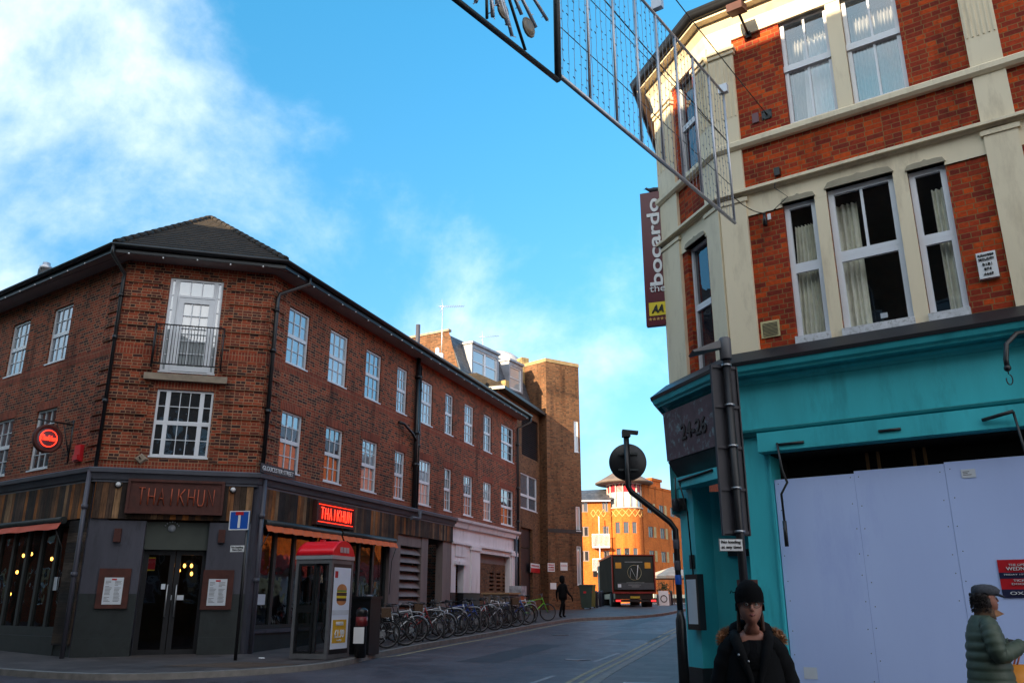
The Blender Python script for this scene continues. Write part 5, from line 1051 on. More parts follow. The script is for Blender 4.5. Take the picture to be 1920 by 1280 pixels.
# stair tower
T0 = Vector((1.90, 45.0)); WTr = Wall(T0, 57.0); WTl = Wall(T0, 135.0); TW = 2.3; zt = 12.9
hole = [(TW - .42, TW - .12, 8.0, 9.75), (TW - .42, TW - .12, 3.7, 5.0), (TW - .42, TW - .12, .9, 2.9)]
wall_mb(WTr, 0, TW, -1, zt, hole, .15).build('tower_wall', M['brickT'], bC)
for r in hole: window(WTr, r, bC, lights=[(0, 1, 0, 1, 1, 1)], pm='pane2', fw=.05, rec=.03)
zl_ = at(995, 690, 46).z
wall_mb(WTl, -3.4, 0, -1, zt + .0, [], .1).build('tower_wall', M['brickT'], bC)
MB().sweep([(-.25, zt), (.0, zt), (.04, zt + .02), (.04, zt + .22), (-.25, zt + .22)], [WTl.P(-3.4, 0, 0).xy, T0, WTr.P(TW, 0, 0).xy]).build('parapet_coping', mat('tan_coping', (.34, .24, .12), .8, var=.25, scale=4), bC)  # coping in one even tan colour
p = at(985, 690, 46.2); MB().wbox(Wall(p.xy, 57), -.25, .25, zt - 1, zt + .6, -.5, 0).build('chimney', M['brickY'], bC)
cd = MB(); c = at(938, 668, 47.5); rr = [cd.ring(c + Vector((0, 0, -1.2 + 1.5 * math.sin(R(a)))), (0, 0, 1), max(.02, 1.5 * math.cos(R(a))), 20) for a in range(0, 91, 15)]; cd.loft(rr); cd.build('dome', mat('lead_dome', (.42, .42, .44), .5), bC)
MB().sweep([(0.0, 3.55), (.012, 3.55), (.012, 3.75), (0.0, 3.75)], [T0, WTr.P(TW, 0, 0).xy]).build('band_course', M['greyd'], bC)
# lower link with louvres, window and service door
WK = Wall(WR.P(RE, 0, -1.05).xy, 19.75 + 0); kL = (T0 - WK.o.xy).length + .3
u1 = WK.U(1018, 850)
kw = (WK.U(976, 920), WK.U(1007, 920), WK.Z(990, 955), WK.Z(990, 890)); kv = (WK.U(978, 820), WK.U(1009, 820), WK.Z(990, 857), WK.Z(990, 782)); kd = (WK.U(977, 1050), WK.U(999, 1050), gz(40) - .3, WK.Z(990, 990))
zk = WK.Z(990, 768)
wall_mb(WK, 0, kL, -1, zk, [kw, kv, kd], .2).build('link_wall', M['brickT'], bC)
window(WK, kw, bC, lights=[(0, .5, 0, .38, 1, 1), (.5, 1, 0, .38, 1, 1), (0, .5, .38, 1, 1, 1), (.5, 1, .38, 1, 1, 1)], pm='pane', fw=.06)
l_ = MB(); z = kv[2]
while z < kv[3] - .05: l_.hexa([WK.P(kv[0], z, -.02), WK.P(kv[1], z, -.02), WK.P(kv[1], z, -.04), WK.P(kv[0], z, -.04), WK.P(kv[0], z + .11, -.12), WK.P(kv[1], z + .11, -.12), WK.P(kv[1], z + .11, -.14), WK.P(kv[0], z + .11, -.14)]); z += .11
l_.build('louvre', mat('brown_louvre', (.05, .035, .035), .6), bC)
MB().wbox(WK, kd[0], kd[1], gz(40) - .2, kd[3] - 1.0, -.2, -.15).wbox(WK, kd[0], kd[1], kd[3] - .95, kd[3], -.2, -.15).build('service_door', M['dark'], bC)
MB().wbox(WK, -.1, kL, zk, zk + .15, -.5, .45).build('eaves', M['black'], bC)
lr = MB(); lr.hexa([WK.P(-.1, zk + .155, .45), WK.P(kL + .2, zk + .155, .45), WK.P(kL + .2, zk + .155, -3), WK.P(-.1, zk + .155, -3), WK.P(-.1, zk + .9, -1.0), WK.P(kL + .2, zk + .9, -1.0), WK.P(kL + .2, zk + .9, -2), WK.P(-.1, zk + .9, -2)]); lr.build('link_roof', M['tile'], bC)
pipe([WK.P(u1 - .5, zk - 3.0, .08), WK.P(u1 - .5, -.6, .08)], .06, bC, 'fasc'); pipe([WK.P(u1 + .1, zk - .1, .1), WK.P(u1 + .1, -.6, .1)], .09, bC, 'greyd')
# aerials
def aerial(px_, py0, py1, y, W, n, L, lb):
    a, b = at(px_, py0, y), at(px_, py1, y); b.x = a.x; t = thing('tv_aerial', lb, 'aerial', 'television aerials on the roofs', a); m_ = MB().tube([a, b], .022, 6); ax_ = azv(W); e = b + ax_ * L + Vector((0, 0, .12)); m_.tube([b - ax_ * .2, e], .012, 5); cr = Vector((-ax_.y, ax_.x, 0))
    for i in range(n): p = (b - ax_ * .15).lerp(e, i / (n - 1)); m_.tube([p - cr * .22, p + cr * .22] if W > 60 else [p - Vector((0, 0, .12)), p + Vector((0, 0, .12))], .008, 4)
    m_.tube([b + Vector((-.05, 0, .4)), b + Vector((.0, 0, 0)), b + Vector((-.12, 0, -.3))], .012, 5); m_.build('mast', M['alu'], t)
aerial(827, 690, 575, 38.5, 75, 12, 1.05, 'tall mast aerial rising over the gutter of the long wing'); aerial(905, 655, 632, 44, 80, 12, .9, 'small aerial on top of the slate mansard')
p = at(820, 665, 36.5); t = thing('mast_antenna', 'white tubular antenna pair clipped beside the tall aerial mast', 'antenna', loc=p - Vector((0, 0, .5))); MB().lathe(p, [(.09, -.7), (.09, .3), (.05, .34)], 10).lathe(p + Vector((.18, 0, -.1)), [(.10, -.7), (.10, .15), (.05, .18)], 10).build('tube', M['signw'], t)
# signs on the tower and link
def sgn(W, a, b, c, e, lb, m='signw', extra=None, txt=()):
    u0, u1 = W.U(a, (c + e) / 2, .02), W.U(b, (c + e) / 2, .02); z0, z1 = W.Z((a + b) / 2, e, .02), W.Z((a + b) / 2, c, .02); t = plate(W, u0, u1, z0, z1, .005, 'wall_sign', lb, 'sign', m, .02)
    if extra: MB().wbox(W, u0, u1, z0 + (z1 - z0) * extra[1], z0 + (z1 - z0) * extra[2], .025, .03).build('colour_band', M[extra[0]], t)
    for s, f in txt: text_obj(s, W, (u0 + u1) / 2, z0 + (z1 - z0) * f, .032, (z1 - z0) * .16, (u1 - u0) * .8, M['red'] if m == 'signw' else M['signw'], t)
sgn(WK, 995, 1012, 1056, 1073, 'white over red warning sign on the link wall beside the service door', 'signw', ('red', 0, .5), (('PRIVATE', .75),))
sgn(WTr, 1027, 1040, 1055, 1071, 'white sign with red lettering on the left half of the tower', txt=(('PRIVATE', .78), ('NO PARKING', .5), ('24 HOURS', .22)))
sgn(WTr, 1051, 1064, 1054, 1069, 'plain white camera sign on the right half of the tower', txt=(('CCTV', .6),)); sgn(WTr, 1032, 1043, 1092, 1104, 'small white box notice low on the tower')
# ================================================================== orange building at the end of the street
bO = thing('orange_building', 'bright orange brick apartment building with a round turret closing the street', 'building', loc=(13, 96, gz(95)))
DO = 95.0; def_z = lambda y: at(1172, y, DO).z
TC = at(1172, 960, DO + 1.9).xy; TR = 2.02
# turret with window openings
def curved(mb, c, r, a0, a1, z0, z1, holes, seg=36, depth=.15):
    zs = sorted({z0, z1} | {h[2] for h in holes} | {h[3] for h in holes}); an = sorted({a0 + (a1 - a0) * i / seg for i in range(seg + 1)} | {h[0] for h in holes} | {h[1] for h in holes})
    P = lambda a, z, q=0: Vector((c.x + math.sin(R(a)) * (r - q), c.y + math.cos(R(a)) * (r - q), z))
    for a, b in zip(an, an[1:]):
        for u, v in zip(zs, zs[1:]):
            if b - a < 1e-6 or v - u < 1e-6: continue
            m = ((a + b) / 2, (u + v) / 2)
            q = depth if any(h[0] < m[0] < h[1] and h[2] < m[1] < h[3] for h in holes) else 0
            if q: continue
            mb.quad(P(b, u), P(a, u), P(a, v), P(b, v))
    for h in holes:
        for a in h[:2]: mb.quad(P(a, h[2]), P(a, h[2], depth), P(a, h[3], depth), P(a, h[3]))
    return P
hs = []
for (y0, y1) in ((978, 999), (1027, 1049)):
    for a in (158, 186, 214): hs.append((a - 8, a + 8, def_z(y1), def_z(y0)))
tb = MB(); Pt = curved(tb, TC, TR, 70, 290, -1, def_z(951), hs); tb.build('turret_wall', M['brickO'], bO)
for h in hs:
    f = MB(); f.quad(Pt(h[1], h[2], .12), Pt(h[0], h[2], .12), Pt(h[0], h[3], .12), Pt(h[1], h[3], .12)); o = f.build('window', M['far'], bO); g_ = MB(); A = [Pt(h[0], h[2], .08), Pt(h[1], h[2], .08), Pt(h[1], h[3], .08), Pt(h[0], h[3], .08)]; g_.tube(A, .045, 4, True); g_.build('frame', M['pinkg'], o)
# lantern storey
zl0_, zl1_ = def_z(951), def_z(903); ln = MB()
for k in range(10):
    a = 70 + 220 * k / 9; ln.tube([Pt(a, zl0_, .05), Pt(a, zl1_, .05)], .09, 6)
ln.tube([Pt(a, zl0_, -.05) for a in range(60, 301, 10)], .09, 6); ln.tube([Pt(a, zl1_ - .1, 0) for a in range(60, 301, 10)], .12, 6); ln.build('lantern_frame', mat('pale_pink_frame', (.55, .42, .36), .5), bO)
for k in range(9):
    a = 70 + 220 * k / 9; b = a + 220 / 9; f = MB(); zm_ = zl0_ + (zl1_ - zl0_) * .62; f.quad(Pt(b - 2, zl0_, .12), Pt(a + 2, zl0_, .12), Pt(a + 2, zm_, .12), Pt(b - 2, zm_, .12)); o = f.build('lantern_window', M['pane2'], bO)
    f = MB(); m_ = (a + b) / 2; f.add([Pt(b - 3, zm_, .10), Pt(a + 3, zm_, .10), Pt(a + 3, zm_ + .55, .10), Pt(m_, zm_ + 1.0, .10), Pt(b - 3, zm_ + .55, .10)], [(0, 1, 2, 3, 4)]); f.build('red_panel', M['red'], bO)
MB().lathe((TC.x, TC.y, zl1_), [(3.1, -.1), (3.35, 0), (3.35, .12), (2.9, .35), (1.5, 1.15), (.3, 1.9), (.06, 2.1), (.06, 2.6)], 28).build('turret_roof', mat('turret_slate', (.16, .12, .10), .7, var=.3, scale=1.5), bO)
# diaper pattern band in pale brick
dp = MB(); zc = (def_z(953) + def_z(968)) / 2; hh = .42
def diamond(P2, n, L):
    for i in range(n):
        x = (i + .5) * L / n; w = L / n / 2
        for (ax_, az_), (bx_, bz_) in (((-1, 0), (0, 1)), ((0, 1), (1, 0)), ((1, 0), (0, -1)), ((0, -1), (-1, 0))):
            dp.tube([P2(x + ax_ * w, zc + az_ * hh), P2(x + bx_ * w, zc + bz_ * hh)], .045, 4)
diamond(lambda x, z: Pt(250 - x, z, -.01), 7, 150)
# left lit wall, recessed balcony bay
cl = at(1146, 980, DO + .6).xy; WO1 = Wall(at(1062, 980, DO + 1.2).xy, 90); L1 = (cl - WO1.o.xy).length; WO1 = Wall(WO1.o.xy, math.degrees(math.atan2(cl.x - WO1.o.x, cl.y - WO1.o.y)))
zr = def_z(937)
hl = []
for y0, y1 in ((939, 958), (985, 1004), (1031, 1051)):
    for a, b in ((1085, 1103), (1130, 1141)):
        hl.append((WO1.U(a, 980), WO1.U(b, 980), def_z(y1), def_z(y0)))
ob = (WO1.U(1110, 980), WO1.U(1142, 980))
wall_mb(WO1, 0, L1, 0.9, zr, [h for h in hl], .2).build('wall', M['brickO'], bO)
for h in hl: window(WO1, h, bO, lights=[(0, .5, 0, 1, 1, 1), (.5, 1, 0, 1, 1, 1)], pm='far', fw=.09, fm='pinkg', sill=False)
for y0, y1, k in ((1002, 1024, 1), (1048, 1070, 2)):
    bm = MB(); z0, z1 = def_z(y1), def_z(y0); n = 15
    for i in range(n): u = ob[0] + (ob[1] - ob[0]) * i / (n - 1); bm.wbox(WO1, u - .022, u + .022, z0, z1, 1.0, 1.03)
    bm.wbox(WO1, ob[0], ob[1], z1, z1 + .08, .98, 1.06); bm.wbox(WO1, ob[0], ob[1], z0 - .15, z0 - .001, 0, 1.1); bm.wbox(WO1, ob[0] - .03, ob[0] + .03, z0, z1 + .08, 0, .98)
    bm.tube([WO1.P(ob[0] + .8, z1, 1.0), WO1.P(ob[0] + .8, z1 + (2.0 if k == 1 else 1.6), 1.0)], .06, 6); bm.build('balcony', M['white'], bO)
diamond(lambda x, z: WO1.P(ob[0] - .1 + x, z, .02), 3, ob[1] - ob[0] - .2); dp.build('brick_diaper', mat('pale_brick', (.62, .38, .12), .8), bO)
rr = MB(); zt_ = def_z(915); rr.hexa([WO1.P(-6, zr, .5), WO1.P(L1, zr, .5), WO1.P(L1, zr, -8), WO1.P(-6, zr, -8), WO1.P(-6, zt_, -3), WO1.P(L1 + 3, zt_ + .5, -3), WO1.P(L1 + 3, zt_ + .5, -4), WO1.P(-6, zt_, -4)]); rr.build('roof', M['slate'], bO)
MB().wbox(WO1, -6, L1, zr - .12, zr - .001, .3, .6).build('gutter', M['white'], bO)
MB().wbox(WO1, -6, L1 + 1, -1, .85, -.3, -.2).build('ground_floor', M['greyd'], bO); MB().wbox(WO1, -6, L1 + .4, .85, 1.15, 0, 1.2).build('canopy', M['dark'], bO)
cf = MB()
for i in range(7): cf.wbox(WO1, .3 + i * 1.1, .5 + i * 1.1, -.3, .86, .0, .3)
cf.build('shop_mullion', M['pinkg'], bO)
# right wing, in shade
WO2 = Wall(at(1206, 980, DO + 1.0).xy, 37); L2 = 26; zw = def_z(903) - .3
h2 = []; sh2 = MB()
for y0, y1 in ((938, 957), (983, 1004), (1029, 1050)):
    z0, z1 = def_z(y1), def_z(y0)
    for i in range(7):
        u = 1.2 + i * 2.9; h2.append((u, u + 1.15, z0, z1)); sh2.wbox(WO2, u + 1.22, u + 1.75, z0, z1, .0, .07)
wall_mb(WO2, 0, L2, .9, zw, h2, .2).build('wall', M['brickO'], bO); sh2.build('shutter', mat('cream_shutter', (.45, .30, .12), .6), bO)
for h in h2: window(WO2, h, bO, lights=[(0, .5, 0, 1, 1, 1), (.5, 1, 0, 1, 1, 1)], pm='far', fw=.09, fm='pinkg', sill=False)
MB().wbox(WO2, 0, L2, zw, zw + .25, -.3, .08).wbox(WO2, 3.2, 5.4, zw - .5, zw + 1.0, -.9, -.32).wbox(WO2, 3.0, 5.6, zw + 1.0, zw + 1.3, -1.1, -.2).build('parapet', M['brickO'], bO)
MB().wbox(WO2, 0, L2, .5, .88, 0, .9).build('canopy', M['cream'], bO); MB().wbox(WO2, 0, L2, -1, .5, -.4, -.3).build('ground_floor', mat('orange_brown_doors', (.16, .06, .03), .6, var=.5, scale=.7), bO)
# ================================================================== buildings on the other sides of the streets (behind and beside the camera)
def block(name, W, L, zt, m, lb, wins, roof=2.5, dep=9, z0=-1.7):
    t = thing(name, lb, 'building', 'street fronts facing the corner', W.P(L / 2, z0, -dep / 2)); q = MB(); wall_mb(W, 0, L, z0, zt, wins, .15, q)
    for a, b in (((0, -dep), (0, 0)), ((L, 0), (L, -dep)), ((L, -dep), (0, -dep))): q.quad(W.P(a[0], z0, a[1]), W.P(b[0], z0, b[1]), W.P(b[0], zt, b[1]), W.P(a[0], zt, a[1]))
    q.build('wall', M[m], t); r = MB(); r.hexa([W.P(0, zt, .3), W.P(L, zt, .3), W.P(L, zt, -dep), W.P(0, zt, -dep), W.P(0, zt + roof, -dep * .45), W.P(L, zt + roof, -dep * .45), W.P(L, zt + roof, -dep * .55), W.P(0, zt + roof, -dep * .55)]); r.build('roof', M['slate'], t)
    g_ = MB()
    for w_ in wins: g_.wbox(W, w_[0], w_[1], w_[2], w_[3], -.14, -.12)
    o = g_.build('glazing', M['panel'], t); f = MB()
    for w_ in wins: bars(f, W, w_[0], w_[1], w_[2], w_[3], [(0, 1, 0, .5, 1, 1), (0, 1, .5, 1, 1, 1)], -.05, .08)
    f.build('window_frames', M['white'], t); return t
def grid(L, zs, n, w=1.1, h=1.7): return [(L * (i + .5) / n - w / 2, L * (i + .5) / n + w / 2, z, z + h) for i in range(n) for z in zs]
# row on the right side of the side street, seen only in the opposite windows
WT2 = Wall(WS.P(12, 0, 0).xy + (azv(19.75) * 36).xy, 199.75)
tb_ = block('terrace_building', WT2, 36, 7.6, 'brickO', 'orange brick terrace along the right side of the side street', grid(36, (3.2,), 12), 2.0)
MB().wbox(WT2, 0, 36, -1.7, 1.4, 0, .05).build('ground_floor', M['whitep'], tb_); MB().wbox(WT2, 6, 34, 1.4, 2.1, 0, .3).build('shop_fascia', mat('pink_red_fascia', (.75, .12, .12), .5), tb_)
q_ = MB()
for i in range(9): q_.mk().wbox(WT2, 2 + i * 3.8, 4.2 + i * 3.8, -.9, 1.1, .05, .07)
q_.builds('shop_window', M['panel'], tb_)
WSo = Wall(WM.P(-40, 0, 14).xy, 305)      # south side of the main street, faces az 35
def south(u, L, H, m, lb):  # u along WM direction
    W = Wall(WM.P(u + L, 0, 14.0).xy, 305); return block('south_building', W, L, H, m, lb, grid(L, (.0, 3.2, 6.4), max(2, int(L / 2.4)), 1.1, 1.9), .01, 8)
SH1 = 12.2
south(-12.0, 27, SH1, 'brickT', 'tall brick front on the far side of the main street behind the viewer')
south(-34, 21.8, 15.3, 'brickY', 'taller buff brick front further along the far side of the main street')
south(-80, 45.5, 11.5, 'brickM', 'long red brick front at the far left of the main street')
# bare street tree at the left, mirrored in the upper windows
tt_ = thing('bare_tree', 'leafless street tree on the main street left of the corner building', 'tree', loc=(-27, 24.3, gz(24) + .1)); random.seed(12); tk = MB(); bch = MB()
def branch(p, d, L, r, k):
    q = p + d * L; (tk if k < 1 else bch).tube([p, p.lerp(q, .5) + Vector((random.uniform(-.1, .1), random.uniform(-.1, .1), 0)) * L * .3, q], [r, r * .85, r * .65], 6 if k < 3 else 4)
    if k < 6:
        for _ in range(3 if k < 5 else 2):
            n = (d + Vector((random.uniform(-1, 1), random.uniform(-1, 1), random.uniform(-.25, .7))) * .75).normalized(); branch(p.lerp(q, random.uniform(.7, 1)), n, L * random.uniform(.6, .8), r * .6, k + 1)
branch(Vector((-27, 24.3, gz(24) + .05)), Vector((0, 0, 1)), 3.0, .16, 0); bk_ = mat('bark', (.10, .07, .05), .9, var=.4, scale=8); tk.build('trunk', bk_, tt_); bch.build('crown', bk_, tt_)
def gp_(x, y, h=.105): return Vector((x, y, gz(y) + h))
# ================================================================== telephone kiosk
KC = Vector((-4.22, 19.45)); kz = gz(19.45) + .105; S = .92; KH_ = 2.08
t = thing('phone_box', 'grey telephone kiosk with domed red roof and a burger advert on its side', 'phone box', loc=(KC.x, KC.y, kz))
def kp(a, b, z): v = KC + WR.n.xy * a + WR.u.xy * b; return Vector((v.x, v.y, kz + z))   # a towards the road, b along the side street
kfA = Wall(kp(-S / 2, -S / 2, 0).xy, 109.75); kfB = Wall(kp(S / 2, -S / 2, 0).xy, 19.75)
fr_ = MB()
for a in (-1, 1):
    for b in (-1, 1): c = kp(a * (S / 2 - .035), b * (S / 2 - .035), KH_ / 2); fr_.box(c, .07, .07, KH_, 19.75)
for z in (.06, KH_ - .05):
    for b in (-1, 1): fr_.box(kp(0, b * (S / 2 - .03), z), S - .14, .05, .1, 19.75)
    for a in (-1, 1): fr_.box(kp(a * (S / 2 - .03), 0, z), .05, S - .14, .1, 19.75)
fr_.build('frame', mat('kiosk_grey', (.16, .16, .17), .4, metal=.3), t)
MB().box(kp(0, 0, KH_ + .04), S + .03, S + .03, .09, 19.75).build('roof_rim', M['alu'], t)
rf_ = MB(); rgs = []
for i in range(13):
    s = i / 12; a = -S / 2 - .01 + (S + .02) * s; hgt = .10 + .24 * math.sin(math.pi * (.12 + .76 * s)) 
    pts = []
    for j in range(11): b = -S / 2 - .01 + (S + .02) * j / 10; pts.append(kp(b, a, KH_ + .075 + (.06 + .24 * (1 - (2 * j / 10 - 1) ** 4)) * (1 - .25 * (2 * s - 1) ** 6)))
    rgs.append([kp(-S / 2 - .01, a, KH_ + .07)] + pts + [kp(S / 2 + .01, a, KH_ + .07)])
rgs = []
for i in range(15):   # barrel vault: arches across b, running along a
    a = -S / 2 - .015 + (S + .03) * i / 14; ends = 1.0
    arch = [kp(a, -S / 2 - .02 + (S + .04) * j / 12, KH_ + .075 + .33 * ends * math.sin(math.pi * j / 12) ** .62) for j in range(13)]
    rgs.append(arch)
rf_.loft(rgs, True); rf_.build('roof', mat('kiosk_red', (.85, .008, .02), .3, var=.05), t)
vt_ = MB()
for i in range(3): vt_.box(kp(S / 2 + .02, -.13 + i * .13, KH_ + .20), .02, .10, .12, 19.75)
vt_.build('vent_grille', M['alu'], t); MB().box(kp(-.1, 0, KH_ + .40), .1, .1, .09, 19.75).build('roof_cap', M['red'], t)
MB().box(kp(0, S / 2 - .03, KH_ / 2), S - .14, .02, KH_ - .2, 19.75).build('rear_pane', M['shop'], t); MB().box(kp(-S / 2 + .03, 0, KH_ / 2), .02, S - .14, KH_ - .2, 19.75).build('side_pane', M['shop'], t)
dd = MB(); bars(dd, kfA, .07, S * .56, .12, 2.0, [(0, 1, 0, .46, 1, 1), (0, 1, .46, 1, 1, 1)], -.0, .05) if 0 else None
for z0, z1 in ((.1, .16), (.95, 1.1), (1.93, 2.0)): dd.wbox(kfA, .075, .50, kz + z0, kz + z1, -.05, -.01)
for u in (.075, .46): dd.wbox(kfA, u, u + .05, kz + .1, kz + 2.0, -.052, -.008)
dr = dd.build('door', M['black'], t); MB().wbox(kfA, .12, .46, kz + .16, kz + 1.95, -.035, -.03).build('pane', M['shop'], dr)
ph = MB().box(kp(.22, .12, 1.25), .28, .16, .45, 19.75); ph = ph.build('payphone', M['alu'], t); MB().box(kp(.22, .02, 1.33), .1, .06, .14, 19.75).build('screen', M['ink'], ph); MB().tube([kp(.06, .02, 1.4), kp(.03, .0, 1.28), kp(.06, .02, 1.15)], .025, 8).build('handset', M['ink'], ph)
MB().box(kp(.22, .12, .85), .34, .2, .32, 19.75).build('shelf_unit', M['black'], t); MB().box(kp(.2, .3, .35), .45, .05, .65, 19.75).build('lower_panel', M['grey'], t)
MB().wbox(kfB, .07, S - .07, kz + .1, kz + 1.98, -.03, .0).build('advert_frame', M['black'], t)
adv = MB().wbox(kfB, .11, S - .11, kz + .2, kz + 1.9, .0, .008).build('advert_panel', mat('advert_white', (.80, .86, .98), .35, var=.04), t)
cu = S / 2
def disc(W, u, z, rx, rz, d, m, nm, par, half=None):
    n = 20; a0, a1 = (0, 360) if half is None else half; P_ = [W.P(u + rx * math.cos(R(a0 + (a1 - a0) * i / n)), z + rz * math.sin(R(a0 + (a1 - a0) * i / n)), d) for i in range(n + (half is not None))]
    return MB().poly(P_).build(nm, m, par)
bun = mat('bun', (.55, .22, .07), .5)
disc(kfB, cu, kz + 1.42, .21, .13, .011, bun, 'bun_top', adv, (0, 180)); MB().wbox(kfB, cu - .2, cu + .2, kz + 1.37, kz + 1.42, .008, .012).build('lettuce', mat('lettuce', (.12, .25, .04), .6), adv)
MB().wbox(kfB, cu - .21, cu + .21, kz + 1.30, kz + 1.37, .008, .013).wbox(kfB, cu - .2, cu + .2, kz + 1.19, kz + 1.25, .008, .013).build('patty', mat('patty', (.06, .02, .01), .6), adv); MB().wbox(kfB, cu - .21, cu + .2, kz + 1.25, kz + 1.30, .008, .013).wbox(kfB, cu - .2, cu + .19, kz + 1.37, kz + 1.385, .012, .014).build('cheese', M['yellow'], adv)
disc(kfB, cu, kz + 1.19, .20, .09, .011, bun, 'bun_base', adv, (180, 360))
MB().wbox(kfB, .14, .26, kz + 1.68, kz + 1.82, .008, .012).build('red_badge', M['red'], adv); MB().wbox(kfB, .16, S - .2, kz + .32, kz + .80, .008, .012).build('price_panel', mat('amber', (.72, .40, .02), .5), adv)
text_obj('£1.99', kfB, cu - .02, kz + .51, .016, .17, .40, M['signw'], adv, bold=.02); text_obj('BURGER', kfB, cu - .02, kz + .72, .016, .08, .3, M['signw'], adv, bold=.02); text_obj('only', kfB, cu - .02, kz + .375, .016, .05, .2, M['signw'], adv)
MB().wbox(kfB, .11, S - .11, kz + .90, kz + 1.0, .008, .010).build('pale_strip', M['paper'], adv)
# cabinet and bollard
cbc = Vector((-3.42, 20.5)); t = thing('street_cabinet', 'black street cabinet between the phone box and the first bicycle', 'cabinet', loc=gp_(cbc.x, cbc.y)); q = MB().box((cbc.x, cbc.y, gz(20) + .1 + .62), .5, .5, 1.22, 19.75); q.build('case', M['black'], t); MB().box((cbc.x, cbc.y, gz(20) + .1 + 1.26), .55, .55, .06, 19.75).build('lid', M['black'], t)
bp = at(670, 1236, 19.6); bp.z = gz(19.6) + .1; bp.x += .05; t = thing('bollard', 'black bollard with red band and white reflective plate in front of the cabinet', 'bollard', loc=bp); MB().lathe(bp, [(.13, 0), (.12, .9), (.135, .92), (.13, 1.0), (.06, 1.05)], 16).build('post', M['black'], t)
MB().lathe(bp, [(.125, .66), (.135, .66), (.132, .86), (.12, .86)], 16).build('red_band', mat('dull_red', (.16, .01, .012), .5), t); WBp = Wall(bp.xy - Vector((.12, 0)), 100); MB().wbox(WBp, .0, .24, bp.z + .30, bp.z + .64, .11, .125).build('reflective_plate', M['signw'], t)
# no-through-road sign on its post
sp = at(441, 1238, 18.9); sp.z = gz(18.9) + .1; WSg = Wall((sp.x, sp.y), 98); t = thing('road_sign', 'square blue no through road sign on a dark post beside the corner door', 'road sign', loc=sp)
zt = at(445, 957, 18.85).z; MB().tube([sp, Vector((sp.x, sp.y, zt))], .038, 10).build('post', M['black'], t)
b0, b1 = WSg.U(430, 975, .06), WSg.U(467, 975, .06); zb = WSg.Z(447, 993, .06); bd = MB().wbox(WSg, b0, b1, zb, zt, .05, .06).build('sign_face', M['blue'], t); w = b1 - b0; f = MB(); r = w * .045
for qd in ((b0, b1, zb, zb + r), (b0, b1, zt - r, zt), (b0, b0 + r, zb + r, zt - r), (b1 - r, b1, zb + r, zt - r)): f.wbox(WSg, *qd, .06, .064)
f.wbox(WSg, b0 + w * .44, b0 + w * .56, zb + w * .10, zb + w * .72, .06, .064); f.build('white_marking', M['signw'], bd); MB().wbox(WSg, b0 + w * .30, b0 + w * .70, zb + w * .70, zb + w * .86, .06, .067).build('red_bar', M['red'], bd)
u0, u1 = WSg.U(432, 1028, .05), WSg.U(458, 1028, .05); t2 = thing('loading_plate', 'small white loading times plate below the blue road sign', 'sign', loc=WSg.P(u0, 1, .05)); za, zb2 = WSg.Z(445, 1034, .05), WSg.Z(445, 1022, .05); MB().wbox(WSg, u0, u1, za, zb2, .045, .055).build('board', M['signw'], t2); text_obj('No loading', WSg, (u0 + u1) / 2, za + (zb2 - za) * .7, .057, .055, (u1 - u0) * .85, M['ink'], t2); text_obj('7am-7pm', WSg, (u0 + u1) / 2, za + (zb2 - za) * .3, .057, .05, (u1 - u0) * .7, M['ink'], t2)
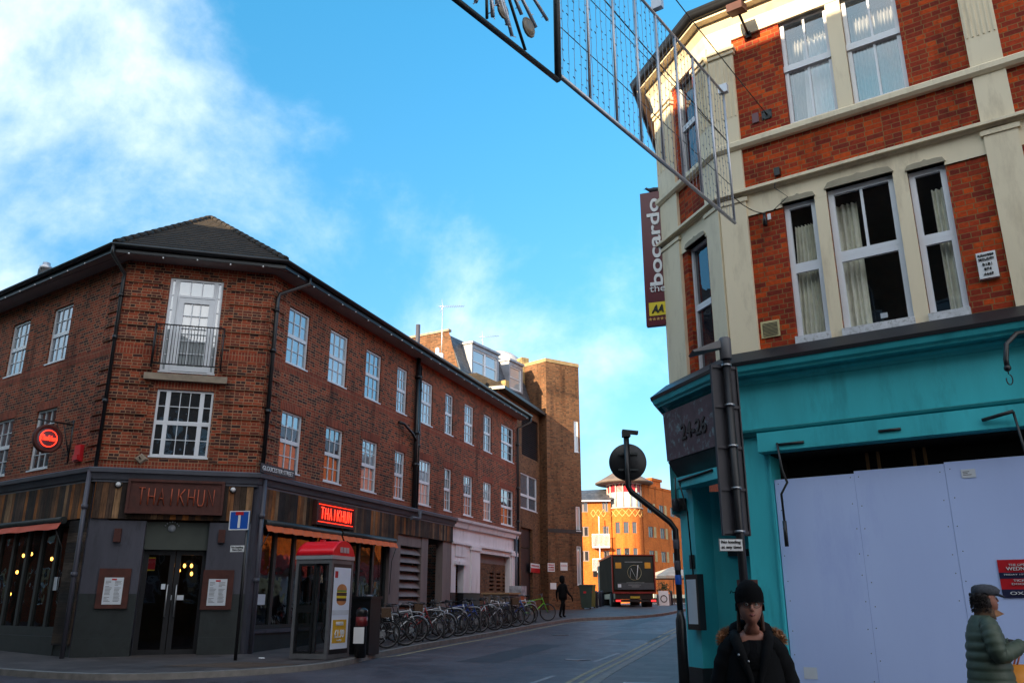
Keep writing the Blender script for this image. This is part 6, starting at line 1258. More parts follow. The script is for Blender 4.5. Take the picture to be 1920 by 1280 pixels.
# ================================================================== bicycles
rimm = mat('dull_rim', (.16, .16, .17), .4, metal=.7, var=.3, scale=9)
def wheel(x, parent, r=.335, dark=True):
    c = Vector((x, 0, r)); ty = MB().tube([c + Vector((math.cos(R(a)) * (r - .018), 0, math.sin(R(a)) * (r - .018))) for a in range(0, 360, 15)], .019, 6, True).build('wheel', M['rubber'], parent)
    rm = MB().tube([c + Vector((math.cos(R(a)) * (r - .045), 0, math.sin(R(a)) * (r - .045))) for a in range(0, 360, 15)], .011, 5, True)
    for k in range(14): a = R(k * 360 / 14); rm.tube([c + Vector((0, .02 * (-1) ** k, 0)), c + Vector((math.cos(a) * (r - .05), 0, math.sin(a) * (r - .05)))], .0028, 3)
    rm.tube([c + Vector((0, -.05, 0)), c + Vector((0, .05, 0))], .02, 8); rm.build('rim', rimm, ty); return ty
def bike(col, step=False, basket=None, guards=True, lab='', drop=False):
    root = thing('bicycle', lab, 'bicycle', 'bicycles parked along the kerb'); wheel(-.52, root); wheel(.54, root)
    BBk, SE, HD, HT, RA, FA = Vector((-.07, 0, .29)), Vector((-.21, 0, .80)), Vector((.33, 0, .84)), Vector((.38, 0, .68)), Vector((-.52, 0, .335)), Vector((.54, 0, .335))
    f = MB(); f.tube([BBk, SE], .016, 8); f.tube([HD + Vector((-.02, 0, .05)), HT + Vector((.02, 0, -.02))], .02, 8); f.tube([HT, BBk], .018, 8)
    if step: f.tube([HD, Vector((.05, 0, .50)), Vector((-.12, 0, .46))], .015, 8)
    else: f.tube([SE + Vector((.01, 0, -.04)), HD], .015, 8)
    for s in (-1, 1):
        y = Vector((0, .055 * s, 0)); f.tube([BBk + y * .5, RA + y], .010, 6); f.tube([SE + Vector((0, 0, -.06)) + y * .3, RA + y], .008, 6); f.tube([HT + y * .5, HT + Vector((.04, 0, -.06)) + y * .9, FA + y], .012, 6)
    f.build('frame', M[col] if isinstance(col, str) else col, root)
    h = MB(); st = HD + Vector((-.03, 0, .13)); h.tube([HD, st], .014, 6)
    if drop:
        for s in (-1, 1): h.tube([st, st + Vector((.06, .2 * s, 0)), st + Vector((.14, .21 * s, -.02)), st + Vector((.15, .21 * s, -.1)), st + Vector((.05, .21 * s, -.13))], .013, 6)
    else: h.tube([st + Vector((-.12, -.29, .03)), st + Vector((-.02, -.18, .05)), st + Vector((.03, 0, 0)), st + Vector((-.02, .18, .05)), st + Vector((-.12, .29, .03))], .012, 6)
    h.build('handlebar', rimm, root)
    s = MB(); s.tube([SE, SE + Vector((-.03, 0, .12))], .013, 6); s.loft([s.ring(SE + Vector((x, 0, .15)), (1, 0, 0), r, 10, r * .35) for x, r in ((-.17, .03), (-.15, .085), (-.10, .095), (-.04, .06), (.06, .025), (.13, .018), (.14, .004))]); s.build('saddle', M['rubber'], root)
    c = MB().lathe(BBk + Vector((0, -.045, 0)), [(.09, 0), (.09, .006)], 18, (0, 1, 0)); c.tube([BBk + Vector((0, -.07, 0)), BBk + Vector((.09, -.07, -.14)), BBk + Vector((.09, -.16, -.14))], .010, 5); c.tube([BBk + Vector((0, .07, 0)), BBk + Vector((-.09, .07, .14)), BBk + Vector((-.09, .16, .14))], .010, 5); c.build('crank', M['steel'], root)
    if guards:
        for x, a0, a1 in ((-.52, 20, 200), (.54, 10, 140)): MB().tube([Vector((x, 0, .335)) + Vector((math.cos(R(a)), 0, math.sin(R(a)))) * .362 for a in range(a0, a1, 15)], .012, 5).build('mudguard', guards if not isinstance(guards, bool) else M['rubber'], root)
        if not step: MB().box((-.42, 0, .72), .38, .10, .02).build('carrier', M['black'], root)
    if basket: q = MB(); q.box((.50, 0, .86), .24, .34, .22); q.build('basket', basket, root)
    return root
def copy_tree(o, parent=None):
    c = o.copy(); COL.objects.link(c); c.parent = parent
    for ch in o.children: copy_tree(ch, c)
    return c
green = mat('lime_paint', (.16, .50, .02), .35, var=.05); blu = mat('blue_frame', (.02, .06, .30), .35, var=.05); wh = mat('white_frame', (.60, .62, .64), .3, var=.05); wick = mat('wicker', (.10, .055, .03), .8, var=.4, scale=30); sil = M['alu']; redf = mat('red_frame', (.25, .02, .02), .35)
protos = {'black': lambda: bike('black', lab='x'), 'white': lambda: bike(wh, lab='x', guards=M['alu']), 'blue': lambda: bike(blu, lab='x', guards=False), 'green': lambda: bike(green, lab='x', guards=False), 'step': lambda: bike('black', True, wick, lab='x'), 'silver': lambda: bike(sil, False, lab='x', drop=True, guards=False), 'red': lambda: bike(redf, True, lab='x')}
random.seed(31)
made = {}
BK = [(2.3, 'step', 78, 'first bicycle by the black cabinet, black step through with a wicker basket'), (3.2, 'black', 74, 'black bicycle second from the cabinet with pale mudguards'), (4.3, 'white', 66, 'white framed bicycle in front of the lower louvres'),
      (5.0, 'red', 80, 'dark red step through bicycle just beyond the white one'), (6.1, 'white', 64, 'second white framed bicycle, beside the dark doorway'), (6.9, 'black', 76, 'black bicycle in front of the dark doorway'), (7.9, 'silver', 70, 'silver drop bar bicycle before the taupe pier'),
      (8.8, 'blue', 72, 'blue bicycle nearer the camera of the two blue ones'), (9.9, 'black', 78, 'black bicycle in front of the black plinth'), (10.8, 'silver', 68, 'silver drop bar bicycle beside the wicker basket one'), (11.8, 'step', 74, 'black step through bicycle with wicker basket before the vented brick panel'),
      (12.9, 'blue', 80, 'second blue bicycle, close to the bright hoop stands'), (14.0, 'white', 60, 'white bicycle furthest up the street beside the green one'), (15.6, 'green', 72, 'lime green bicycle at the far end of the row')]
EX = ['black bicycle tucked close behind the one by the cabinet', 'dark bicycle behind the louvre bicycles', 'black bicycle half hidden behind the first white one', 'silver bicycle pressed against the second white one', 'black bicycle wedged behind the doorway bicycle', 'blue bicycle nearest the wall in the middle of the row', 'dark red bicycle behind the black plinth bicycle', 'black bicycle behind the basket bicycle near the vented brick', 'white bicycle behind the second blue one']
for i, lb in enumerate(EX): BK.append((2.7 + i * 1.33, ['black', 'black', 'step', 'silver', 'black', 'blue', 'red', 'black', 'white'][i], [250, 70, 76, 66, 255, 72, 68, 80, 248][i], lb))
random.seed(5)
for i, (tt, kd_, az_, lb) in enumerate(BK):
    if kd_ in made: o = copy_tree(made[kd_])
    else: o = made[kd_] = protos[kd_]()
    p = WR.P(tt, 0, (1.95 if i < 14 else 1.5) + random.uniform(-.12, .1)); a = az_ + random.uniform(-5, 5); o.location = (p.x, p.y, gz(p.y) + .107); o.rotation_euler = (R(random.uniform(-6, 6)), 0, R(90 - a)); o['label'] = lb
hp_ = None
HL = ['steel hoop stand nearest the black cabinet', 'steel hoop stand beside the second bicycle', 'steel hoop stand in front of the louvres', 'steel hoop stand beside the second white bicycle', 'steel hoop stand before the taupe pier', 'steel hoop stand at the white door recess', 'steel hoop stand before the vented brick', 'bright steel hoop stand third from the green bicycle', 'bright steel hoop stand second from the green bicycle', 'bright steel hoop stand beside the green bicycle']
for i in range(10):
    tt = 1.9 + i * 1.42; p = WR.P(tt, 0, 2.0); 
    if hp_ is None: hp_ = tag(MB().tube([(-.36, 0, 0), (-.36, 0, .66), (-.33, 0, .74), (-.25, 0, .78), (.25, 0, .78), (.33, 0, .74), (.36, 0, .66), (.36, 0, 0)], .025, 8).build('cycle_stand', mat('dull_steel', (.24, .24, .25), .4, metal=.7, var=.3, scale=7)), 'x', 'bike stand', 'steel hoop stands along the kerb'); o = hp_
    else: o = hp_.copy(); COL.objects.link(o)
    o['label'] = HL[i]; o.location = (p.x, p.y, gz(p.y) + .1); o.rotation_euler = (0, 0, R(90 - 88))
# grey child seat on the second bike, delivery box bike with tan crate
p = WR.P(3.6, 0, 1.5); z = gz(p.y) + .1; t = thing('child_seat', 'grey moulded child seat fixed over a rear wheel among the nearest bicycles', 'child seat', loc=(p.x, p.y, z + .7)); m_ = MB(); m_.loft([m_.ring(Vector((p.x - .03 * k, p.y, z + .72 + .09 * k)), (0, 0, 1), .14 - .012 * abs(k - 2), 12, .10) for k in range(7)]); m_.build('shell', mat('seat_grey', (.13, .14, .17), .5), t)
p = WR.P(14.6, 0, 1.0); z = gz(p.y) + .1; t = thing('cargo_box', 'tan and grey covered cargo box behind the far bicycles', 'cargo box', loc=(p.x, p.y, z)); MB().box((p.x, p.y, z + .75), 1.15, .8, .55, 30).build('box', mat('tan_cover', (.22, .17, .14), .8, var=.4), t); MB().box((p.x, p.y, z + 1.06), 1.25, .9, .06, 30).build('lid', mat('tan_lid', (.42, .26, .14), .8), t)
for s in (-.4, .4): MB().lathe((p.x + s, p.y - .3, z + .25), [(.25, -.02), (.25, .02)], 16, (0.3, 1, 0)).build('wheel', M['rubber'], t)
MB().box((p.x, p.y, z + .45), 1.0, .6, .06, 30).build('base_frame', M['black'], t)
p = WR.P(16.0, 0, 1.2); z = gz(p.y) + .1; t = thing('delivery_crate', 'orange crate under a pale food delivery box beside the green bicycle', 'crate', loc=(p.x, p.y, z)); MB().box((p.x, p.y, z + .80), .52, .45, .26, 25).build('crate', mat('crate_orange', (.45, .12, .04), .6), t); MB().box((p.x, p.y, z + 1.13), .56, .48, .38, 25).build('insulated_box', mat('pale_bag', (.40, .40, .44), .6, var=.5, scale=5), t); MB().box((p.x, p.y, z + .34), .08, .3, .68, 25).build('stand', M['black'], t)
# bins beyond the tower
for px_, D_, h_, w_, m_, lb in ((1096, 46.5, 1.15, .8, mat('bin_green', (.02, .045, .035), .6), 'dark green wheeled bin nearest the tower corner'), (1108, 48.5, 1.15, .5, mat('bin_olive', (.16, .15, .04), .6), 'narrow olive bin behind the dark green one')):
    p = at(px_, 1140, D_); z = gz(p.y) + .1; t = thing('wheelie_bin', lb, 'bin', 'bins beyond the tower', (p.x, p.y, z)); q = MB(); q.hexa([Vector((p.x + a * w_ * .42, p.y + b * .35, z + .06)) for a, b in ((-1, -1), (1, -1), (1, 1), (-1, 1))] + [Vector((p.x + a * w_ * .5, p.y + b * .42, z + h_)) for a, b in ((-1, -1), (1, -1), (1, 1), (-1, 1))]); q.build('body', m_, t); MB().box((p.x, p.y, z + h_ + .05), w_ * 1.06, .9, .09).build('lid', m_, t); MB().lathe((p.x + w_ * .35, p.y - .2, z + .1), [(.1, -.03), (.1, .03)], 12, (1, 0, 0)).lathe((p.x - w_ * .35, p.y - .2, z + .1), [(.1, -.03), (.1, .03)], 12, (1, 0, 0)).build('wheels', M['rubber'], t); MB().box((p.x, p.y - .40, z + .85), .14, .02, .1).build('label', M['red'], t)
for px_, D_, lb in ((1119, 49, 'grey bollard nearest the bins'), (1125, 51, 'grey bollard beside the truck wheel'), (1260, 58, 'dark bollard beside the planter right of the truck'), (1130, 53, 'grey bollard in the shadow of the truck')):
    p = at(px_, 1135, D_); z = gz(p.y); t = tag(MB().lathe((p.x, p.y, z), [(.09, 0), (.08, .85), (.10, .87), (.09, .97), (.03, 1.02)], 12).build('bollard', M['grey']), lb, 'bollard', 'bollards at the street end')
# ================================================================== truck
rl, rr_ = at(1149, 1120, 50.5), at(1226, 1120, 51.0); az_t = math.degrees(math.atan2(rr_.x - rl.x, rr_.y - rl.y)); WTk = Wall(rl.xy, az_t + 0); tw = (rr_ - rl).xy.length
zg = gz(51) + .0; TL = 7.2; ztop = at(1190, 1041, 51).z
WTk = Wall(rl.xy, 90.0); t = thing('box_truck', 'dark grey box lorry seen from behind with a round monogram on its tail lift', 'truck', loc=WTk.P(tw / 2, zg, -3))
zb = zg + .95; tg = mat('truck_grey', (.018, .028, .027), .5, spec=.3, var=.2, scale=2); 
MB().wbox(WTk, 0, tw, zb, ztop, -TL, 0).build('cargo_box', mat('truck_side', (.035, .022, .013), .9, spec=.05, var=.3, scale=1), t); MB().wbox(WTk, .12, tw - .12, zb + .12, ztop - .1, 0, .05).build('tail_door', tg, t)
e_ = MB()
for q in ((-.02, .05, zb, ztop), (tw - .05, tw + .02, zb, ztop), (0, tw, ztop - .02, ztop + .03)): e_.wbox(WTk, q[0], q[1], q[2], q[3], -.02, .03)
e_.wbox(WTk, .0, tw, zb - .1, zb, -.02, .02); e_.build('red_edge', mat('truck_red', (.22, .015, .012), .4), t)
MB().wbox(WTk, -.03, .01, ztop - .06, ztop + .06, -TL, -.02).build('sunlit_edge_strip', M['orange'], t)  # orange strip paints in sunlight along the top left edge of the box
MB().wbox(WTk, .3, tw - .1, zb + .12, zb + .5, .05, .12).build('tail_lift', mat('lift_grey', (.05, .065, .075), .4), t)
cx_, cz_ = tw * .52, zb + (ztop - zb) * .52; lg = MB(); lg.tube([WTk.P(cx_ + .40 * math.cos(R(a)), cz_ + .42 * math.sin(R(a)), .07) for a in range(0, 360, 15)], .012, 5, True); lg.build('logo_ring', mat('pale_gold', (.45, .42, .25), .5), t)
MB().tube([WTk.P(cx_ - .26, cz_ - .3, .07), WTk.P(cx_ - .2, cz_ + .25, .07), WTk.P(cx_ + .12, cz_ - .40, .07), WTk.P(cx_ + .22, cz_ + .42, .07)], .022, 5).build('logo_letter', M['signw'], t)
for q in ((cx_ - .55, cx_ + .5, cz_ + .58, cz_ + .62), (cx_ - .5, cx_ + .55, cz_ - .58, cz_ - .555), (cx_ - .4, cx_ + .35, zb + .36, zb + .39), (cx_ - .2, cx_ + .25, zb + .26, zb + .29)): MB().wbox(WTk, *q, .12 if q[2] < zb + .5 else .05, .125 if q[2] < zb + .5 else .055).build('lettering_strip', mat('dull_letters', (.25, .27, .28), .5), t)
for u in (.38, tw - .42): MB().wbox(WTk, u - .17, u + .17, ztop - .75, ztop - .42, .05, .06).build('hazard_sticker', mat('amber_sticker', (.65, .30, .02), .5), t)
MB().wbox(WTk, .3, .5, zb + .24, zb + .42, .12, .125).build('white_sticker', M['paper'], t)
MB().wbox(WTk, .15, tw - .15, zg + .55, zb - .1, -TL + .1, -.1).wbox(WTk, .05, tw - .05, zg + .38, zg + .52, -.25, -.1).build('chassis', M['black'], t)
MB().wbox(WTk, cx_ - .28, cx_ + .28, zg + .58, zg + .70, -.1, -.06).build('number_plate', mat('plate_yellow', (.45, .33, .03), .5), t)
for u in (.35, tw - .12): MB().wbox(WTk, u - .16, u + .12, zg + .40, zg + .50, -.1, -.07).build('tail_light', M['tail'], t)
for u in (.02, tw - .62):
    for d in (-1.6, -TL + .6): 
        wh_ = MB().lathe(WTk.P(u, zg + .46, d), [(.30, 0), (.46, .03), (.47, .12), (.47, .48), (.46, .57), (.30, .6)], 20, WTk.u).build('wheel', M['rubber'], t); MB().lathe(WTk.P(u, zg + .46, d), [(.22, -.01), (.25, .03), (.25, .57), (.22, .61)], 16, WTk.u).build('rim', M['greyd'], wh_)
MB().wbox(WTk, .05, tw - .05, zg + .6, ztop - .3, -TL - 1.7, -TL - .1).build('cab', tg, t)
for s in (0, 1): u = -.32 if s == 0 else tw + .04; MB().wbox(WTk, u, u + .28, zg + 2.0, zg + 2.4, -TL - 1.2, -TL - 1.1).build('mirror', M['black'], t)
# scene right of the truck: parasol, A board, planter
p = at(1262, 1082, 64); g_ = gz(64); t = thing('parasol', 'wide cream parasol beside the lorry at the street end', 'parasol', loc=(p.x, p.y, g_)); q = MB(); top = Vector((p.x, p.y, g_ + 2.75)); rr = 2.3
pts = [Vector((p.x + rr * math.cos(R(a + 22)), p.y + rr * math.sin(R(a + 22)), g_ + 2.05)) for a in range(0, 360, 45)]
for a, b in zip(pts, pts[1:] + pts[:1]): q.poly([a, b, top]); q.quad(a - Vector((0, 0, .18)), b - Vector((0, 0, .18)), b, a)
q.build('canopy', mat('parasol_cream', (.55, .42, .32), .8), t); MB().tube([(p.x, p.y, g_), top], .03, 8).build('pole', M['pinkg'], t)
p = at(1245, 1128, 57); g_ = gz(57); t = thing('planter', 'pale square planter with a bushy shrub right of the lorry', 'plant', loc=(p.x, p.y, g_)); MB().box((p.x, p.y, g_ + .4), .85, .7, .8, 5).build('box', M['pinkg'], t); fm = MB(); random.seed(9)
for i in range(420):
    a, e, r = random.uniform(0, 6.28), random.uniform(-.2, 1.5), random.uniform(.2, .62) ; c = Vector((p.x + math.cos(a) * math.cos(e) * r, p.y + math.sin(a) * math.cos(e) * r, g_ + .95 + math.sin(e) * r * 1.0)); d = Vector((random.uniform(-1, 1), random.uniform(-1, 1), random.uniform(.2, 1))).normalized() * .13; s = Vector((random.uniform(-1, 1), random.uniform(-1, 1), random.uniform(-1, 1))).normalized() * .035; fm.poly([c - s, c + d * .5 - s * .2, c + d, c + s])
fm.build('foliage', mat('shrub_leaf', (.05, .08, .02), .6, var=.5, scale=10), t)
p = at(1245, 1128, 55.8); g_ = gz(56); WAb = Wall((p.x - .32, p.y), 88); t = thing('pavement_sign', 'white framed board with a dark ring symbol in front of the planter', 'sign', loc=(p.x, p.y, g_)); q = MB(); q.hexa([WAb.P(0, g_, .12), WAb.P(.64, g_, .12), WAb.P(.64, g_, .09), WAb.P(0, g_, .09), WAb.P(0, g_ + 1.0, -.05), WAb.P(.64, g_ + 1.0, -.05), WAb.P(.64, g_ + 1.0, -.08), WAb.P(0, g_ + 1.0, -.08)]); q.build('board', M['signw'], t)
MB().tube([WAb.P(.32 + .2 * math.cos(R(a)), g_ + .52 + .2 * math.sin(R(a)), .05 - .17 * .2 * math.sin(R(a))) for a in range(0, 360, 20)], .025, 5, True).build('ring_symbol', M['ink'], t)
# ================================================================== black cranked post with round sign seen from behind
PD = 12.5; P1 = [at(1180, 816, PD), at(1178, 912, PD), at(1184, 922, PD), at(1256, 978, PD), at(1265, 992, PD)]; bx = at(1276, 1240, PD).x; base = Vector((at(1270, 1120, PD).x + .03, PD, gz(PD) + .1))
P1 = [Vector((P1[1].x, PD, P1[0].z)), P1[1], P1[2], P1[3], Vector((base.x, PD, P1[4].z)), base + Vector((0, 0, 1.1))]
t = thing('sign_post', 'black cranked post with a round sign facing away, in front of the teal pier', 'sign post', loc=base); MB().tube(P1, .043, 10).build('pole', M['black'], t); MB().lathe(base, [(.075, 0), (.072, 1.06), (.055, 1.12), (.046, 1.2)], 14).build('base_shroud', M['black'], t)
dc = at(1177, 866, PD + .06); MB().lathe(dc, [(.0, 0), (.278, 0), (.283, .004), (.283, .012), (.278, .016), (0, .016)], 40, (.12, 1, 0)).build('sign_back', M['black'], t)
q = MB(); q.box(dc + Vector((0, -.03, .12)), .3, .03, .03); q.box(dc + Vector((0, -.03, -.12)), .3, .03, .03); q.build('bracket', M['greyd'], t)
q = MB(); tp_ = P1[0]; q.box(tp_ + Vector((.06, 0, .05)), .24, .1, .05, 0, Matrix.Rotation(R(6), 3, 'Y')); q.box(tp_ + Vector((0, 0, .02)), .12, .12, .09); q.build('lamp_hood', M['black'], t)
for z in (1.55, 1.75, 2.05): MB().lathe(base + Vector((0, 0, z)), [(.047, 0), (.048, .002), (.048, .13), (.047, .132)], 12).build('sticker', M['blue'] if z < 1.7 else M['grey'], t)
# ================================================================== grey lamp and sign post
SD = 9.9; c = at(1374, 830, SD); t = thing('street_lamp', 'slim dark post with a flat lamp head and tall grey sign backs', 'street lamp', loc=(c.x, SD, gz(SD) + .1)); zt = at(1362, 645, SD).z
MB().tube([(c.x, SD, gz(SD) + .1), (c.x, SD, zt)], .050, 12).build('pole', M['dark'], t)
hd = MB(); hd.lathe((c.x, SD, zt - .2), [(.07, 0), (.075, .01), (.075, .26), (.06, .28)], 14); hd.hexa([Vector((c.x - .03, SD - .03, zt - .05)), Vector((c.x - .03, SD + .06, zt - .05)), Vector((c.x - .42, SD + .12, zt - .14)), Vector((c.x - .42, SD - .14, zt - .14)), Vector((c.x - .03, SD - .03, zt + .06)), Vector((c.x - .03, SD + .06, zt + .06)), Vector((c.x - .44, SD + .12, zt - .12)), Vector((c.x - .44, SD - .14, zt - .12))]); hd.build('lamp_head', mat('lamp_grey', (.10, .10, .11), .5), t)
WSb = Wall((c.x, SD + .09), 72); zt1, zb1_ = at(1350, 684, SD).z, at(1376, 1003, SD).z; sb = MB(); H4 = zt1 - zb1_
sb.wbox(WSb, -.22, .15, zb1_, zt1, 0, .012); 
for u in (-.22, .135): sb.wbox(WSb, u, u + .016, zb1_, zt1, .012, .04)
for k in range(5): z = zb1_ + .02 + (H4 - .05) * k / 4; sb.wbox(WSb, -.20, .13, z, z + .035, .012, .035)
sb.build('sign_back', mat('sign_back_grey', (.05, .048, .058), .7, var=.2, scale=2), t)
cl_ = MB()
for k in range(5): z = zb1_ + .03 + (H4 - .05) * k / 4; cl_.mk().lathe((c.x, SD, z), [(.055, 0), (.062, .0), (.062, .025), (.055, .025)], 14)
cl_.builds('clamp', M['steel'], t)
WNl = Wall((c.x, SD - .06), 86); u0, u1 = WNl.U(1348, 1020), WNl.U(1393, 1020); z0, z1 = WNl.Z(1370, 1033), WNl.Z(1370, 1009); t2 = plate(WNl, u0, u1, z0, z1, .0, 'loading_plate', 'white no loading at any time plate clamped to the slim dark post', 'sign', 'signw', .008, ('ink', .006))
text_obj('No loading', WNl, (u0 + u1) / 2, z0 + (z1 - z0) * .70, .0105, (z1 - z0) * .30, (u1 - u0) * .80, M['ink'], t2); text_obj('at any time', WNl, (u0 + u1) / 2, z0 + (z1 - z0) * .29, .0105, (z1 - z0) * .30, (u1 - u0) * .82, M['ink'], t2)
MB().box((c.x + .07, SD + .12, at(1380, 1090, SD).z - .35), .2, .16, .75).build('control_box', M['rust'], t)
# ================================================================== street decoration
WD = Wall(AN1.xy, 215.0)
cBR = WD.px(1378, 418); cTR = WD.px(1362, 182); cBL = WD.px(1050, 143); cB2 = WD.px(855, 0); cJ = WD.px(1046, 151)
print('deco', cBR, cTR, cBL, cB2, cJ)
zb = (cBR[1] + cBL[1]) / 2; ua, ub = cBR[0], cBL[0]; ztp = cTR[1]
t = thing('light_curtain_frame', 'silver wire mesh light frame hung over the street beside the cream corner', 'decoration', loc=WD.P((ua + ub) / 2, zb, 0)); f = MB(); wz = lambda u: cBR[1] + (cBL[1] - cBR[1]) * (u - ua) / (ub - ua)
f.tube([WD.P(ua, wz(ua), 0), WD.P(ub, wz(ub), 0)], .022, 6); hg = ztp - cBR[1]; f.tube([WD.P(ua, wz(ua) + hg, 0), WD.P(ub, wz(ub) + hg, 0)], .018, 6)
for k in range(9): u = ua + (ub - ua) * k / 8; f.tube([WD.P(u, wz(u), 0), WD.P(u, wz(u) + hg, 0)], .014, 6)
f.build('frame', M['alu'], t); random.seed(2); wr = MB(); ncols = 8 * 5
for k in range(ncols):
    u = ua + (ub - ua) * (k + .5) / ncols; z = wz(u); pts = []
    while z < wz(u) + hg: pts.append(WD.P(u + random.uniform(-.009, .009), z, 0)); z += .10
    pts.append(WD.P(u, wz(u) + hg, 0)); wr.tube(pts, .0028, 3)
    for p in pts[1:-1]:
        if random.random() < .8: s = random.choice((-1, 1)); wr.tube([p, p + WD.u * .028 * s + Vector((0, 0, .008 * random.choice((-1, 1))))], .0045, 3)
wr.build('light_strings', mat('clear_cable', (.20, .21, .24), .5), t); cb = MB()
for fr in (.28, .62): cb.tube([WD.P(ua, wz(ua) + hg * fr, .01), WD.P(ub, wz(ub) + hg * fr, .01)], .005, 4)
cb.build('tie_cable', M['black'], t)
for u, z in ((ua + .0, wz(ua) + hg), (ua + (ub - ua) * .48, wz(ua) + hg)): MB().box(WD.P(u, z + .06, 0), .12, .07, .12, 35).build('junction_box', M['alu'], t)
t2 = thing('starburst_frame', 'silver starburst light frame at the top edge over the street', 'decoration', loc=WD.P(cJ[0], cJ[1], 0)); f = MB(); uj, zj = cJ; L2_ = cB2[0] - uj; f.tube([WD.P(uj, zj, 0), WD.P(uj + L2_ * 1.5, zj + (cB2[1] - zj) * 1.5, 0)], .024, 6); f.tube([WD.P(uj, zj, 0), WD.P(uj, zj + hg, 0)], .028, 6)
f.tube([WD.P(uj, zj + hg, 0), WD.P(uj + L2_ * 1.5, zj + hg, 0)], .02, 6)
a_ = WD.px(985, 95); b_ = WD.px(955, 0); f.tube([WD.P(a_[0], a_[1], 0), WD.P(b_[0], b_[1], 0), WD.P(b_[0] + (b_[0] - a_[0]), b_[1] + (b_[1] - a_[1]), 0)], .014, 6); f.tube([WD.P(*WD.px(913, 35), 0), WD.P(*WD.px(912, -30), 0)], .012, 6); f.build('frame', M['greyd'], t2)
ray_ = MB()
for a, b in (((1026, 38), (990, -20)), ((1005, 52), (970, -20)), ((978, 28), (958, -20)), ((960, 68), (940, -10)), ((952, 48), (935, -10)), ((924, 32), (920, -20)), ((932, 10), (930, -20)), ((892, 4), (900, -20))):
    p, q = WD.P(*WD.px(*a), 0), WD.P(*WD.px(*b), 0); ray_.tube([p, q], .016, 6)
    for k in range(6): c_ = p.lerp(q, k / 6); ray_.tube([c_, c_ + Vector((random.uniform(-.04, .04), 0, random.uniform(-.03, .03)))], .005, 3)
ray_.build('ray', M['alu'], t2)
for px_, py_, r in ((991, 52, .075), (943, 20, .06)):
    c_ = WD.P(*WD.px(px_, py_), 0); d_ = MB().lathe(c_, [(0, -.008), (r, -.008), (r, .008), (0, .008)], 20, WD.n); d_.tube([c_ + (WD.u * math.cos(R(a)) + Vector((0, 0, math.sin(R(a))))) * r for a in range(0, 360, 30)], .012, 5, True); d_.build('mirror_disc', mat('bronze_disc', (.30, .24, .17), .4), t2)
def cable(name, pts, lb, r=.007): 
    return tag(MB().tube(pts, r, 5).build(name, M['black']), lb, 'cable')
def sag(a, b, s, n=10): return [a.lerp(b, k / n) - Vector((0, 0, s * 4 * (k / n) * (1 - k / n))) for k in range(n + 1)]
cable('support_cable', sag(AN1, WD.P(ub + 4, wz(ub) + hg + .75, 0), .12, 14), 'black support cable running from the grey bolted wall plate over the street')
cable('support_cable', sag(WD.P(ua, wz(ua) + hg * .62, .01), WD.P(ub + 4, wz(ub) + hg * .8, .02), .05), 'thin black cable threaded through the middle of the mesh frame')
cable('supply_cable', sag(PLUG, WD.P(ua, wz(ua) + hg * .2, 0), .06), 'short black supply cable from the plug to the mesh frame')
# ================================================================== people
def skin_mesh(mb, V, E, root=0):
    me = bpy.data.meshes.new('s'); me.from_pydata([v[0] for v in V], E, []); me.update(); o = bpy.data.objects.new('s', me); COL.objects.link(o)
    o.modifiers.new('k', 'SKIN'); sv_ = me.skin_vertices[0].data
    for i, v in enumerate(V): r = v[1]; sv_[i].radius = (r, r) if not isinstance(r, tuple) else r; sv_[i].use_root = (i == root)
    sb_ = o.modifiers.new('b', 'SUBSURF'); sb_.levels = sb_.render_levels = 2; bpy.context.view_layer.update()
    m2 = bpy.data.meshes.new_from_object(o.evaluated_get(bpy.context.evaluated_depsgraph_get())); mb.add([v.co for v in m2.vertices], [tuple(p.vertices) for p in m2.polygons], True)
    bpy.data.objects.remove(o); bpy.data.meshes.remove(m2); return mb
class Fig:
    k = 1.0
    """local frame of a person: x to their left, y forward, z up, origin under the chin"""
    def __init__(s, o, az): s.o = Vector(o); s.f = azv(az); s.l = azv(az - 90)
    def __call__(s, x, y, z): return s.o + s.l * (x * s.k) + s.f * (y * s.k) + Vector((0, 0, z * s.k))
HEAD = [(-.07, 0.0500, .035, .062), (-.03, 0.0500, .045, .060), (-.008, 0.0333, .070, .055), (.006, 0.0400, .088, .058), (.03, 0.0577, .094, .066), (.055, 0.0688, .092, .080), (.085, 0.0766, .091, .092), (.112, 0.0810, .084, .099), (.128, 0.0827, .087, .102), (.15, 0.0838, .094, .105), (.18, 0.0799, .089, .103), (.205, 0.0644, .072, .086), (.224, 0.0377, .044, .054), (.232, 0.0067, .01, .012)]
def head(mb, F_):
    rg = []
    for z, w, fr, bk in HEAD:
        ring = []
        for k in range(24):
            a = 2 * math.pi * k / 24; sx = math.sin(a); cy = math.cos(a); x = w * (abs(sx) ** .9) * (1 if sx > 0 else -1); y = (fr if cy > 0 else bk) * (abs(cy) ** .9) * (1 if cy > 0 else -1)
            if cy > .85 and .03 < z < .05: y -= .002
            if .105 < z < .135 and cy > .5 and abs(sx) > .25: y -= .010
            ring.append(F_(x, y, z))
        rg.append(ring)
    mb.loft(rg)
    no = [(.134, .006, .004), (.120, .008, .012), (.100, .010, .020), (.086, .014, .028), (.078, .017, .022), (.072, .012, .006)]
    mb.loft([[F_(w * math.sin(2 * math.pi * k / 10), .084 + pr * .5 + pr * .5 * math.cos(2 * math.pi * k / 10) , z) for k in range(10)] for z, w, pr in no])
    for s in (-1, 1): mb.loft([[F_(s * (.083 + .008 * math.cos(b)) , -.005 + .018 * sc * math.sin(b), .108 + .006 * i) for b in [2 * math.pi * k / 8 for k in range(8)]] for i, sc in enumerate((.5, .9, 1, 1, .7))])
    return mb
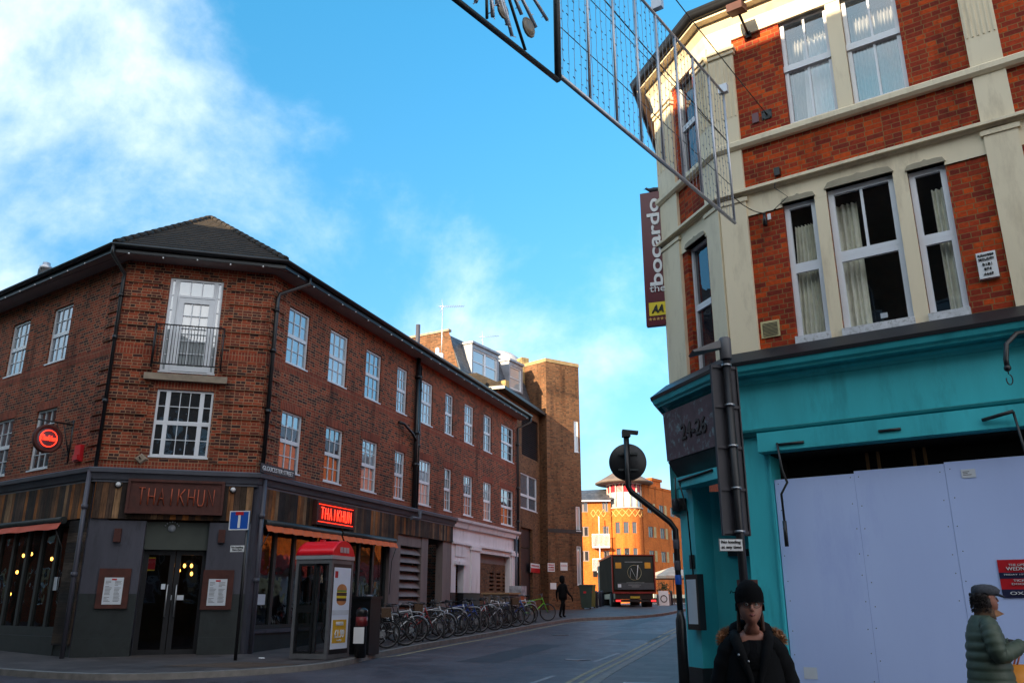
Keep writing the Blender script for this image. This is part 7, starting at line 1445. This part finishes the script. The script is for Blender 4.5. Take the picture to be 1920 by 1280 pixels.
def face_parts(F_, t):
    MB().tube([F_(-.022, .088, .052), F_(-.01, .0955, .0535), F_(0, .096, .052), F_(.01, .0955, .0535), F_(.022, .088, .052)], [.002, .0048, .0045, .0048, .002], 6).tube([F_(-.018, .089, .047), F_(0, .095, .044), F_(.018, .089, .047)], [.002, .006, .002], 6).build('lips', mat('lips', (.30, .09, .08), .4), t)
    for s in (-1, 1):
        e = MB().ball(F_(s * .031, .070, .118), .0125, 10).build('eye', mat('eye_white', (.55, .52, .5), .2), t); MB().ball(F_(s * .031, .0785, .118), .0058, 8).build('iris', M['ink'], e)
        MB().tube([F_(s * .014, .091, .134), F_(s * .032, .090, .139), F_(s * .050, .078, .134)], .0028, 5).build('eyebrow', M['hair'], t)
def fring(F_, x, y, z, rx, ry, n=28, wob=0.0, k0=0):
    return [F_(x + rx * math.sin(2 * math.pi * k / n) * (1 + wob * math.sin(k * 2.3 + k0)), y + ry * math.cos(2 * math.pi * k / n) * (1 + wob * math.sin(k * 3.1 + k0 * 2)), z) for k in range(n)]
def arm_tube(pts, rad, wrinkle=.06, n=26):
    m = MB(); P_ = [Vector(p) for p in pts]; out = []; rs = []
    for i in range(n + 1):
        s = i / n * (len(P_) - 1); k = min(int(s), len(P_) - 2); f = s - k; g_ = lambda j: P_[max(0, min(len(P_) - 1, j))]
        p0, p1, p2, p3 = g_(k - 1), g_(k), g_(k + 1), g_(k + 2)
        out.append(.5 * ((2 * p1) + (p2 - p0) * f + (2 * p0 - 5 * p1 + 4 * p2 - p3) * f * f + (3 * p1 - p0 - 3 * p2 + p3) * f ** 3)); rs.append((rad[k] * (1 - f) + rad[k + 1] * f) * (1 + wrinkle * math.sin(i * 1.9)))
    return m.tube(out, rs, 14)
def hand(V, E, wrist_i, F_, w, d, side=1, curl=.5):
    """append a palm with four fingers and a thumb to a skin skeleton; w wrist point, d pointing direction (local)"""
    w = Vector(w); d = Vector(d).normalized(); up = Vector((0, 0, 1)); a = d.cross(up).normalized(); dn = a.cross(d)
    V.append((F_(*(w + d * .05)), .026)); E.append((wrist_i, len(V) - 1)); pi = len(V) - 1
    for k, L in enumerate((.066, .075, .07, .055)):
        o = w + d * .088 + a * (-.027 + .018 * k) * side; V.append((F_(*o), .0095)); E.append((pi, len(V) - 1)); b = o + d * L * .45 - dn * -L * .0 - up * L * .3 * curl * 1.5; V.append((F_(*b), .0088)); E.append((len(V) - 2, len(V) - 1)); c = b + d * L * .2 * (1 - curl) - up * L * .5; V.append((F_(*c), .0075)); E.append((len(V) - 2, len(V) - 1))
    o = w + d * .035 - a * .034 * side; V.append((F_(*o), .011)); E.append((pi, len(V) - 1)); V.append((F_(*(o + d * .035 - a * .012 * side - up * .02)), .0095)); E.append((len(V) - 2, len(V) - 1))
def fur_strip(path, r, n, L, m, name, parent):
    q = MB(); P_ = [Vector(p) for p in path]; q.tube(P_, [r * .4] + [r * .75] * (len(P_) - 2) + [r * .4], 8)
    for i in range(n):
        s = random.random() * (len(P_) - 1.001); k = int(s); c = P_[k].lerp(P_[k + 1], s - k); t_ = (P_[k + 1] - P_[k]).normalized(); d = Vector((random.gauss(0, 1), random.gauss(0, 1), random.gauss(0, 1))); d = (d - t_ * d.dot(t_) * .7).normalized(); b = c + d * r * .6; e = c + d * (r + L * random.uniform(.4, 1)) ; s_ = d.cross(Vector((random.gauss(0, 1), random.gauss(0, 1), random.gauss(0, 1)))).normalized() * .0035; q.poly([b - s_, e, b + s_])
    return q.build(name, m, parent)
# woman in the dark parka, walking towards the camera
wd = 5.95; c = at(1411, 1168, wd); F1h = Fig(c + Vector((0, .03, .005)), 188); F1 = Fig(c + Vector((0, .05, .075)), 192); gr = gz(wd); hz_ = (F1.o.z - gr)
t = thing('person', 'person in black beanie and glasses with a dark fur trimmed parka in the foreground', 'person', loc=(c.x, c.y, gr)); V = []; E = []
def av(p, r, par=None): V.append((F1(*p), r)); (E.append((par, len(V) - 1)) if par is not None else None); return len(V) - 1
pel = av((0, -.02, -.66), .13); ch = av((0, -.02, -.40), .13, pel); nk = av((0, -.025, -.17), .055, ch); av((0, -.0, -.10), .05, nk)
for s in (-1, 1):
    sh_ = av((s * .15, -.02, -.215), .045, nk); el = av((s * .19, -.02, -.47), .04, sh_); wr_ = av((s * .17, .10, -.68), .03, el); hand(V, E, wr_, F1, (s * .17, .10, -.68), (-s * .2, .3, -1), s)
    hp2 = av((s * .09, 0, -.72), .095, pel); kn = av((s * .10, .03 + .06 * s, -1.03), .06, hp2); an = av((s * .10, .0 + .10 * s, -hz_ + .08), .04, kn); av((s * .10, .12 + .10 * s, -hz_ + .04), .035, an)
b = MB(); skin_mesh(b, V, E); head(b, F1h); b.build('body', M['skin'], t); face_parts(F1h, t)
rg = []
for i, (z, rx, ry, yo) in enumerate([(-1.05, .235, .17, 0), (-.97, .245, .175, 0), (-.86, .24, .17, 0), (-.76, .23, .165, 0), (-.66, .215, .155, 0), (-.56, .205, .15, 0), (-.46, .20, .15, 0), (-.38, .20, .145, 0), (-.30, .195, .135, -.01), (-.25, .18, .125, -.015), (-.21, .15, .11, -.025), (-.18, .11, .095, -.03)]): rg.append(fring(F1, 0, yo - .01, z, rx, ry, 30, .02, i * 1.3))
ct = MB().loft(rg)
ct = ct.build('parka', M['parka'], t)
for s in (-1, 1): arm_tube([F1(s * .05, -.025, -.20), F1(s * .135, -.02, -.225), F1(s * .185, -.02, -.33), F1(s * .225, -.03, -.50), F1(s * .215, .06, -.66), F1(s * .18, .13, -.76)], [.05, .072, .074, .07, .066, .06]).build('sleeve', M['parka'], ct)
# open collar, dark top and hood
MB().loft([fring(F1, 0, .005, z, rx, ry, 20) for z, rx, ry in ((-.36, .10, .138), (-.28, .088, .115), (-.22, .066, .08), (-.185, .058, .058))]).build('top', M['knit'], t)
for s in (-1, 1): MB().tube([F1(s * .11, -.03, -.145), F1(s * .105, .05, -.19), F1(s * .075, .11, -.28), F1(s * .03, .145, -.42), F1(s * .015, .15, -.8)], [.035, .038, .032, .018, .012], 10).build('lapel', M['parka'], ct)
hd_ = MB().loft([fring(F1, 0, -.10, -.27, .05, .04, 20), fring(F1, 0, -.10, -.22, .15, .075, 20), fring(F1, 0, -.095, -.15, .165, .085, 20), fring(F1, 0, -.09, -.08, .13, .075, 20), fring(F1, 0, -.09, -.05, .07, .05, 20)]).build('hood', M['parka'], ct)
random.seed(4); fur_strip([F1(.205, -.03, -.205), F1(.195, -.05, -.165), F1(.17, -.09, -.14), F1(.12, -.13, -.13), F1(0, -.15, -.12), F1(-.12, -.13, -.13), F1(-.17, -.09, -.14), F1(-.195, -.05, -.165), F1(-.205, -.03, -.205)], .026, 2600, .026, M['fur'], 'fur_trim', ct)
for z, x in ((-.27, -.10), (-.31, -.04)): MB().ball(F1(x, .142, z), .008, 8).build('button', M['steel'], ct)
rg = [fring(F1h, 0, -.008, z, rx, ry, 24) for z, rx, ry in ((.105, .083, .0), (.135, .094, .108), (.16, .098, .112), (.19, .096, .112), (.225, .084, .102), (.255, .060, .075), (.275, .03, .04), (.282, .004, .005))][1:]
hat = MB().loft([[p for p in r] for r in rg]); hat.loft([[F1h(math.sin(a) * .098, -.008 + math.cos(a) * .113 , .13 + dz - (.055 if math.cos(a) < .15 else .055 * max(0, (.45 - math.cos(a)) / .3) if math.cos(a) < .45 else 0)) for a in [2 * math.pi * k / 24 for k in range(24)]] for dz in (0, .015, .035, .045)], False); hat.build('beanie', M['knit'], t)
MB().tube([F1h(-.085, -.02, .20), F1h(-.105, -.02, .195), F1h(-.115, -.02, .21), F1h(-.125, -.02, .19)], .003, 4).build('tassel', M['knit'], t)
gl_ = MB()
for s in (-1, 1): gl_.tube([F1h(s * .033 + .027 * math.cos(R(a)), .094 - .006 * abs(math.cos(R(a))), .116 + .021 * math.sin(R(a))) for a in range(0, 360, 24)], .0022, 5, True); gl_.tube([F1h(s * .060, .088, .122), F1h(s * .077, .05, .122), F1h(s * .079, -.01, .118)], .0022, 5)
gl_.tube([F1h(-.007, .096, .12), F1h(.007, .096, .12)], .0022, 5); gl_.build('glasses', M['black'], t)
hr = MB()
for s in (-1, 1): hr.tube([F1h(s * .074, -.03, .12), F1h(s * .078, -.03, .05), F1h(s * .080, -.035, -.03), F1h(s * .085, -.03, -.10)], [.008, .012, .014, .008], 8)
hr.build('hair', mat('brown_hair', (.06, .03, .02), .6, var=.4, scale=40), t)
tr = MB()
for s in (-1, 1): tr.tube([F1(s * .09, 0, -.9), F1(s * .10, .03 + .06 * s, -1.05), F1(s * .10, .10 * s, -hz_ + .1)], [.10, .075, .055], 14)
tr.build('trousers', M['dark'], t); bt = MB()
for s in (-1, 1): bt.loft([fring(F1, s * .10, .05 + .10 * s, -hz_ + z, .045 * k, .125 * k, 14) for z, k in ((.0, 1), (.04, 1.02), (.08, .75), (.10, .4))])
bt.build('shoes', M['black'], t)
# person in the padded coat and flat cap with an orange bag
pd = 8.5; c = at(1868, 1143, pd); F2 = Fig(c, 96); gr = gz(pd) + .1; hz_ = c.z - gr
F2h = Fig(c + Vector((-.08, 0, 0)), 100); F2 = Fig(c + Vector((-.10, .0, .065)), 100); hz_ += .065
t = thing('person', 'person in grey flat cap and green padded coat holding an orange bag by the hoarding', 'person', loc=(c.x, c.y, gr)); V = []; E = []
def av(p, r, par=None): V.append((F2(*p), r)); (E.append((par, len(V) - 1)) if par is not None else None); return len(V) - 1
pel = av((0, -.04, -.60), .13); ch = av((0, -.06, -.34), .13, pel); nk = av((0, -.04, -.13), .055, ch); av((0, .0, -.09), .05, nk)
for s in (-1, 1):
    sh_ = av((s * .15, -.06, -.215), .045, nk); el = av((s * .21, -.03, -.46), .045, sh_); wr_ = av((s * .12, .22, -.37), .028, el); hand(V, E, wr_, F2, (s * .12, .22, -.37), (-s * .1, 1, -.1), s, .8)
    hp2 = av((s * .09, -.02, -.70), .09, pel); kn = av((s * .09, .02, -1.0), .06, hp2); an = av((s * .09, -.02, -hz_ + .08), .04, kn); av((s * .09, .11, -hz_ + .04), .035, an)
b = MB(); skin_mesh(b, V, E); head(b, F2h); b.build('body', M['skin'], t); face_parts(F2h, t)
rg = []; z = -1.12; i = 0
prof = [(-1.12, .20, .20), (-.95, .215, .215), (-.75, .215, .21), (-.55, .205, .19), (-.40, .21, .175), (-.28, .205, .155), (-.20, .17, .13), (-.14, .12, .10), (-.10, .09, .085)]
def lerp_prof(z):
    for a, b_ in zip(prof, prof[1:]):
        if z <= b_[0]: f = (z - a[0]) / (b_[0] - a[0]); return [a[j] + (b_[j] - a[j]) * f for j in (1, 2)]
    return prof[-1][1:]
while z <= -.10:
    rx, ry = lerp_prof(z); q_ = 1 + .06 * (abs(math.sin((z + 1.12) / .085 * math.pi)) ** .6 - .6) + .012 * math.sin(z * 61); rg.append(fring(F2, 0, -.05, z, rx * q_, ry * q_, 28, .012, z * 9)); z += .0142
ct = MB().loft(rg).build('padded_coat', M['puffer'], t)
for s in (-1, 1): arm_tube([F2(s * .05, -.05, -.18), F2(s * .15, -.05, -.205), F2(s * .225, -.05, -.33), F2(s * .235, -.02, -.46), F2(s * .18, .12, -.42), F2(s * .125, .215, -.375)], [.055, .085, .088, .08, .07, .058], .07, 40).build('sleeve', M['puffer'], ct)
MB().loft([fring(F2, 0, -.02, z, rx, ry, 20) for z, rx, ry in ((-.15, .10, .10), (-.10, .085, .09), (-.05, .075, .085), (-.045, .065, .07))]).build('scarf', mat('brown_scarf', (.10, .055, .03), .9, var=.4, scale=20), t)
MB().poly([F2(.03, .07, -.05), F2(0, .16, -.10), F2(0, .06, -.14)]).poly([F2(-.03, .07, -.05), F2(0, .06, -.14), F2(0, .16, -.10)]).build('collar_point', M['fur'], ct)
hr = MB(); random.seed(8)
hr.loft([fring(F2h, 0, -.035, z, rx, ry, 20, .05, z * 40) for z, rx, ry in ((.0, .05, .05), (.03, .08, .085), (.08, .088, .092), (.13, .09, .095), (.16, .085, .09))])
for i in range(420):
    a = random.uniform(1.25, 5.03); z = random.uniform(-.01, .15); p = F2h(math.sin(a) * .088, -.035 + math.cos(a) * .094, z); d = (p - F2h(0, -.03, .08)).normalized(); u_ = Vector((random.gauss(0, 1), random.gauss(0, 1), random.gauss(0, 1))).normalized(); hr.tube([p, p + d * .012 + u_ * .008, p + d * .02 - u_ * .006, p + d * .01 + u_ * .014], [.003, .003, .003, .001], 3)
hr.build('hair', M['hair'], t)
cp = MB().loft([fring(F2h, 0, yo, z, rx, ry, 24) for z, rx, ry, yo in ((.135, .085, .105, -.005), (.155, .098, .125, .0), (.185, .10, .13, .005), (.215, .088, .112, -.005), (.235, .055, .075, -.01), (.242, .01, .015, -.01))]); cp.loft([[F2h(.085 * math.sin(a) * k, .07 + .10 * k * max(0, math.cos(a)), .150 - .035 * k * max(0, math.cos(a)) + dz) for a in [2 * math.pi * j / 20 for j in range(20)]] for k, dz in ((1.0, 0), (1.0, .006), (.6, .02))]); cp.build('flat_cap', M['tweed'], t)
for s in (-1, 1):
    V = []; E = []; V.append((F2(s * .135, .19, -.385), .040)); V.append((F2(s * .12, .22, -.37), .036)); E.append((0, 1)); hand(V, E, 1, F2, (s * .12, .22, -.37), (-s * .1, 1, -.1), s, .8); V = [(p, r * 1.35) for p, r in V]; skin_mesh(MB(), V, E).build('glove', M['black'], t) if 0 else skin_mesh(mbg := MB(), V, E).build('glove', M['black'], t)
tr = MB()
for s in (-1, 1): tr.tube([F2(s * .09, -.03, -1.0), F2(s * .09, .0, -1.2), F2(s * .09, -.02, -hz_ + .08)], [.09, .07, .055], 12); tr.loft([fring(F2, s * .09, .04, -hz_ + z, .045 * k, .125 * k, 14) for z, k in ((.0, 1), (.04, 1.02), (.08, .75), (.10, .4))])
tr.build('trousers', M['dark'], t)
bgp = F2(.06, .29, -.50); t = thing('shopping_bag', 'bright orange carrier bag held by the person in the padded coat', 'bag', loc=bgp - Vector((0, 0, .45))); q = MB(); q.loft([[F2(.06 + rx * math.sin(a) * (1 + .08 * math.sin(a * 5 + z * 20)), .235 + ry * (1 if math.cos(a) > 0 else -1) * abs(math.cos(a)) ** .5, z) for a in [2 * math.pi * k / 28 for k in range(28)]] for z, rx, ry in ((-1.0, .06, .17), (-.97, .10, .18), (-.85, .11, .185), (-.7, .095, .18), (-.56, .05, .175))]); q.build('bag_body', M['bag'], t)
q = MB()
for s in (.02, .10): q.tube([F2(s, .20, -.57), F2(s + .02, .25, -.47), F2(.09, .30, -.40), F2(s + .02, .35, -.47), F2(s, .41, -.57)], .008, 6)
q.build('handle', mat('bag_handle', (.55, .16, .10), .5), t)
# distant figure walking away in dark clothes
fd = 37.3; c = at(1055, 1108, fd); g_ = gz(fd) + .1; c.z = g_ + 1.48; F3 = Fig(c, 60); t = thing('person', 'distant person in dark hooded clothes walking past the tower', 'person', loc=(c.x, c.y, g_)); V = []; E = []
def av(p, r, par=None): V.append((F3(*p), r)); (E.append((par, len(V) - 1)) if par is not None else None); return len(V) - 1
pel = av((0, 0, -.58), .14); ch = av((0, .02, -.32), .17, pel); nk = av((0, .03, -.10), .06, ch); av((0, .04, -.03), .05, nk)
for s in (-1, 1):
    sh_ = av((s * .20, 0, -.16), .07, nk); el = av((s * .27, -.04 - .1 * s, -.44), .055, sh_); wr_ = av((s * .29, .08 - .2 * s, -.66), .035, el); hand(V, E, wr_, F3, (s * .29, .08 - .2 * s, -.66), (0, .2, -1), s)
    hp2 = av((s * .1, 0, -.68), .1, pel); kn = av((s * .1, .12 * s, -1.0), .07, hp2); an = av((s * .1, .16 * s - .08, -1.42), .045, kn); av((s * .1, .16 * s + .05, -1.45), .035, an)
b = MB(); skin_mesh(b, V, E); head(b, F3); b.build('body', M['parka'], t); MB().loft([fring(F3, 0, -.02, z, r, r * 1.15, 16) for z, r in ((-.05, .09), (.02, .105), (.12, .11), (.2, .095), (.25, .04))]).build('hood', M['parka'], t)
MB().loft([fring(F3, 0, 0, z, r, r * .7, 18) for z, r in ((-.75, .22), (-.6, .23), (-.35, .24), (-.2, .22), (-.1, .12))]).build('coat', M['parka'], t)
